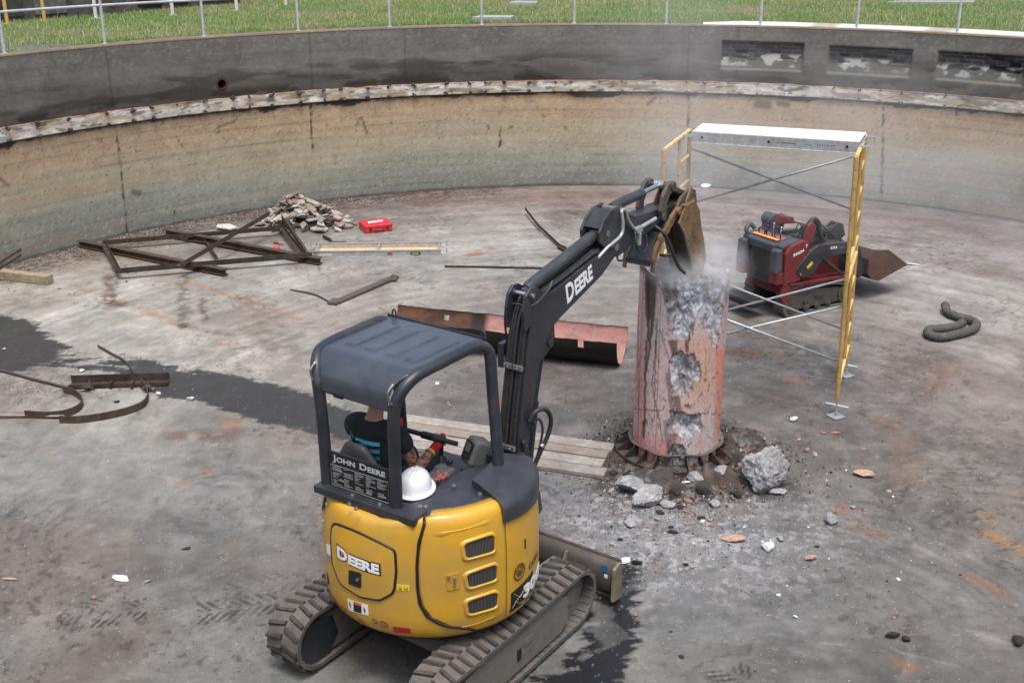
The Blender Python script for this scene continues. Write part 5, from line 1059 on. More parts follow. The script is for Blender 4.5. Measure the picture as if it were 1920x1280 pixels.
        th_ = Vector((lv[0]-.035, lv[1]-.005, 1.575)); skin_mesh('glove_thumb', [[(tuple(th_), .015), (tuple(th_+Vector((.0, .03, .014))), .0135), (tuple(th_+Vector((.03, .042, .022))), .011)]], red, g, O0, voxel=.004)
        cb = MB(); d = (Vector((.06, y+s*.19, 1.475))-wr).normalized(); cb.tube([wr-O0+d*.025, wr-O0+d*.04], [.037, .039], 16); cb.build('glove_cuff', cuff, g, smooth=True, auto=40)
        if s < 0:
            pb = MB()
            for k in range(4): q = Vector((lv[0]+.004, lv[1]-.049, 1.592-.020*k))-O0; pb.box(q, (.022, .004, .007))
            pb.build('glove_print', M_WHT, g)
    # stripes printed on the back of the shirt: laid on by ray-casting to the cloth
    sh_o = [o for o in T.children if o.name.startswith('t_shirt')][0]; me = sh_o.data
    from mathutils.bvhtree import BVHTree
    bv = BVHTree.FromPolygons([v.co.copy() for v in me.vertices], [tuple(p.vertices) for p in me.polygons])
    def onback(yy, zz, off=.003):
        hit = bv.ray_cast(Vector((-1.2, yy, zz))-O0, Vector((1, 0, 0)))
        return hit[0]+hit[1]*off if hit[0] is not None else Vector((-.4, yy, zz))-O0
    bl = [mat('stripe_blue_%s' % n, c, .85, vary=.05) for n, c in (('light', (.05, .36, .52)), ('mid', (.03, .24, .36)), ('deep', (.02, .15, .23)), ('dark', (.012, .085, .13)))]
    for k in range(4):
        z1 = 1.735-.052*k; sb = MB(); sb.grid([[onback(y+.06-.19*i/10, z1-.026*j/2) for i in range(11)] for j in range(3)]); sb.build('shirt_stripe', bl[k], sh_o, solid=.002)
    cr = MB(); c0 = (y+.115, 1.725)
    for a, q in (((0, .035), (.03, 0)), ((.03, 0), (0, -.035)), ((0, -.035), (-.03, 0)), ((-.03, 0), (0, .035)), ((-.01, .012), (.012, -.01))): cr.tube([onback(c0[0]+a[0], c0[1]+a[1]), onback(c0[0]+q[0], c0[1]+q[1])], .0025, 5)
    cr.build('shirt_emblem', mat('emblem_blue', (.06, .25, .33), .8), sh_o)
build_operator()
def build_hat():
    c = Vector((-.315, -.118, 1.462)); T = thing('hard_hat', 'white hard hat lying on the deck behind the seat of the excavator', 'hard hat', ex_world(c), XA+.4)
    wm = mat('white_hat_shell', (.74, .76, .80), .25, vary=.03, coat=.4); b = MB(); rows = []
    prof = [(.128, .008), (.122, .02), (.118, .045), (.110, .078), (.094, .108), (.068, .13), (.036, .142), (.002, .146)]
    for r, z in prof: rows.append([Vector((1.08*r*math.cos(2*PI*i/36), r*.9*math.sin(2*PI*i/36), z+(.006*(abs(math.sin(2*PI*i/36)) < .16) if r < .12 else 0))) for i in range(36)])
    b.grid(rows, 0, True); b.build('hat_shell', wm, T, smooth=True, auto=60, solid=.003)
    b = MB(); rows = [[Vector((1.08*r*math.cos(2*PI*i/36)*(1+.18*max(0, math.cos(2*PI*i/36))*k), r*.9*math.sin(2*PI*i/36), z)) for i in range(36)] for r, z, k in ((.122, .016, 0), (.145, .004, 1), (.150, .0, 1), (.146, -.003, 1))]; b.grid(rows, 0, True); b.build('hat_brim', wm, T, smooth=True, solid=.003)
    b = MB()
    for yy in (-.022, 0, .022): b.tube(smooth_path([(-.112, yy, .06), (-.075, yy, .121), (0, yy, .147), (.075, yy, .121), (.112, yy, .06)], 5), .0045, 6)
    b.build('hat_ridges', wm, T, smooth=True)
    # small rag of red and grey by the console
build_hat()
_b = MB(); rnd = random.Random(2); c = Vector((0, 0, 0))
for k in range(9): _b.ell((rnd.uniform(-.05, .05), rnd.uniform(-.03, .03), rnd.uniform(0, .04)), [rnd.uniform(.012, .03) for _ in range(3)], nu=7, nv=5)
_o = _b.build('work_gloves', mat('glove_red_grey', (.24, .03, .03), .8, vary=.3, dirt=(.3, .3, .3), dirt_amt=.5, dscale=22), loc=ex_world(Vector((-.10, -.155, 1.445))), smooth=True); tag(_o, 'crumpled red and grey gloves on the console beside the white hard hat', 'gloves')

# ================================================================== CONCRETE PIER
PX, PY = 1.64, 10.17
def build_pier():
    T = thing('concrete_pier', 'broken round concrete pier in a faded pink steel casing under the bucket', 'pier', (PX, PY, 0))
    nth, nz = 420, 250; R0 = .425
    th = np.linspace(-PI, PI, nth, endpoint=False); zs = np.linspace(0.0, 1, nz); K, TH = np.meshgrid(zs, th, indexing='ij')
    cs, sn = np.cos(TH), np.sin(TH)
    zt = 1.93+.05*(fbm(TH*2.2, TH*0, 801, 4)-.5)*2-.06*np.clip(cs, 0, 1)*np.clip(-sn, 0, 1); Z = K*zt
    X = PX+R0*cs; Y = PY+R0*sn; px, py = to_px(X, Y, Z); front = (sn < .35)
    wob = (fbm(TH*9, Z*9, 805, 4, .6)-.5)*26; wx, wy = px+wob, py+(fbm(TH*9+5, Z*9, 809, 4, .6)-.5)*26
    P1 = [(1228,470),(1238,520),(1246,560),(1252,590),(1262,628),(1278,640),(1290,632),(1297,612),(1310,600),(1322,622),(1338,652),(1346,662),(1352,600),(1380,480)]
    P2 = [(1262,668),(1290,664),(1310,684),(1308,712),(1292,738),(1276,750),(1262,726),(1254,700)]
    P3 = [(1256,772),(1290,778),(1314,776),(1318,800),(1306,815),(1286,830),(1268,812),(1252,798)]
    P4 = [(1236,866),(1252,852),(1262,835),(1276,838),(1288,858),(1290,875),(1260,885)]
    sd = np.maximum.reduce([poly_sd(wx, wy, p) for p in (P1, P2, P3, P4)]); sd = np.where(front, sd, -50)
    sdb = np.where(~front, (Z-1.55-.2*(fbm(TH*2, TH*0, 811)))*180, -50); sd = np.maximum(sd, sdb)
    brk = sstep(-2, 3, sd); rough = fbm(TH*5, Z*10, 820, 5, .6); rough2 = fbm(TH*16, Z*34, 825, 4, .65)
    deep = sstep(0, 30, sd); dR = brk*(.014+.13*deep*rough+.016*rough2)-brk*.004
    toprag = sstep(1.80, 1.95, Z)*brk; dR += toprag*.05*fbm(TH*6, Z*3, 829)
    dR -= .0015*(1-brk)
    R = R0-dR; X = PX+R*cs; Y = PY+R*sn
    pk = lin((192, 172, 170)); wh = lin((178, 176, 174)); rd = lin((190, 138, 128)); C = np.zeros(X.shape+(3,)); C[:] = pk
    C = mixc(C, wh, sstep(.3, .55, fbm(TH*2.2, Z*2.6, 830, 4))*.85); C = mixc(C, rd, sstep(.55, .75, fbm(TH*4, Z*1.6, 833, 4))*.5)
    C = mixc(C, rd, (1-sstep(6, 26, np.abs(px-1194)))*.75*sstep(.3, .6, fbm(TH*8, Z*3, 836))); C = mixc(C, lin((206, 124, 104)), (1-sstep(4, 18, 1352-px))*sstep(640, 665, py)*(1-sstep(790, 850, py))*.85)
    C = mixc(C, lin((190, 118, 108)), sstep(800, 850, py+wob)*(1-sstep(20, 60, np.abs(px-1215)))*.75); C = mixc(C, lin((180, 142, 112)), (1-sstep(20, 60, np.hypot(px-1310, (py-690)*.6)))*.6)
    C = mixc(C, lin((190, 136, 122)), sstep(.55, .62, fbm(TH*22, Z*22, 839, 3))*.4); C = mixc(C, lin((60, 46, 40)), sstep(.68, .73, fbm(TH*26, Z*26, 842, 3))*.6)
    C = mixc(C, lin((112, 34, 32)), (1-sstep(.4, 2.2, np.abs(py-766-(px-1190)*.07+wob*.12)))*sstep(.35, .6, fbm(TH*9, Z*2, 844))*.8)
    for xj in (1234, 1200): C = mixc(C, lin((120, 60, 52)), (1-sstep(.3, 1.6, np.abs(px-xj-(py-700)*-.035)))*.5)
    C *= (.9+.2*fbm(TH*30, Z*30, 846, 2))[..., None]
    # tar runs
    dx = px+(fbm(Z*11, TH*0, 850, 4, .6)-.5)*5+(fbm(Z*40, TH*30, 851, 2)-.5)*2
    for x0, y0, x1, y1, w0, w1, st in ((1222,480,1222,600,19,9,.95),(1214,520,1216,640,8,3,.9),(1224,600,1212,700,5,2.2,.85),(1232,600,1226,790,3,1.4,.6),(1212,640,1208,800,3.4,2.6,.85),(1208,790,1207,822,5,3,.85),(1230,640,1224,720,2,1,.8),(1196,480,1197,760,2.2,1.2,.45),(1191,620,1190,720,2,1,.4),(1238,620,1262,700,3,2,.5),(1262,640,1266,670,12,8,.85),(1290,620,1288,662,7,4,.8),(1252,700,1262,790,7,6,.6),(1268,745,1272,772,9,9,.75),(1246,790,1256,860,6,4,.5),(1222,720,1244,830,1.6,1.2,.6),(1262,815,1255,850,12,8,.6)):
        t = np.clip((py-y0)/(y1-y0), 0, 1); xc = x0+(x1-x0)*t; hw = w0+(w1-w0)*t; ins = sstep(y0-6, y0, py)*(1-sstep(y1-4, y1+5, py)); C = mixc(C, lin((52, 42, 38)), (1-sstep(hw*.4, hw*1.0, np.abs(dx-xc)))*ins*st*front*.9)
    for x_, y_ in ((1322, 712), (1288, 640+120), (1262, 540), (1291, 762)): C = mixc(C, lin((104, 66, 34)), (1-sstep(1.5, 5, np.hypot(px-x_, py-y_)))*.8)
    C = mixc(C, lin((88, 66, 56)), (1-sstep(.0, .05, Z+(fbm(TH*6, TH*0, 852)-.5)*.04))*.8)
    # exposed concrete
    gr = lin((150, 152, 158)); E = np.zeros(X.shape+(3,)); E[:] = gr; E *= (.7+.6*rough2)[..., None]; E = mixc(E, lin((206, 208, 214)), sstep(.5, .66, fbm(TH*10, Z*20, 861, 4))*.6)
    E = mixc(E, lin((82, 78, 78)), sstep(.50, .68, fbm(TH*5, Z*9, 864, 5, .65))*.75); E = mixc(E, lin((190, 190, 196)), sstep(.5, .7, fbm(TH*3+4, Z*5, 866, 5))*.5); tar = sstep(.0, 1., (1275-px)/34)*sstep(.35, .5, fbm(TH*6, Z*9, 868, 4)+(py < 545)*.12)*sstep(0, 1, (640-py)/40)
    E = mixc(E, lin((58, 50, 48)), tar*.85); E = mixc(E, lin((112, 72, 54)), sstep(.6, .7, fbm(TH*6, Z*12, 870, 4))*.35)
    C = C*(1-brk[..., None])+E*brk[..., None]; C = mixc(C, lin((60, 44, 40)), (sstep(-4, -1, sd)*(1-sstep(-1, 2, sd)))*.6)
    C = mixc(C, lin((60, 48, 44)), sstep(1.86, 1.93, Z)*(px < 1240)*.8)
    V = np.stack([X-PX, Y-PY, Z], -1)
    # ragged top
    rings = []; cols = []
    for i, k in enumerate((.985, .95, .90, .84, .77, .70, .62, .54, .46, .38, .30, .22, .14, .07, .0)):
        Rk = (R[-1])*k; x = Rk*cs[-1]; y = Rk*sn[-1]; zz = Z[-1]*(k**.5)+(1-k**.5)*1.93+(fbm(x*9, y*9, 880, 5, .62)-.5)*.20*min(1, (1-k)*6)-.03*(1-k)
        zz = zz-.10*sstep(.05, .35, x)*sstep(.0, .3, -y+.1)
        rings.append(np.stack([x, y, zz], -1)); c = np.zeros((nth, 3)); c[:] = lin((120, 116, 116)); n = fbm(x*18, y*18, 884, 4); c *= (.5+n)[:, None]
        c = mixc(c, lin((62, 50, 46)), (1-sstep(-.2, .12, x))*sstep(.3, .5, fbm(x*7, y*7, 886))*.85); c = mixc(c, lin((196, 196, 202)), sstep(.55, .66, fbm(x*11, y*11, 888))*.55); cols.append(c)
    V2 = np.concatenate([V.reshape(-1, 3)]+[r.reshape(-1, 3) for r in rings]); C2 = np.concatenate([C.reshape(-1, 3)]+cols)
    o = np_mesh('pier_shaft', V2, gridq(nz+len(rings), nth, True), surf_mat('pier_surface', rough=.8, speck=False, vary=.08, bumpd=.012, bscale=45), C2*KC*1.6, extra=np.ones(len(V2))); o.parent = T
    # flange with fins
    st = mat('tarred_steel', (.022, .02, .019), .7, vary=.3, dirt=lin((112, 66, 42))*.6, dirt_amt=.45, dscale=7, bump=.2)
    b = MB(); b.prism([(.60*math.cos(2*PI*i/48), .60*math.sin(2*PI*i/48)) for i in range(48)], (0, 0, 0), (1, 0, 0), (0, 1, 0), (0, 0, 1), .006, .022); b.build('flange_plate', mat('flange_dirt', lin((84, 70, 62))*.55, .95, vary=.4, dscale=9, dirt=lin((134, 128, 124))*.6, dirt_amt=.5, bump=.4), T)
    b = MB(); rows = [[Vector((r*math.cos(a), r*math.sin(a), z)) for a in [math.radians(-205+5*i) for i in range(37)]] for r, z in ((.612, .0), (.612, .055), (.60, .055), (.60, .0))]; b.grid(rows); b.build('flange_rim', st, T)
    b = MB(); rows = [[Vector((r*math.cos(a), r*math.sin(a), z+.01*math.sin(7*a))) for a in [2*PI*i/60 for i in range(61)]] for r, z in ((.43, .15), (.47, .165), (.475, .155), (.43, .135))]; b.grid(rows); b.build('collar_ring', mat('collar_pale', lin((150, 142, 136))*.5, .9, vary=.3, dirt=(.03, .028, .026), dirt_amt=.6), T)
    for k in range(20):
        a = 2*PI*k/20+.1; d = Vector((math.cos(a), math.sin(a), 0)); n = Vector((-d.y, d.x, 0)); b = MB(); b.prism([(.40, .0), (.40, .15), (.45, .15), (.60, .035), (.60, .0)], (0, 0, 0), d, (0, 0, 1), n, -.006, .006); b.build('fin', st, T)
build_pier()

# ================================================================== SCAFFOLD
def build_scaffold():
    N_, F_, NL, FL = Vector((3.47, 10.95, 0)), Vector((3.90, 12.10, 0)), Vector((1.62, 11.32, 0)), Vector((2.05, 12.45, 0))
    T = thing('scaffold_tower', 'yellow two tier scaffold tower carrying a pale platform over the pier', 'scaffold', (2.76, 11.7, 0)); o0 = Vector((2.76, 11.7, 0))
    LN = Vector((-.027, .004, 0)); up_ = Vector((0, 0, 1))
    my = mat('scaffold_yellow', lin((200, 160, 90))*.8, .55, vary=.15, dscale=8, dirt=lin((140, 120, 84))*.6, dirt_amt=.35, spots=lin((96, 58, 34))*.7, spot_lo=.60, spot_hi=.66, sscale=26)
    mr = mat('toplit_rung_yellow', lin((224, 192, 120))*.9, .55, vary=.15, dscale=12, dirt=lin((150, 136, 104))*.6, dirt_amt=.25)  # paler yellow puts the light from above into the rung colour
    for (a, c) in ((N_, F_), (NL, FL)):
        m1 = a.lerp(c, .60); up = Vector((0, 0, 1))+LN; r = .0225
        for k, (z0, z1) in enumerate(((.22, 1.50), (1.52, 2.80))):
            b2 = MB(); b = MB(); b.tube([a-o0+up*(z0+.16), c-o0+up*(z0+.16)], .012, 6); b.tube([a-o0+up*z0, a-o0+up*z1], r, 10); b.tube([c-o0+up*z0, c-o0+up*z1], r, 10); b.tube([m1-o0+up*(z0+.16), m1-o0+up*z1], .018, 8)
            b2.tube([a-o0+up*z1, c-o0+up*z1], r, 10); b2.tube([a-o0+up*(z0+.16), c-o0+up*(z0+.16)], .021, 8)
            for i in range(1, 4): z = z0+.16+.28*i; b2.tube([m1-o0+up*z, c-o0+up*z], .018, 8)
            fr_ = b.build('scaffold_frame', my, T, smooth=True, auto=50); b2.build('rungs', mr, fr_, smooth=True, auto=50)
    for p in (N_, F_, NL, FL):
        b = MB(); q = p-o0; b.cyl(q+Vector((0, 0, .02)), q+Vector((0, 0, .26)), .013, n=10); d = Vector((.93, -.36, 0)); b.cyl(q+d*-.12+Vector((0, 0, .145)), q+d*.12+Vector((0, 0, .125)), .014, n=8); b.box(q+Vector((0, 0, .012)), (.15, .15, .012), Matrix.Rotation(.5, 3, 'Z')); b.build('levelling_foot', M_GAL, T, bevel=.002)
    def brace(p, z0, q, z1):
        b = MB(); P, Q = p-o0+(up_+LN)*z0, q-o0+(up_+LN)*z1; b.tube([P, Q], .0135, 9); b.build('cross_brace', M_GAL, T, smooth=True)
    for (a, c, lv) in ((FL, F_, ((2.60, 1.95), (1.19, .54))), (NL, N_, ((1.24, .62),))):
        off = (a-c).normalized()*0+Vector((.01, .03, 0)); off2 = Vector((.01, .05, 0))
        for hi, lo in lv: brace(a+off, hi, c+off, lo); brace(a+off2, lo, c+off2, hi)
        for hi, lo in lv:
            for z in (hi, lo):
                for p in (a, c): b = MB(); pz = p-o0+(up_+LN)*z; b.box(pz+Vector((.01, .035, 0)), (.035, .07, .04)); b.cyl(pz+Vector((.01, .03, 0)), pz+Vector((.01, .09, 0)), .010, n=8); b.build('brace_lock', M_GAL, T)
    # platform
    z = 2.86; A, B_, C_, D_ = Vector((1.94, 12.02, z)), Vector((3.55, 11.40, z)), Vector((3.77, 11.92, z)), Vector((2.12, 12.50, z)); A, B_, C_, D_ = [v-o0 for v in (A, B_, C_, D_)]
    D = thing('platform', None, None); D.parent = T; D.location = (0, 0, 0)
    for k in ('label', 'category'):
        if k in D: del D[k]
    b = MB(); t = Vector((0, 0, .012)); b.add([A, B_, C_, D_, A+t, B_+t, C_+t, D_+t], [(3, 2, 1, 0), (4, 5, 6, 7), (0, 1, 5, 4), (1, 2, 6, 5), (2, 3, 7, 6), (3, 0, 4, 7)]); b.build('deck_board', mat('pale_plywood', lin((232, 228, 222))*.85, .6, vary=.06, dirt=lin((210, 200, 186))*.7, dirt_amt=.3), D, bevel=.002)
    al = mat('aluminium_rail', (.52, .54, .55), .38, metal=.6, vary=.15, dscale=14, dirt=(.28, .26, .26), dirt_amt=.4)
    for P, Q in ((A, B_), (D_, C_)):
        b = MB(); b.beam(P+Vector((0, 0, -.055)), Q+Vector((0, 0, -.055)), .012, .12); b.beam(P+Vector((0, 0, -.112)), Q+Vector((0, 0, -.112)), .035, .008); b.build('side_rail', al, D, bevel=.002)
    for P, Q in ((A, D_), (B_, C_)):
        b = MB(); b.beam(P+Vector((0, 0, -.06)), Q+Vector((0, 0, -.06)), .02, .07); b.build('end_beam', al, D)
        for w_ in (P, Q): b = MB(); sgn = -1 if P is A else 1; d = (B_-A).normalized()*sgn; b.prism([(0, -.03), (.10, -.03), (.10, -.10), (.085, -.10), (.085, -.045), (0, -.06)], w_, d, (0, 0, 1), d.cross(Vector((0, 0, 1))), -.02, .02); b.build('hook', M_GAL, D)
    n = (B_-A).cross(Vector((0, 0, 1))).normalized(); n = n if n.y < 0 else -n; u = (B_-A).normalized()
    b = MB()
    for s in (.06, .47, .93): p = A.lerp(B_, s)+n*.008+Vector((0, 0, -.05)); b.cyl(p, p+n*.004, .014, n=12)
    b.build('rail_holes', M_BLK, D)
    b = MB(); rnd = random.Random(4)
    for s0, nn, sz in ((.52, 14, .012), (.76, 9, .022)):
        for k in range(nn):
            if rnd.random() < .85: p = A.lerp(B_, s0)+u*k*.014*(1.7 if sz > .02 else 1)+n*.0075+Vector((0, 0, -.052)); b.box(p, (.006*(1+rnd.random()), .001, sz*rnd.uniform(.6, 1)), Matrix.Rotation(math.atan2(u.y, u.x), 3, 'Z'))
    b.build('rail_print', mat('print_grey', (.06, .06, .06), .6), D)
    b = MB(); p = A.lerp(B_, .70)+n*.0075+Vector((0, 0, -.05)); b.box(p, (.07, .001, .014), Matrix.Rotation(math.atan2(u.y, u.x), 3, 'Z')); b.build('paint_mark', mat('teal_mark', (.05, .4, .35), .6), D)
build_scaffold()

# ================================================================== MINI TRACK LOADER
def build_loader():
    A = math.radians(30.9); o0 = Vector((3.649, 14.109, 0)); T = thing('mini_track_loader', 'red and black stand-on mini loader with a rusty bucket parked beyond the scaffold', 'loader', o0, A)
    red = mat('loader_red', (.17, .018, .022), .45, vary=.15, dscale=4, dirt=lin((110, 70, 66))*.5, dirt_amt=.4, spots=(.3, .26, .25), spot_lo=.63, spot_hi=.68, sscale=30, bump=.05)
    blk = mat('loader_black', (.016, .018, .022), .5, vary=.15, dirt=(.08, .078, .075), dirt_amt=.4); gry = mat('loader_slate', (.045, .052, .065), .5, vary=.1, dirt=(.12, .12, .12), dirt_amt=.35)
    M_TRK = mat('loader_track_steel', (.06, .056, .052), .85, vary=.25, dscale=8, dirt=lin((120, 110, 98))*.5, dirt_amt=.5, bump=.2)
    W = .80      # lateral extent: 0 (near, right side) .. W (far)
    # tracks
    for y0 in (0, W-.18):
        b = MB(); lp = []
        top = [(.08, .42), (.30, .44), (.60, .40), (1.02, .33)]
        for x, z in top: lp.append((x, z))
        for i in range(8): a = math.radians(80-20*i); lp.append((1.12+.13*math.cos(a), .15+.15*math.sin(a)))
        for i in range(1, 8): lp.append((1.10-.95*i/8, 0.0))
        for i in range(7): a = math.radians(-100-20*i); lp.append((.10+.14*math.cos(a), .15+.15*math.sin(a)))
        lp += [(-.02, .30), (.02, .38)]
        n = len(lp); cx, cz = .6, .2; inn = [(x+(cx-x)*.07, z+(cz-z)*.12) for x, z in lp]
        rows = [[Vector((x, y, z)) for x, z in l] for l, y in ((lp, y0), (lp, y0+.18), (inn, y0+.18), (inn, y0), (lp, y0))]; b.grid(rows, 0, True)
        P = [Vector((x, 0, z)) for x, z in lp]+[Vector((lp[0][0], 0, lp[0][1]))]
        for i in range(n):
            L = (P[i+1]-P[i]).length; k = max(1, int(L/.05)); d = (P[i+1]-P[i]).normalized(); nr = Vector((-d.z, 0, d.x)); R3 = Matrix((d, Vector((0, 1, 0)), nr)).transposed()
            for j in range(k): b.box(P[i].lerp(P[i+1], (j+.5)/k)+Vector((0, y0+.09, 0)), (.022, .182, .024), R3)
        tr = b.build('rubber_track', M_RUB, T)
        b = MB(); b.prism([(.05, .08), (1.10, .06), (1.16, .16), (1.0, .27), (.3, .34), (.08, .32)], (0, y0+.09, 0), (1, 0, 0), (0, 0, 1), (0, 1, 0), -.06, .06); fr = b.build('track_frame', M_TRK, T, bevel=.01)
        for x, z, r in ((.14, .16, .12), (1.10, .16, .12), (.40, .08, .05), (.60, .08, .05), (.80, .08, .05)):
            b = MB(); b.cyl((x, y0+.01, z), (x, y0+.17, z), r, n=22); b.cyl((x, y0+.0, z), (x, y0+.01, z), r*.5, n=14); b.build('track_wheel', M_TRK, fr, smooth=True, auto=40)
        b = MB(); b.box((.62, y0+.03, .21), (.16, .03, .05)); b.box((.38, y0+.03, .17), (.10, .03, .05)); b.build('tension_block', M_RST, fr, bevel=.005)
    # chassis and side panels
    b = MB(); b.prism([(-.02, .30), (1.15, .36), (1.18, .44), (.3, .52), (-.05, .45)], (0, 0, 0), (1, 0, 0), (0, 0, 1), (0, 1, 0), .05, W-.05); b.build('chassis', red, T, bevel=.008)
    b = MB(); b.beam((.02, -.01, .47), (1.16, -.01, .42), .05, .03); b.beam((.02, W, .47), (1.16, W, .42), .05, .03); b.build('fender_strip', red, T, bevel=.004)
    b = MB(); b.prism([(-.10, .48), (.20, .50), (.28, .80), (.30, 1.02), (.20, 1.05), (-.02, 1.00), (-.10, .90)], (0, .0, 0), (1, 0, 0), (0, 0, 1), (0, 1, 0), -.02, .07); sp = b.build('side_pod', red, T, bevel=.015)
    b = MB(); b.prism([(-.16, .48), (.14, .5), (.2, .95), (-.05, .98), (-.16, .88)], (0, W, 0), (1, 0, 0), (0, 0, 1), (0, 1, 0), -.07, .02); b.build('side_pod', red, T, bevel=.015)
    b = MB(); b.prism([(-.12, .30), (-.06, .20), (.06, .26), (.10, .5), (-.08, .5)], (0, 0, 0), (1, 0, 0), (0, 0, 1), (0, 1, 0), -.01, .04); b.build('rear_leg', red, T, bevel=.01)
    for y0, y1 in ((.0, .16), (W-.16, W)):
        b = MB(); b.box((-.17, (y0+y1)/2, .80), (.13, y1-y0, .34), taper=.85); b.build('corner_tank', gry, T, bevel=.035, seg=3)
        b = MB(); b.box((-.15, (y0+y1)/2, .57), (.12, y1-y0, .16)); b.build('corner_base', red, T, bevel=.012)
    b = MB(); b.box((-.08, W/2, .70), (.10, W-.34, .55)); b.build('rear_pad', blk, T, bevel=.03, seg=3)
    b = MB(); b.box((.10, W/2, .72), (.35, W-.1, .48)); b.build('engine_bay', blk, T, bevel=.02)
    # control panel
    Rm = Matrix.Rotation(math.radians(-8), 3, 'Y'); b = MB(); b.box((.02, W/2, 1.00), (.34, W-.06, .07), Rm); b.box((-.12, W/2, .95), (.08, W-.3, .12), Rm); b.build('control_panel', gry, T, bevel=.02)
    b = MB(); b.box((-.06, W/2+.02, 1.046), (.055, W-.32, .006), Rm); b.build('panel_decal', mat('decal_orange', lin((226, 150, 84)), .5), T); b = MB(); b.box((.03, W/2+.02, 1.043), (.12, W-.3, .006), Rm); b.build('panel_plate', mat('panel_faded_red', (.22, .06, .06), .6, vary=.3, dirt=(.3, .3, .3), dirt_amt=.5), T)
    for y in (.24, .40, .54):
        b = MB(); b.tube(smooth_path([(-.02, y-.05, 1.04), (-.03, y-.05, 1.12), (-.03, y+.05, 1.12), (-.02, y+.05, 1.04)], 5), .010, 7); b.build('grip_loop', blk, T, smooth=True)
    for x, y, h in ((.06, .28, .12), (.08, .36, .10), (.10, .46, .13), (.05, .52, .09), (.12, .6, .11)):
        b = MB(); b.tube([(x, y, 1.04), (x+.01, y, 1.04+h)], .006, 6); b.ell((x+.01, y, 1.05+h), (.016, .016, .02), nu=10, nv=7); b.build('control_lever', M_STL if h > .11 else blk, T, smooth=True)
    b = MB(); b.tube(smooth_path([(-.10, W-.10, 1.0), (-.14, W-.08, 1.08), (-.06, W-.06, 1.14), (.0, W-.1, 1.08)], 5), .03, 8); b.build('rear_bottle', gry, T, smooth=True)
    # lifted hood flap and masts
    b = MB(); b.prism([(0, 0), (.30, -.07), (.33, -.16), (.04, -.13), (-.05, -.10)], (.26, .60, 1.26), (1, 0, 0), (0, 0, 1), (0, 1, 0), -.05, .16); b.build('hood_flap', red, T, bevel=.015)
    b = MB(); b.cyl((.235, .555, 1.19), (.235, .755, 1.19), .088, n=20); b.box((.24, .655, 1.10), (.15, .19, .12)); b.build('exhaust_cap', gry, T, smooth=True, auto=40)
    b = MB(); b.beam((.36, .52, 1.20), (.66, .42, 1.10), .02, .02); b.build('hood_strut', red, T)
    for y in (.12, W-.12):
        b = MB(); b.prism([(.20, .5), (.34, .5), (.52, 1.18), (.45, 1.24), (.38, 1.20)], (0, y, 0), (1, 0, 0), (0, 0, 1), (0, 1, 0), -.025, .025); b.build('mast', red, T, bevel=.008)
    b = MB(); b.tube(smooth_path([(.42, .15, 1.02), (.44, .15, 1.18), (.52, .16, 1.26), (.62, .16, 1.20), (.66, .15, 1.05), (.70, .14, .95)], 6), .03, 9)
    b.tube(smooth_path([(.48, .24, 1.0), (.50, .24, 1.16), (.60, .25, 1.22), (.68, .24, 1.12), (.72, .22, .98)], 6), .022, 9); b.build('hose_bundle', M_HOSE, T, smooth=True)
    rnd = random.Random(6)
    for k in range(9):
        x0, y0 = rnd.uniform(.45, .8), rnd.uniform(.2, .6); b = MB(); b.tube(smooth_path([(x0, y0, .92), (x0+rnd.uniform(.02, .12), y0+rnd.uniform(-.1, .1), 1.02+rnd.uniform(0, .1)), (x0+rnd.uniform(.12, .3), y0+rnd.uniform(-.12, .12), 1.0), (x0+rnd.uniform(.2, .4), y0, .9)], 6), rnd.uniform(.009, .016), 7); b.build('engine_hose', M_HOSE, T, smooth=True)
    for k in range(6):
        b = MB(); b.box((rnd.uniform(.45, .95), rnd.uniform(.2, .6), .95), (rnd.uniform(.05, .14), rnd.uniform(.05, .12), rnd.uniform(.04, .1))); b.build('engine_fitting', M_TRK if k % 2 else blk, T, bevel=.006)
    b = MB(); b.box((.55, W/2, .75), (.6, .42, .4)); b.build('engine_block', blk, T, bevel=.03)
    b = MB(); b.prism([(.62, .42), (1.10, .42), (1.06, .68), (.98, .86), (.80, .90), (.66, .7)], (0, .14, 0), (1, 0, 0), (0, 0, 1), (0, 1, 0), .0, .52); b.build('front_cowl', red, T, bevel=.02)
    # lift arms
    arm = [(.12, .60), (.10, .68), (.20, .78), (.34, .90), (.46, .95), (.84, .935), (1.12, .90), (1.26, .80), (1.34, .60), (1.40, .42), (1.30, .36), (1.20, .46), (1.12, .70), (.95, .76), (.62, .77), (.52, .70), (.42, .56), (.24, .52)]
    for y in (.0, W):
        b = MB(); b.prism(arm, (0, y, 0), (1, 0, 0), (0, 0, 1), (0, 1, 0), -.035, .035); la = b.build('lift_arm', blk, T, bevel=.01)
        if y == 0:
            b = MB(); b.box((.33, -.037, .70), (.11, .003, .045), Matrix.Rotation(math.radians(-38), 3, 'Y')); b.build('arm_warning_label', mat('label_amber', (.7, .42, .06), .5, vary=.4, dscale=50), la)
            decal('arm_letters', text_geo('CO', 1, .04), lambda u, v: Vector((.68+.13*u, -.038, .865+.035*v-.006*u)), M_WHT, la)
            b = MB(); b.ell((.90, -.036, .855), (.05, .003, .012)); b.build('arm_badge', mat('badge_blue', (.05, .12, .4), .5), la)
            b = MB(); b.cyl((.17, -.045, .60), (.17, -.036, .60), .02, n=12); b.build('arm_pin', M_STL, la)
        b = MB(); b.tube([(.55, y-.01 if y == 0 else y, .77), (.85, y, .56)], .030, 12); b.tube([(.85, y, .56), (1.04, y, .42)], .024, 12); b.build('lift_cylinder', blk, T, smooth=True, auto=50)
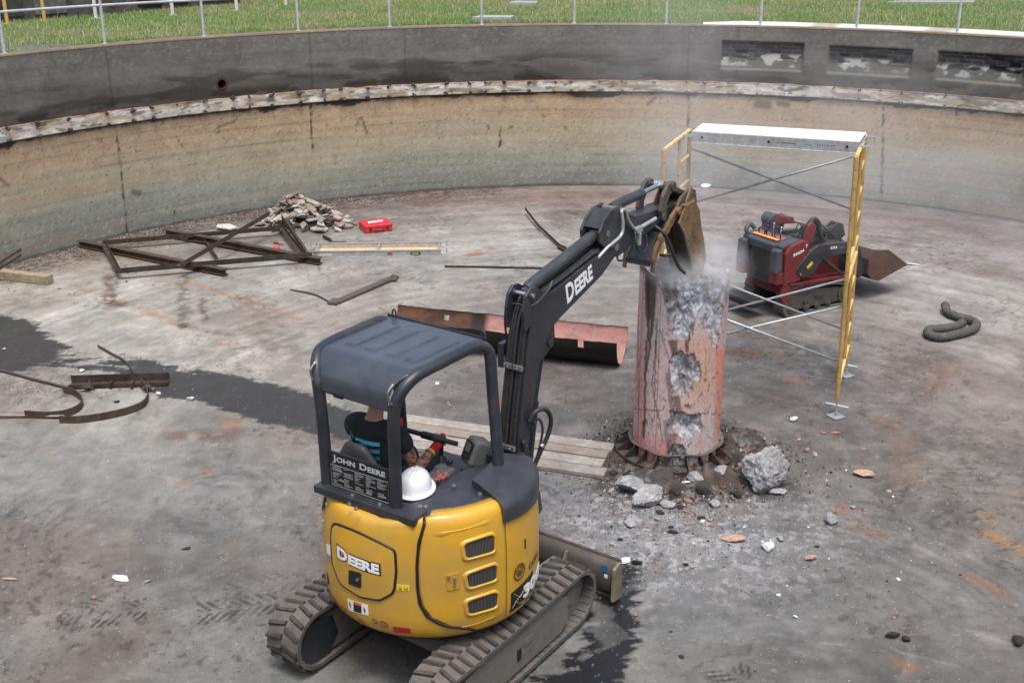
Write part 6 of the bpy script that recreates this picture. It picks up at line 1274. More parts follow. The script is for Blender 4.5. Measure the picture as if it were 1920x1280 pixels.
    b = MB(); b.box((1.18, W/2, .70), (.06, W, .10)); b.build('arm_cross_member', blk, T, bevel=.01)
    for y in (.30, .42):
        b = MB(); b.prism([(.98, .88), (1.02, 1.02), (1.14, 1.10), (1.24, 1.06), (1.30, .90), (1.2, .84)], (0, y, 0), (1, 0, 0), (0, 0, 1), (0, 1, 0), -.012, .012); b.build('tilt_bracket', blk, T, bevel=.004)
    b = MB(); b.tube([(.75, .36, .98), (1.12, .36, 1.02)], .035, 12); b.tube([(1.12, .36, 1.02), (1.3, .36, .8)], .02, 10); b.build('tilt_cylinder', blk, T, smooth=True, auto=50)
    b = MB(); b.box((1.36, W/2, .52), (.05, .6, .36), Matrix.Rotation(math.radians(12), 3, 'Y')); b.build('attachment_plate', blk, T, bevel=.01)
    # bucket
    rst = mat('bucket_rust', lin((110, 78, 62))*.75, .75, vary=.25, dscale=6, dirt=(.05, .045, .042), dirt_amt=.55, bump=.15); prof = [(1.50, .74), (1.42, .62), (1.42, .42), (1.50, .33), (1.66, .28), (1.90, .34), (2.20, .42)]
    b = MB(); rows = [[Vector((x, y, z)) for x, z in prof] for y in (-.07, .3, .6, .95)]; b.grid(rows); bk = b.build('bucket', mat('bucket_dark', lin((84, 76, 72))*.6, .8, vary=.3, dscale=6, dirt=lin((120, 86, 66))*.6, dirt_amt=.4), T, solid=.014)
    for y in (-.07, .95):
        b = MB(); b.add([Vector((x, y, z)) for x, z in prof]+[Vector((1.78, y, .69))], [tuple(range(len(prof)+1))]); b.build('bucket_side', rst, bk, solid=.014)
        b = MB(); b.tube([(1.50, y, .74), (1.78, y, .70), (2.2, y, .43)], .014, 6); b.build('side_edge', M_MUD, bk)
    b = MB(); b.beam((2.2, -.08, .42), (2.2, .96, .42), .04, .02); b.build('cutting_edge', M_MUD, bk)
    # standing platform
    b = MB(); b.box((-.34, W/2+.05, .24), (.30, .60, .05), Matrix.Rotation(.05, 3, 'Y')); b.box((-.36, W/2+.05, .19), (.22, .56, .05)); b.build('standing_platform', blk, T, bevel=.01)
    decal('fleet_number', text_geo('56624', 1, .03), lambda u, v: Vector((.02+.19*u, -.026, .855+.042*v+.045*u)), M_WHT, sp)
    decal('fleet_number', text_geo('7', 1, .03), lambda u, v: Vector((.235+.03*u, -.026, .95+.045*v)), M_WHT, sp)
build_loader()
# ================================================================== LOOSE THINGS ON THE FLOOR
def rebase(o, p=None):
    """origin to the middle of the foot of the mesh"""
    me = o.data; co = np.empty(len(me.vertices)*3, np.float32); me.vertices.foreach_get('co', co); co = co.reshape(-1, 3)
    c = np.array([co[:, 0].mean(), co[:, 1].mean(), co[:, 2].min()]); me.vertices.foreach_set('co', (co-c).ravel()); o.location = Vector(c)+o.location; return o
L_PROF = [(-.03, 0), (.03, 0), (.03, .007), (-.023, .007), (-.023, .06), (-.03, .06)]
def lbar(b, p, q, s=1.0, flip=1, up=(0, 0, 1)): b.sweep([p, q], [(a*s*flip, c*s) for a, c in L_PROF], up); return b
def ibar(b, p, q, s=1.0): b.sweep([p, q], [(a*s, c*s) for a, c in ((-.04, 0), (.04, 0), (.04, .01), (.006, .01), (.006, .07), (.04, .07), (.04, .08), (-.04, .08), (-.04, .07), (-.006, .07), (-.006, .01), (-.04, .01))]); return b
M_DRST = mat('dark_rust', lin((56, 50, 46))*.6, .85, vary=.35, dscale=7, dirt=lin((112, 88, 68))*.65, dirt_amt=.4, spots=lin((160, 152, 142))*.6, spot_lo=.7, spot_hi=.75, sscale=24, bump=.3, bscale=60)
def build_steel():
    c = at(380, 480); T = thing('steel_truss', 'rusty four sided steel frame of welded angle bars lying left of the rubble pile', 'steel frame', c)
    z = .10
    for (x0, y0, z0, x1, y1, z1, s, f) in ((217,512,z,585,481,z,1.35,1),(193,456,z,222,512,z,1.2,-1),(193,458,z,534,430,z,1.2,1),(532,410,.26,577,478,z,1.3,1),(524,424,.14,568,481,z,1.1,-1),(386,452,.06,407,486,z,.9,1)):
        b = MB(); lbar(b, at(x0, y0, z0)-c, at(x1, y1, z1)-c, s, f); b.build('angle_bar', M_DRST, T)
    for p_, q_ in ((at(532, 416, .2), (.2, .08, .06)), (at(575, 479, .1), (.14, .06, .08))): b = MB(); b.box(p_-c, q_); b.build('gusset_plate', M_DRST, T)
    for (x0, y0, x1, y1, l, z0, z1) in ((150,461,424,516,'long rusty steel beam crossing under the left half of the steel frame',.02,.02),(312,440,601,495,'brown rusty steel beam crossing the frame and poking out at its right corner',.05,.02)):
        b = MB(); ibar(b, at(x0, y0, z0), at(x1, y1, z1), 1.25); tag(rebase(b.build('steel_beam', M_RST, None)), l, 'steel beam')
    b = MB(); b.beam(at(334, 500, .19), at(502, 402, .42), .07, .035); b.beam(at(334, 500, .19)+Vector((.03, 0, .02)), at(502, 402, .42)+Vector((.03, 0, .02)), .008, .07); tag(rebase(b.build('steel_bar', M_RST, None, bevel=.004)), 'slanting steel bar leaning across the frame with its far end on the rubble', 'steel bar')
    # timber and rods at the left edge
    b = MB(); b.beam(at(-120, 500, .07), at(94, 524, .07), .14, .13); wood = mat('weathered_timber', lin((168, 156, 132))*.8, .85, vary=.25, dscale=6, dirt=lin((110, 92, 64))*.7, dirt_amt=.35, bump=.15, bscale=30)
    tag(rebase(b.build('timber_beam', wood, None, bevel=.006)), 'grey squared timber beam with cut end lying at the foot of the wall', 'timber')
    for (x0, y0, x1, y1, l) in ((-40, 518, 38, 468, 'upper of two dark rods resting behind the timber beam'), (-40, 530, 38, 478, 'lower of two dark rods resting behind the timber beam')):
        b = MB(); b.tube([at(x0, y0, .10), at(x1, y1, .20)], .018, 8); b.tube([at(x1-6, y1+4, .19), at(x1, y1, .20)], .026, 8); tag(rebase(b.build('steel_rod', M_DRST, None)), l, 'rod', 'rods behind the timber')
    # channel with gussets and bent straps
    c = at(220, 722); T = thing('steel_channel', 'black steel channel with two triangular brackets lying across the bent straps', 'steel channel', c)
    b = MB(); p, q = at(131, 722, .03)-c, at(316, 716, .03)-c; b.beam(p, q, .13, .012); b.beam(p+Vector((0, .06, .05)), q+Vector((0, .06, .05)), .012, .09); b.beam(p+Vector((0, -.055, .0)), q+Vector((0, -.055, .0)), .012, .05); b.build('channel_body', M_DRST, T)
    for x, s in ((168, -1), (282, 1)):
        b = MB(); g = at(x, 722, .03)-c; b.prism([(0, -.10), (.0, .06), (.0+.11, -.12)] if s < 0 else [(0, -.10), (.0, .06), (-.11, -.12)], g+Vector((0, -.03, .03)), (1, 0, 0), Vector((0, .6, .8)), Vector((0, -.8, .6)), -.008, .008); b.prism([(-.07, -.05), (.07, -.05), (.02, .05), (-.02, .05)], g+Vector((0, -.10, .02)), (1, 0, 0), (0, 1, 0), (0, 0, 1), 0, .012); b.build('bracket', M_DRST, T)
    for x in (208, 248): b = MB(); b.box(at(x, 720, .05)-c, (.03, .10, .06)); b.build('lug', M_DRST, T)
    def strap(pts, h, l, name='steel_strap', grp='bent straps on the wet floor'):
        P = smooth_path([at(x, y, 0) for x, y in pts], 8); b = MB(); b.sweep(P, [(-.005, 0), (.005, 0), (.005, h), (-.005, h)]); tag(rebase(b.build(name, M_RST, None)), l, 'metal strap', grp)
    strap([(120,737),(140,742),(155,756),(150,770),(125,781),(90,785),(48,783)], .085, 'bent rusty flat strap curling back to the left under the channel')
    strap([(266,722),(278,742),(272,762),(245,775),(200,786),(150,793),(112,793)], .085, 'long curved flat strap sweeping below the channel to its right end')
    def rod(pts, r, l, m=M_RST, z=.015):
        b = MB(); b.tube(smooth_path([at(x, y, zz) for x, y, zz in pts], 6), r, 7); tag(rebase(b.build('thin_rod', m, None, smooth=True)), l, 'rod')
    rod([(-60, 684, .02), (0, 694, .02), (60, 710, .02), (124, 726, .02)], .016, 'thin brown rod running in from the left to the bent strap')
    rod([(184, 648, .02), (210, 663, .03), (236, 678, .02), (256, 704, .05)], .014, 'kinked thin rod lying across the wet patch above the channel')
    rod([(-60, 776, .02), (40, 779, .02), (120, 780, .04)], .013, 'pale thin rod lying along the lowest strap', mat('pale_rod', lin((170, 160, 146))*.7, .8))
    rod([(-60, 784, .02), (0, 782, .02), (60, 780, .02)], .010, 'second thin brown rod at the left edge below the straps')
    rod([(834, 499, .02), (900, 500, .02), (1048, 503, .02)], .016, 'straight dark rod lying on the pale floor behind the boom', M_DRST)
    b = MB(); b.beam(at(1030, 502, .03), at(1062, 503, .03), .06, .05); tag(rebase(b.build('pipe_end', M_DRST, None)), 'short thick pipe end against the dark rod behind the boom', 'pipe')
    b = MB(); P = [at(986, 393, .10), at(1010, 424, .06), at(1050, 462, .03), at(1072, 474, .03)]; b.sweep(P, [(-.02, 0), (.02, 0), (.02, .008), (-.012, .008), (-.012, .05), (-.02, .05)]); b.beam(at(1050, 463, .03), at(1078, 478, .03), .10, .05); tag(rebase(b.build('angle_iron', M_DRST, None)), 'bent thin angle iron pointing at the boom from behind', 'angle iron')
    b = MB(); b.beam(at(630, 567, .02), at(742, 518, .03), .12, .035); b.beam(at(622, 570, .02), at(634, 562, .02), .14, .05); b.cyl(at(738, 520, .02), at(738, 520, .07), .05, n=12); tag(rebase(b.build('steel_bar', mat('grey_worn_steel', lin((104, 98, 92))*.6, .8, vary=.3, dirt=lin((84, 68, 58))*.6, dirt_amt=.5), None, bevel=.004)), 'single flat grey steel bar lying alone between the plank and the rusty plate', 'steel bar')
    rod([(545, 543, .01), (590, 552, .02), (625, 570, .01)], .012, 'fine rusty wire running up to the flat grey steel bar')
    b = MB(); b.beam(at(606, 443, .05), at(620, 450, .03), .03, .05); b.beam(at(620, 450, .03), at(624, 458, .03), .04, .03); b.tube([at(624, 456, .04), at(650, 455, .04)], .03, 9); tag(rebase(b.build('bracket_scrap', M_DRST, None)), 'bent steel bracket scrap between the rubble pile and the spare plank', 'bracket')
    for x, y, s, l in ((518, 466, 1, 'crumpled bright red plastic cap on the floor inside the frame'), (517, 455, .7, 'small dark red lid just behind the bright red cap')):
        b = MB(); b.ell(at(x, y, .02), (.06*s, .05*s, .04*s), nu=9, nv=5); b.tube([at(x+4, y+2, .02), at(x+14, y+3, .03)], .015*s, 6); tag(rebase(b.build('plastic_cap', mat('red_plastic%d' % (s < 1), (.5*s*s, .02, .03), .5), None, smooth=True)), l, 'cap')
build_steel()
def build_plank_case_boards():
    A, B_, C_, D_ = at(587, 484, 0), at(827, 481, 0), at(817, 466, .0), at(588, 467, .0); c = (A+B_)/2
    T = thing('scaffold_plank', 'spare aluminium framed scaffold plank lying upside down beside the red case', 'scaffold plank', c); al = MATS['aluminium_rail']
    u = (B_-A).normalized(); n = Vector((-u.y, u.x, 0)); L = (B_-A).length; W = .47; A = A-c; up = Vector((0, 0, 1))
    for k in (0, W):
        b = MB(); b.beam(A+n*k+up*.055, A+n*k+u*L+up*.055, .01, .11); b.beam(A+n*k+up*.112, A+n*k+u*L+up*.112, .04, .008); b.beam(A+n*k+up*.006, A+n*k+u*L+up*.006, .03, .01); b.build('side_rail', al, T)
    b = MB(); b.beam(A+n*W/2+up*.022, A+n*W/2+u*L+up*.022, W-.02, .012); b.build('plywood_deck', mat('plank_plywood', lin((214, 186, 148))*.85, .75, vary=.12, dirt=lin((150, 120, 90))*.8, dirt_amt=.3), T)
    for t in (.02, .5, .98): b = MB(); b.beam(A+u*L*t+up*.07, A+u*L*t+n*W+up*.07, .03, .05); b.build('cross_bar', al, T)
    for t, s in ((0, -1), (1, 1)):
        for k in (0, W): b = MB(); b.tube(smooth_path([A+n*k+u*L*t+up*.06, A+n*k+u*(L*t+.07*s)+up*.06, A+n*k+u*(L*t+.09*s)+up*.09, A+n*k+u*(L*t+.09*s)+up*.13], 4), .010, 6); b.build('hook', M_GAL, T)
    Rz = Matrix.Rotation(math.atan2(u.y, u.x), 3, 'Z')
    for s, w_, m in ((.80, .16, M_BLK), (.10, .22, mat('label_pale', (.5, .5, .5), .6, vary=.3, dscale=60)), (.60, .08, mat('label_red', (.35, .06, .06), .6))): b = MB(); b.box(A+u*L*s+up*.058-n*.008, (w_, .003, .045), Rz); b.build('rail_label', m, T)
    decal('label_print', text_geo('EXXEL', 1, .02), lambda p, q: A+u*(L*.80-.06+.12*p)+up*(.045+.026*q)-n*.0105, mat('label_yellow', (.6, .6, .05), .5), T) if False else None
    b = MB(); rnd = random.Random(1)
    for k in range(7): b.box(A+u*(L*.80-.055+.017*k)+up*.058-n*.0105, (.009, .002, .02+.008*(k % 2)), Rz)
    b.build('label_print', mat('label_yellow', (.6, .6, .05), .5), T)
    # red tool case
    p, q = at(684, 439), at(738, 433); u = (q-p).normalized(); n = Vector((-u.y, u.x, 0)); L, W, Hh = .50, .42, .135; T = thing('tool_case', 'closed red plastic tool case standing on the pale floor', 'tool case', (p+q)/2, math.atan2(u.y, u.x)-.02)
    rp = mat('case_red', (.52, .018, .03), .38, vary=.06, dirt=(.42, .12, .12), dirt_amt=.15)
    for nm, z0, z1, g in (('case_base', .0, .066, 0), ('case_lid', .069, Hh, 0)):
        b = MB(); b.prism([(x, y+W/2) for x, y in rrect(L, W, .05, 5)], (0, 0, 0), (1, 0, 0), (0, 1, 0), (0, 0, 1), z0, z1); o = b.build(nm, rp, T, bevel=.014, seg=3)
        if nm == 'case_lid':
            b = MB(); b.prism([(x, y+W/2) for x, y in rrect(L*.72, W*.66, .04, 4)], (0, 0, 0), (1, 0, 0), (0, 1, 0), (0, 0, 1), z1-.001, z1+.006); b.build('lid_panel', rp, o, bevel=.004)
            # scripted white logo
            b = MB(); b.tube(smooth_path([(-.14, W*.40, z1+.008), (-.10, W*.52, z1+.008), (-.06, W*.44, z1+.008), (-.02, W*.56, z1+.008), (.02, W*.48, z1+.008), (.06, W*.60, z1+.008), (.10, W*.52, z1+.008), (.14, W*.62, z1+.008)], 5), .010, 5)
            b.tube([(-.15, W*.34, z1+.008), (.13, W*.46, z1+.008)], .006, 5); b.build('lid_logo', M_WHT, o)
    for x in (-.15, .15): b = MB(); b.box((x, -.006, .075), (.055, .014, .06)); b.build('case_latch', mat('latch_dark_red', (.12, .01, .015), .5), T, bevel=.005)
    b = MB(); b.tube(smooth_path([(-.07, -.004, .05), (-.07, -.03, .05), (.07, -.03, .05), (.07, -.004, .05)], 3), .011, 7); b.build('case_handle', M_BLK, T, smooth=True)
    # boards behind the excavator
    wood = mat('board_wood', lin((176, 170, 160))*.68, .85, vary=.22, dscale=3, dirt=lin((150, 134, 116))*.75, dirt_amt=.4, spots=lin((90, 80, 70))*.5, spot_lo=.66, spot_hi=.72, sscale=22, bump=.12, bscale=60)
    p0 = at(1146, 829, .04); p1 = at(1131, 893, .04); d = (at(764, 776, .04)-p0).normalized(); w_ = (p1-p0); w_ = (w_-d*w_.dot(d)); wl = w_.length; w_.normalize(); nb = 4; bw = wl/nb; rnd = random.Random(8)
    nm = ('farthest', 'second farthest', 'second nearest', 'nearest')
    for k in range(nb):
        s = p0.lerp(p1, (k+.5)/nb)+d*rnd.uniform(-.05, .03); b = MB(); L = 2.32+rnd.uniform(-.05, .05); s.z = .021+.004*(k % 2); wood = mat('board_wood%d' % k, lin(((184, 179, 172), (166, 158, 146), (188, 183, 178), (174, 168, 162))[k])*.68, .85, vary=.25, dscale=4, dirt=lin((132, 112, 94))*.7, dirt_amt=.45, spots=lin((80, 72, 66))*.5, spot_lo=.64, spot_hi=.70, sscale=18, bump=.15, bscale=60)
        b.beam(s, s+d*L+w_*rnd.uniform(-.012, .012), bw-.022, .04); o = rebase(b.build('wooden_board', wood, None, bevel=.004)); tag(o, 'weathered board, %s of four lying side by side left of the pier' % nm[k], 'board', 'boards laid side by side')
build_plank_case_boards()
def build_plate_and_duct():
    # half cylinder of pink and rusty steel, concave side up
    R0 = .36; pl = at(744, 645); pr = at(1168, 696); pl = Vector((-1.66, 13.09, 0)); pr = Vector((1.24, 12.26, 0)); u = (pr-pl); L = u.length; u.normalize(); n = Vector((-u.y, u.x, 0)); 
    ns, na = 260, 70; s = np.linspace(0, L, ns); a = np.linspace(math.radians(-92), math.radians(84), na); S_, A_ = np.meshgrid(s, a, indexing='ij'); rg = (fbm(S_*6, A_*0, 900, 3)-.5)*.03*(np.abs(A_) > 1.3)
    cx, cz = .30, .36
    def surf(R):
        v = cx+(R)*np.sin(A_); z = cz-(R)*np.cos(A_)+rg
        P = np.stack([pl.x+u.x*S_+n.x*v, pl.y+u.y*S_+n.y*v, z], -1); return P
    k = S_/L; C = np.zeros(S_.shape+(3,)); pink = lin((196, 146, 140)); rust = lin((100, 74, 60)); C[:] = pink
    C *= (.82+.36*fbm(S_*5, A_*4, 905, 4))[..., None]; C = mixc(C, lin((216, 176, 158)), sstep(.5, .7, fbm(S_*2.2, A_*2, 908, 4))*.5*(k < .62)); C = mixc(C, lin((158, 120, 92)), sstep(.56, .66, fbm(S_*3, A_*3, 910, 4))*.5)
    rc = np.zeros_like(C); rc[:] = rust; rc *= (.6+.8*fbm(S_*6, A_*4, 915, 5))[..., None]; rc = mixc(rc, lin((136, 92, 62)), sstep(.52, .66, fbm(S_*4, A_*4, 918, 4))*.6); rc = mixc(rc, lin((56, 42, 36)), sstep(.5, .64, fbm(S_*3, A_*3, 921, 4))*.6)
    C = mixc(rc, 0, k*0) * (1-sstep(.385, .40, k)[..., None])+C*sstep(.385, .40, k)[..., None]; C = mixc(C, lin((44, 38, 36)), (1-sstep(.02, .05, np.abs(k-.37)))*.8)
    C = mixc(C, lin((180, 160, 146)), (1-sstep(.002, .008, np.abs(k-.862)))*.5); edge = np.minimum(np.abs(A_-a[0]), np.abs(A_-a[-1])); C = mixc(C, lin((60, 50, 46)), (1-sstep(.02, .07, edge))*.8)
    O = np.zeros_like(C); O[:] = lin((44, 41, 39)); O *= (.6+.8*fbm(S_*4, A_*4, 925, 4))[..., None]; O = mixc(O, lin((70, 64, 54)), sstep(.5, .7, fbm(S_*1.5, A_*2, 928))*.5)
    Pi, Po = surf(R0), surf(R0+.012); q = gridq(ns, na); sc_, ac_ = k.reshape(-1)[q].mean(1), A_.reshape(-1)[q].mean(1); keep = np.ones(len(q), bool)
    for kk, aa, wk, wa in ((.225, 1.20, .011, .10), (.79, 1.20, .010, .10), (.857, -1.46, .013, .13)): keep &= ~((np.abs(sc_-kk) < wk) & (np.abs(ac_-aa) < wa))
    q = q[keep]; m = surf_mat('casing_paint', rough=.7, speck=False, vary=.12, bumpd=.006)
    T = thing('steel_casing_half', 'half round steel casing, rusty at left and pink at right, lying behind the boom', 'steel casing', pl+u*L/2); off = np.array(pl+u*L/2)
    o = np_mesh('inner_face', Pi.reshape(-1, 3)-off, q, m, C.reshape(-1, 3)*KC*1.0, extra=np.ones(Pi[..., 0].size)); o.parent = T
    o = np_mesh('outer_face', Po.reshape(-1, 3)-off, q[:, ::-1], m, O.reshape(-1, 3)*KC*.8, extra=np.ones(Pi[..., 0].size)); o.parent = T
    b = MB()
    for j in (0, na-1): b.grid([[Vector(Pi[i, j]-off) for i in range(ns)], [Vector(Po[i, j]-off) for i in range(ns)]])
    for i in (0, ns-1): b.grid([[Vector(Pi[i, j]-off) for j in range(na)], [Vector(Po[i, j]-off) for j in range(na)]])
    b.build('cut_edge', M_BLK, T)
    # limp dark hose
    hm = mat('duct_canvas', lin((96, 94, 92))*.5, .85, vary=.25, dscale=14, dirt=lin((128, 122, 112))*.6, dirt_amt=.4, bump=.3, bscale=40)
    pts = [(1772,572,.07),(1776,584,.06),(1794,593,.06),(1816,598,.06),(1831,607,.06),(1822,618,.06),(1796,626,.06),(1764,632,.06),(1742,627,.06),(1742,618,.06),(1764,616,.06),(1790,612,.06),(1806,605,.08)]
    P = smooth_path([at(x, y, z) for x, y, z in pts], 10); rr = [.056*(1+.04*math.sin(i*.9)+.03*math.sin(i*2.3)) for i in range(len(P))]; b = MB(); b.tube(P, rr, 18)
    tag(rebase(b.build('duct_hose', hm, None, smooth=True)), 'fat dark hose doubled back on itself on the floor right of the scaffold', 'hose')
build_plate_and_duct()

# ------------------------------------------------------------------ rocks, shards, chips, grit
def rock_bm(size, seed, cuts=9, sub=3, squash=(1, 1, .7), rough=.06):
    rnd = random.Random(seed); bm = bmesh.new(); bmesh.ops.create_icosphere(bm, subdivisions=sub, radius=1.0)
    for _ in range(cuts):
        n = Vector((rnd.gauss(0, 1), rnd.gauss(0, 1), rnd.gauss(0, .9))).normalized(); d = rnd.uniform(.5, .85)
        for v in bm.verts:
            t = v.co.dot(n)
            if t > d: v.co -= n*(t-d)*.96
    from mathutils import noise as mn
    off = Vector((seed*3.1, seed*1.7, 0))
    for v in bm.verts:
        k = mn.fractal(v.co*2.2+off, .7, 2.1, 5)*rough*1.6+mn.fractal(v.co*7+off, .6, 2.1, 4)*rough*.8; v.co += v.co.normalized()*k
        v.co = Vector((v.co.x*size[0]/2*squash[0], v.co.y*size[1]/2*squash[1], v.co.z*size[2]/2))
    return bm
def add_rock(name, x, y, size, seed, m, label, cat, group=None, rot=(0, 0, 0), cuts=9, sub=3, rough=.06, zl=None):
    bm = rock_bm(size, seed, cuts, sub, (1, 1, 1), rough); me = bpy.data.meshes.new(name); bmesh.ops.rotate(bm, matrix=Matrix.Rotation(rot[2], 3, 'Z') @ Matrix.Rotation(rot[0], 3, 'X') @ Matrix.Rotation(rot[1], 3, 'Y'), verts=bm.verts)
    zmin = min(v.co.z for v in bm.verts)
    for v in bm.verts: v.co.z -= zmin+.04*size[2]
    bm.to_mesh(me); bm.free(); me.materials.append(m); me.polygons.foreach_set('use_smooth', [True]*len(me.polygons)); me.set_sharp_from_angle(angle=math.radians(28))
    o = bpy.data.objects.new(name, me); COL.objects.link(o); p = at(x, y, 0) if not isinstance(x, Vector) else x
    o.location = (p.x, p.y, zl if zl is not None else 0); tag(o, label, cat, group); return o
M_CONC = mat('broken_concrete', lin((176, 177, 180))*.7, .92, vary=.3, dscale=5, dirt=lin((96, 92, 90))*.6, dirt_amt=.45, spots=lin((212, 212, 214))*.75, spot_lo=.56, spot_hi=.70, sscale=16, bump=.45, bscale=40)
M_CPINK = mat('painted_shard', lin((206, 170, 152))*.72, .85, vary=.2, dscale=12, dirt=lin((190, 120, 90))*.6, dirt_amt=.35, bump=.3, bscale=50)
M_CORG = mat('orange_shard', lin((188, 136, 116))*.65, .9, vary=.2, dirt=lin((120, 84, 70))*.6, dirt_amt=.4, bump=.4)
M_CWHT = mat('pale_shard', lin((226, 226, 230))*.8, .8, vary=.12, bump=.3, bscale=50); M_CDRK = mat('dark_lump', lin((60, 54, 50))*.6, .95, vary=.3, bump=.5, bscale=60)
def build_rocks():
    big = [(1430, 915, (.50, .46, .44), 11, M_CONC, 'large grey boulder of broken concrete at the right of the pier base'), (1183, 921, (.27, .24, .16), 4, M_CONC, 'smaller pitted grey lump left of the wedge shaped rock below the pier'), (1214, 940, (.40, .27, .17), 7, M_CONC, 'wedge shaped pitted grey rock in front of the pier flange'),
      (1302, 905, (.22, .14, .12), 13, M_CONC, 'grey slab piece leaning at the front fins of the pier'), (1352, 892, (.18, .16, .12), 17, M_CONC, 'dusty grey block between the pier fins and the large boulder'), (1457, 925, (.18, .10, .06), 19, M_CONC, 'flat grey shard tucked under the right side of the large boulder'),
      (1620, 893, (.24, .13, .07), 23, M_CPINK, 'pale pink and grey shard lying alone right of the large boulder'), (1560, 979, (.15, .13, .10), 29, M_CONC, 'bluish grey stone standing alone below the pink shard'), (1376, 1012, (.21, .12, .05), 31, M_CPINK, 'flat peach coloured chip below the pier'), (1438, 1028, (.17, .11, .06), 37, M_CWHT, 'bright white chip right of the flat peach chip'),
      (1520, 1050, (.13, .07, .05), 41, M_CPINK, 'small triangular peach chip right of the bright white chip'), (1180, 985, (.15, .11, .05), 43, M_CONC, 'pale grey flat stone below the wedge shaped rock'), (1171, 1054, (.13, .09, .04), 47, M_CWHT, 'whitish flat chip just above the blade corner of the excavator'), (1194, 1058, (.10, .05, .05), 48, M_CDRK, 'black bent flake touching the whitish chip above the blade'),
      (1452, 857, (.14, .07, .06), 53, M_CORG, 'orange brick coloured shard behind the large boulder'), (1396, 878, (.16, .08, .06), 59, M_CORG, 'orange stained slab half hidden left of the large boulder'), (1398, 848, (.10, .06, .03), 61, M_CORG, 'thin orange flake on the floor right of the pier foot'), (1513, 845, (.07, .06, .05), 67, M_CORG, 'small orange lump beyond the large boulder'), (1528, 853, (.06, .05, .03), 68, M_CONC, 'small blue grey pebble beside the small orange lump'),
      (1544, 813, (.07, .04, .02), 71, M_CORG, 'left of two thin orange flakes near the scaffold foot'), (1566, 813, (.11, .05, .02), 73, M_CORG, 'right of two thin orange flakes near the scaffold foot'), (1619, 843, (.06, .04, .02), 79, M_CORG, 'tiny peach flake above the lone pink shard'), (1488, 789, (.10, .07, .06), 83, M_CWHT, 'crumpled white scrap on the dark floor right of the pier'),
      (228, 1085, (.16, .09, .02), 89, M_CWHT, 'flat white flake on the open floor at lower left'), (278, 1091, (.06, .03, .02), 97, M_CONC, 'small grey flake just right of the flat white flake'), (18, 1087, (.14, .025, .02), 101, M_CPINK, 'thin pale splinter at the left edge of the floor'), (350, 1029, (.10, .035, .02), 103, M_CDRK, 'thin dark leaf on the scraped floor at left'), (176, 1120, (.05, .05, .02), 107, M_CORG, None),
      (358, 750, (.11, .08, .04), 109, M_CWHT, 'crumpled white scrap on the lower edge of the wet patch'), (297, 741, (.06, .05, .05), 113, M_CWHT, 'small folded white scrap right of the bent strap'), (154, 696, (.07, .06, .03), 127, M_CWHT, 'white pebble in the wet patch above the channel'), (218, 754, (.09, .05, .02), 131, M_CDRK, 'small dark greenish flake inside the curve of the long strap'), (8, 655, (.06, .04, .02), 132, M_CWHT, 'white speck of stone on the wet floor at the left edge'),
      (1675, 1194, (.14, .06, .05), 137, M_CDRK, 'black elongated clod at lower right'), (1698, 1201, (.07, .06, .04), 139, M_CDRK, 'round black clod beside the elongated one at lower right'), (1910, 1206, (.13, .12, .06), 149, M_CDRK, 'dark flaky clod at the right edge of the floor'), (1463, 1012, (.08, .07, .05), 151, M_CONC, 'small grey stone above the bright white chip'), (1600, 952, (.06, .05, .03), 152, M_CONC, None),
      (1288, 906, (.17, .05, .02), 157, M_CWHT, 'white splinter leaning on the front fins of the pier'), (1250, 950, (.16, .12, .06), 163, M_CONC, None), (1340, 948, (.13, .10, .07), 167, M_CONC, None), (1318, 925, (.15, .12, .08), 173, M_CDRK, None), (1265, 925, (.14, .12, .08), 179, M_CDRK, None), (1380, 930, (.13, .1, .07), 181, M_CDRK, None), (1174, 897, (.12, .1, .07), 191, M_CDRK, None), (1150, 890, (.10, .08, .05), 193, M_CDRK, None),
      (760, 716, (.06, .05, .05), 197, M_CWHT, None), (820, 721, (.06, .05, .04), 198, M_CWHT, 'white pebble seen through the excavator canopy'), (1322, 352, (.26, .14, .09), 199, M_CWHT, 'crumpled pale plastic scrap at the foot of the far wall'), (1710, 497, (.28, .04, .02), 211, M_CWHT, 'long white splinter on the pale floor right of the loader'), (1104, 412, (.10, .06, .03), 223, M_CDRK, 'small dark scrap on the far floor beside the angle iron')]
    grp = 'concrete fragments on the pit floor'; rnd = random.Random(77)
    for x, y, s, sd_, m, l in big: add_rock('concrete_chunk' if m in (M_CONC,) and s[0] > .12 else 'stone_chip', x, y, s, sd_, m, l or 'palm sized %s lump lying loose on the pit floor' % {'broken_concrete': 'grey', 'dark_lump': 'dark brown', 'orange_shard': 'orange', 'pale_shard': 'white', 'painted_shard': 'peach'}[m.name], 'rubble', grp, rot=(rnd.uniform(-.2, .2), rnd.uniform(-.2, .2), rnd.uniform(0, 6) if s[0]/s[1] < 1.6 else rnd.uniform(-.3, .3)), sub=5 if s[0] > .25 else 4, cuts=9 if s[0] > .2 else 8, rough=.065 if s[0] > .2 else .06)
    # smaller scattered fragments, each its own object, sharing six shapes
    protos = []; PC_ = ('grey', 'grey', 'white', 'peach', 'grey', 'dark', 'grey', 'orange', 'dark')
    for k in range(9):
        bm = rock_bm((1, .72, .42), 500+k, 10, 2, (1, 1, 1), .08); me = bpy.data.meshes.new('stone_chip'); zmin = min(v.co.z for v in bm.verts)
        for v in bm.verts: v.co.z -= zmin*.8
        bm.to_mesh(me); bm.free(); me.materials.append((M_CONC, M_CONC, M_CWHT, M_CPINK, M_CONC, M_CDRK, M_CONC, M_CORG, M_CDRK)[k]); me.polygons.foreach_set('use_smooth', [True]*len(me.polygons)); me.set_sharp_from_angle(angle=math.radians(30)); protos.append(me)
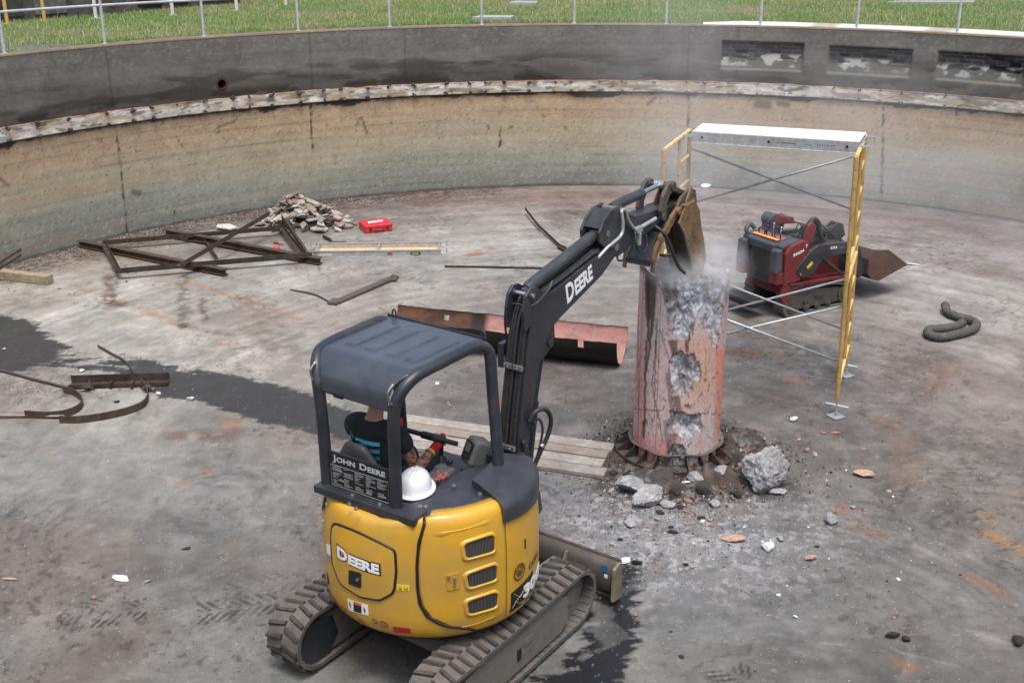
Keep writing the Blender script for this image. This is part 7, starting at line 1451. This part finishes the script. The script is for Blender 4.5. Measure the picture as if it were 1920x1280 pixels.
    zones = [(1250, 950, 110, 45, 70, .022, .07, 'in the rubble ringing the pier foot'), (1300, 1020, 170, 70, 50, .016, .045, 'on the dusty floor in front of the pier'), (1420, 1120, 260, 120, 26, .014, .035, 'on the open floor below the pier'), (1560, 900, 140, 80, 22, .014, .035, 'on the floor right of the large boulder'), (1150, 900, 60, 40, 16, .02, .05, 'between the boards and the pier'), (300, 500, 220, 50, 22, .015, .04, 'on the floor round the steel frame'), (1720, 1050, 160, 160, 18, .014, .03, 'on the scraped floor at lower right'), (800, 740, 60, 30, 8, .015, .03, 'on the floor seen under the canopy')]
    for cx, cy, rx, ry, n, s0, s1, wh_ in zones:
        for _ in range(n):
            x, y = rnd.gauss(cx, rx*.6), rnd.gauss(cy, ry*.6); p = at(x, y); 
            if math.hypot(p.x-PX, p.y-PY) < .5: continue
            pi_ = rnd.choice(range(9) if cx > 500 else range(5, 9)); o = bpy.data.objects.new('stone_chip', protos[pi_]); COL.objects.link(o); s = s0+(s1-s0)*rnd.random()**2*1.3; o.location = (p.x, p.y, .0); o.scale = (s*1.4, s*1.4, s); o.rotation_euler = (rnd.uniform(-.3, .3), rnd.uniform(-.3, .3), rnd.uniform(0, 6.3))
            tag(o, 'tiny %s chip %s' % (PC_[pi_], wh_), 'rubble', grp)
    # dirt mound of crumbs round the flange and grit: uncountable
    rs = np.random.default_rng(9); V = []; F = []; Cc = []
    def crumbs(n, fx, s0, s1, colf):
        pos = fx(n); s = s0+(s1-s0)*rs.random(n)**2.5
        base = np.array([[1, 0, -.3], [-.5, .8, -.3], [-.5, -.8, -.3], [0, 0, .75]]); a = rs.uniform(0, 2*PI, n); c_, s_ = np.cos(a), np.sin(a)
        jit = rs.uniform(.6, 1.3, (n, 4, 3)); B = base[None]*jit*s[:, None, None]; X = B[..., 0]*c_[:, None]-B[..., 1]*s_[:, None]; Y = B[..., 0]*s_[:, None]+B[..., 1]*c_[:, None]
        P = np.stack([X+pos[:, 0:1], Y+pos[:, 1:2], B[..., 2]+pos[:, 2:3]], -1); o = sum(len(v) for v in V); V.append(P.reshape(-1, 3)); f = np.array([[0, 1, 3], [1, 2, 3], [2, 0, 3]]); F.append((f[None]+(np.arange(n)*4)[:, None, None]+o).reshape(-1, 3)); Cc.append(np.repeat(colf(n), 4, 0))
    def ringpos(n):
        a = rs.uniform(0, 2*PI, n); r = .42+np.abs(rs.normal(0, .42, n)); r = np.where(np.sin(a) > .2, .42+(r-.42)*.5, r); h = np.maximum(0, .035-.06*np.abs(r-.66))*rs.random(n)*(np.cos(a) > -.3); return np.stack([PX+r*np.cos(a)*1.1-.02, PY+r*np.sin(a)-.05, h], -1)
    pal = lambda cs, pr: (lambda n: np.array([lin(c)*KC for c in cs])[rs.choice(len(cs), n, p=pr)]*rs.uniform(.7, 1.25, (n, 1)))
    crumbs(9000, ringpos, .005, .028, pal([(72, 60, 54), (110, 96, 84), (150, 148, 146), (110, 70, 50), (210, 208, 206)], [.4, .25, .2, .1, .05]))
    def front(n): p = at(1260, 985); return np.stack([p.x+rs.normal(0, .75, n), p.y+rs.normal(0, .55, n), np.zeros(n)], -1)
    crumbs(7000, front, .003, .018, pal([(190, 190, 194), (140, 138, 138), (90, 82, 78), (214, 184, 166)], [.4, .3, .2, .1]))
    def wallfoot(n):
        a = rs.uniform(-1.25, -.35, n); r = PR_-np.abs(rs.normal(0, .38, n))-.03; return np.stack([PC[0]+r*np.sin(a), PC[1]+r*np.cos(a), np.zeros(n)], -1)
    crumbs(7000, wallfoot, .004, .024, pal([(100, 78, 70), (84, 70, 64), (130, 110, 96), (196, 192, 186)], [.45, .3, .15, .1]))
    def allover(n):
        x = rs.uniform(-100, 2000, n); y = 400+880*rs.random(n)**.8; P = [at(a, b) for a, b in zip(x, y)]; P = np.array([[p.x, p.y, 0] for p in P]); P[np.hypot(P[:, 0]-PC[0], P[:, 1]-PC[1]) > PR_-.1] = (PX, PY, 0); return P
    crumbs(5000, allover, .003, .013, pal([(214, 212, 210), (150, 146, 142), (80, 70, 64), (180, 120, 90)], [.35, .25, .35, .05]))
    def leftpile(n): p = at(60, 735); return np.stack([p.x+rs.normal(0, .35, n), p.y+rs.normal(0, .3, n), np.zeros(n)], -1)
    crumbs(700, leftpile, .004, .016, pal([(120, 76, 60), (96, 66, 56), (170, 150, 138)], [.5, .3, .2]))
    m = mat('grit', (0, 0, 0), .95, attr='stain', vary=0); o = np_mesh('grit', np.concatenate(V), np.concatenate(F), m, np.concatenate(Cc)*1.0, tris=True, smooth=False); tag(o, 'fine gravel, dust and crumbs of concrete over the floor', 'gravel', kind='stuff')
build_rocks()
def build_mound():
    a = np.linspace(-3.3, .75, 220); r = np.linspace(.40, 1.25, 90); Rr, A = np.meshgrid(r, a, indexing='ij'); X = PX+Rr*np.cos(A)*1.05; Y = PY+Rr*np.sin(A)
    env = np.exp(-((Rr-.62)/.22)**2)*(.35+.65*sstep(-2.2, -1.1, A)*(1-sstep(-.1, .6, A)))*sstep(-3.3, -2.9, A)*(1-sstep(.5, .75, A)); n = fbm(X*6, Y*6, 1000, 5, .62)
    Z = .15*env*sstep(.34, .7, n)+.03*env*fbm(X*22, Y*22, 1004, 3)-.004
    C = np.zeros(X.shape+(3,)); C[:] = lin((92, 84, 78)); C *= (.6+.8*fbm(X*14, Y*14, 1007, 4))[..., None]; C = mixc(C, lin((150, 150, 152)), sstep(.52, .66, fbm(X*8, Y*8, 1010, 4))*.7); C = mixc(C, lin((118, 84, 64)), sstep(.58, .7, fbm(X*5, Y*5, 1013))*.5)
    o = np_mesh('dirt', np.stack([X, Y, Z], -1).reshape(-1, 3), gridq(len(r), len(a)), surf_mat('loose_dirt', speck=False, vary=.2, bumpd=.03, bscale=40), C.reshape(-1, 3)*KC*.9, extra=np.ones(X.size)); tag(o, 'heaped dirt and dust burying the front of the pier flange', 'dirt', kind='stuff')
build_mound()
def build_rubble_pile():
    rnd = random.Random(31); c = at(575, 425); pal = [mat('tile_shard_%s' % n, lin(col)*.7, .9, vary=.25, dscale=9, dirt=lin(d)*.6, dirt_amt=.45, bump=.4, bscale=60) for n, col, d in (('tan', (188, 178, 164), (140, 126, 112)), ('red', (172, 138, 130), (130, 108, 100)), ('grey', (182, 180, 178), (128, 122, 118)), ('brown', (156, 142, 132), (110, 98, 90)), ('pale', (216, 213, 208), (170, 162, 154)))]
    names = ['tan', 'reddish', 'grey', 'brown', 'pale']
    def shard(x, y, z, L, W, th, mi, tilt, az, label):
        label = label or '%s flat concrete shard among the %s of the pile against the wall' % (names[mi], 'top pieces' if z > .3 else ('middle pieces' if z > .13 else 'bottom pieces'))
        b = MB(); n = rnd.choice((4, 4, 5, 5, 6)); pts = []
        for i in range(n): a = 2*PI*(i+rnd.uniform(-.3, .3))/n; r = rnd.uniform(.75, 1.2); pts.append((L/2*r*math.cos(a), W/2*r*math.sin(a)))
        b.prism(pts, (0, 0, 0), (1, 0, 0), (0, 1, 0), (0, 0, 1), -th/2, th/2); o = b.build('concrete_shard', pal[mi], None, bevel=.006, loc=(x, y, z)); o.rotation_euler = (Matrix.Rotation(az, 3, 'Z') @ Matrix.Rotation(tilt, 3, 'Y') @ Matrix.Rotation(rnd.uniform(-.3, .3), 3, 'X')).to_euler(); tag(o, label, 'rubble', 'broken concrete shards in the pile by the wall')
    gen = 'thick concrete lump half buried under the shards of the pile'
    # core under the shards
    for k in range(16):
        a = rnd.uniform(0, 2*PI); r = rnd.uniform(0, .55); p = Vector((c.x+.9*r*math.cos(a), c.y+.55*r*math.sin(a)+.1, 0)); add_rock('concrete_chunk', p, 0, (rnd.uniform(.16, .26), rnd.uniform(.14, .24), rnd.uniform(.12, .24)*(1.2-r)), 900+k, pal[rnd.choice((0, 2, 3))], gen, 'rubble', 'broken concrete shards in the pile by the wall', zl=max(0, .22-.4*r))
    for k in range(130):
        t = (k/130); r = (1-t)**.55*(1.0 if k % 3 else 1.15); a = rnd.uniform(0, 2*PI); x = c.x+.02+r*.72*math.cos(a)+(-.28*max(0, 1-r)); y = c.y+r*.46*math.sin(a)+.05+.25*(1-r); h = .48*max(0, 1-r)**.8+.02
        S1 = rnd.uniform(.16, .38)*(1.1-.25*r); shard(x, y, h+.02, S1, S1*rnd.uniform(.45, .8), rnd.uniform(.022, .04), rnd.choice((0, 0, 1, 2, 2, 3, 3, 4)), rnd.uniform(.05, .6)*(1 if rnd.random() < .7 else -1), a+rnd.uniform(-.6, .6), None)
    p = at(546, 372, .45); shard(p.x, p.y, .46, .40, .26, .04, 1, .65, 2.6, 'large reddish brown slab standing at the top of the rubble pile'); p = at(530, 412, .2); shard(p.x, p.y, .24, .36, .30, .04, 0, .35, 2.9, 'broad tan slab on the left slope of the rubble pile')
    p = at(517, 410, .1); shard(p.x, p.y, .12, .34, .22, .03, 1, .25, 1.2, 'reddish slab at the lower left foot of the rubble pile'); p = at(578, 402, .2); shard(p.x, p.y, .30, .36, .17, .035, 4, .35, .4, 'pale yellowish slab in the middle of the rubble pile')
    p = at(600, 432, .02); shard(p.x, p.y, .05, .34, .22, .03, 0, .12, .3, 'tan slab at the front foot of the rubble pile'); p = at(636, 427, .02); shard(p.x, p.y, .04, .36, .09, .04, 3, .05, -.1, 'long brown shard at the right foot of the rubble pile'); p = at(560, 424, .03); shard(p.x, p.y, .06, .34, .07, .04, 4, .05, -.2, 'pale bar shaped shard along the front of the rubble pile')
    p = at(425, 431, 0); shard(p.x, p.y, .05, .42, .26, .025, 4, .1, .2, 'pale flat slab lying behind the steel frame')
build_rubble_pile()

# ================================================================== ABOVE THE RIM
def build_fence():
    T = thing('guard_rail', 'thin grey pipe guard rail standing along the far rim of the tank', 'railing', (PC[0], PC[1], Z_RIM)); gm = mat('rail_grey', (.55, .56, .60), .42, metal=.35, vary=.1, dirt=(.25, .22, .2), dirt_amt=.2)
    xs = [(-172, 135), (12, 98), (200, 81), (385, 67), (561, 57), (732, 49), (904, 45.5), (1077, 44), (1249, 46), (1425, 49.5), (1605, 55), (1793, 63), (1990, 78)]
    P = []
    for x, y in xs:
        u, _ = wall_uv(x, y); a = u/PR_; P.append(a)
    R = PR_+.05
    for a in P:
        b = MB(); p = Vector((R*math.sin(a), R*math.cos(a), 0)); b.tube([p, p+Vector((0, 0, 1.07))], .024, 10); b.cyl(p, p+Vector((0, 0, .012)), .05, n=10); b.build('rail_post', gm, T, smooth=True, auto=40)
    for z in (.60, 1.07):
        b = MB(); A = np.linspace(P[0], P[-1], 90); b.tube([Vector((R*math.sin(a), R*math.cos(a), z)) for a in A], .021, 8); b.build('rail_pipe', gm, T, smooth=True)
build_fence()
def build_background():
    gz = Z_RIM-.02
    # neighbouring tank wall in the top left
    p0, p1 = at(-260, 64, gz), at(450, 8, gz); T = thing('low_tank_wall', 'dark stained low concrete wall of the next tank beyond the grass', 'wall', p0); dk = mat('soot_concrete', lin((78, 74, 70))*.7, .9, vary=.35, dscale=2, dirt=lin((150, 148, 144))*.6, dirt_amt=.35, spots=(.02, .02, .02), spot_lo=.56, spot_hi=.62, sscale=3, bump=.2)
    u = (p1-p0); L = u.length; u.normalize(); n = Vector((-u.y, u.x, 0)); up = Vector((0, 0, 1)); rz = math.atan2(u.y, u.x)
    b = MB(); b.beam(up*.55+n*.2, u*(L)+up*.55+n*.2, .4, 1.3); b.build('wall_face', dk, T); b = MB(); b.beam(up*1.25+n*.15, u*L+up*1.25+n*.15, .6, .12); b.build('wall_cap', M_MUD, T)
    for t0, t1, m in ((.02, .15, 'd'), (.18, .27, 'p'), (.30, .36, 'd'), (.39, .47, 'p'), (.67, .745, 'k'), (.77, .83, 'k'), (.87, .99, 'd')):
        b = MB(); c_ = u*(L*(t0+t1)/2)+up*.55-n*.012; b.box(c_, (L*(t1-t0), .03, .9), Matrix.Rotation(rz, 3, 'Z')); b.build('panel_or_opening', {'k': MATS['black_void'], 'p': mat('pale_soot', lin((140, 136, 132))*.6, .9, vary=.4, dscale=3, dirt=(.03, .03, .03), dirt_amt=.6), 'd': mat('dark_soot', (.03, .03, .03), .9, vary=.4, dirt=lin((120, 118, 116))*.5, dirt_amt=.4, dscale=3)}[m], T)  # black boxes stand in for the dark openings in the wall
    for k, (x, y, col, h, l) in enumerate(((14, 46, 'y', 1.3, 'leftmost yellow post in front of the neighbouring low wall'), (84, 41, 'y', 1.4, 'slim yellow post standing before the low dark wall at top left'), (180, 36, 'w', 1.0, 'short white post beyond the grass right of the slim yellow post'), (324, 30, 'w', .9, 'white post at the right end of the low dark wall'), (444, 21, 'w', .8, 'pale post in the grass right of the low dark wall'), (536, 12, 'w', .8, 'farthest pale post, near the top edge of the grass'))):
        b = MB(); p = at(x, y, gz); b.tube([p, p+up*h], .035, 10); b.box(p+up*.01, (.14, .14, .02)); tag(rebase(b.build('marker_post', mat('post_yellow', lin((206, 176, 90))*.8, .6) if col == 'y' else mat('post_white', (.6, .6, .58), .6), None)), l, 'post', 'posts beyond the grass')
    for (x, y, w_, d, l) in ((925, 37, .85, .5, 'flat grey cover slab in the grass just behind the rim'), (982, 9, .7, .5, 'farther pale cover slab in the grass'), (1745, 8, 2.2, .4, 'long pale slab strip in the grass at upper right')):
        p = at(x, y, gz); b = MB(); b.prism([(-w_/2, -d/2), (w_*.42, -d*.6), (w_/2, d*.4), (-w_*.3, d/2)], (p.x, p.y, gz), (1, 0, 0), (0, 1, 0), (0, 0, 1), -.02, .07); tag(rebase(b.build('cover_slab', mat('cover_concrete', lin((170, 174, 168))*.7, .85, vary=.15), None, bevel=.01)), l, 'slab', 'cover slabs in the grass')
    # gravel patch by the left post
build_background()

# ================================================================== STEAM AND DUST
def plume(name, label, rows, dens, nscale, lo, hi, col=(.97, .98, 1.0)):
    m = bpy.data.materials.new(name); m.use_nodes = True; nt = m.node_tree; nt.nodes.remove(nt.nodes['Principled BSDF']); out = nt.nodes['Material Output']
    v = N(nt, 'ShaderNodeVolumePrincipled'); v.inputs['Color'].default_value = (*col, 1); v.inputs['Anisotropy'].default_value = .2; tc = N(nt, 'ShaderNodeTexCoord')
    n = noise(nt, tc.outputs['Object'], nscale, 4, .6, .6); a = N(nt, 'ShaderNodeMapRange'); a.inputs['From Min'].default_value = lo; a.inputs['From Max'].default_value = hi; nt.links.new(n, a.inputs[0])
    # soft fall-off to the edge of a unit blob held in the mesh's own (scaled) space
    g = N(nt, 'ShaderNodeVectorMath', operation='LENGTH'); nt.links.new(tc.outputs['Object'], g.inputs[0]); f = N(nt, 'ShaderNodeMapRange', interpolation_type='SMOOTHSTEP'); f.inputs['From Min'].default_value = .98; f.inputs['From Max'].default_value = .1; nt.links.new(g.outputs['Value'], f.inputs[0])
    mm = N(nt, 'ShaderNodeMath', operation='MULTIPLY'); nt.links.new(a.outputs[0], mm.inputs[0]); nt.links.new(f.outputs[0], mm.inputs[1]); m2 = N(nt, 'ShaderNodeMath', operation='MULTIPLY'); nt.links.new(mm.outputs[0], m2.inputs[0]); m2.inputs[1].default_value = dens
    nt.links.new(m2.outputs[0], v.inputs['Density']); nt.links.new(v.outputs[0], out.inputs['Volume'])
    for c, r, rot in rows:
        b = MB(); b.ell((0, 0, 0), (1, 1, 1), nu=20, nv=14, zmin=-.999); o = b.build(name, m, None, loc=c); o.scale = r; o.rotation_euler = rot; tag(o, label, name, kind='stuff')
plume('steam', 'white steam and dust rising round the bucket on top of the pier', [((1.82, 9.92, 2.0), (.47, .42, .40), (0, 0, 0)), ((1.50, 9.80, 1.99), (.34, .26, .22), (0, 0, .3))], 8.0, 1.5, .36, .74)
plume('dust', 'thin pale dust drifting over the pier and scaffold to the right wall', [((4.6, 15.3, 2.1), (3.6, 3.0, 1.7), (0, .1, .5)), ((2.2, 15.2, 3.2), (1.7, 1.6, 2.3), (0, 0, 0)), ((8.2, 16.2, 1.2), (2.8, 2.6, 1.4), (0, 0, .4))], .24, 1.1, .36, .72)
plume('dust', 'faint wisp of dust rising behind the bucket linkage', [((1.6, 10.7, 2.7), (.8, .7, .9), (0, 0, .3))], .9, 1.4, .36, .72)
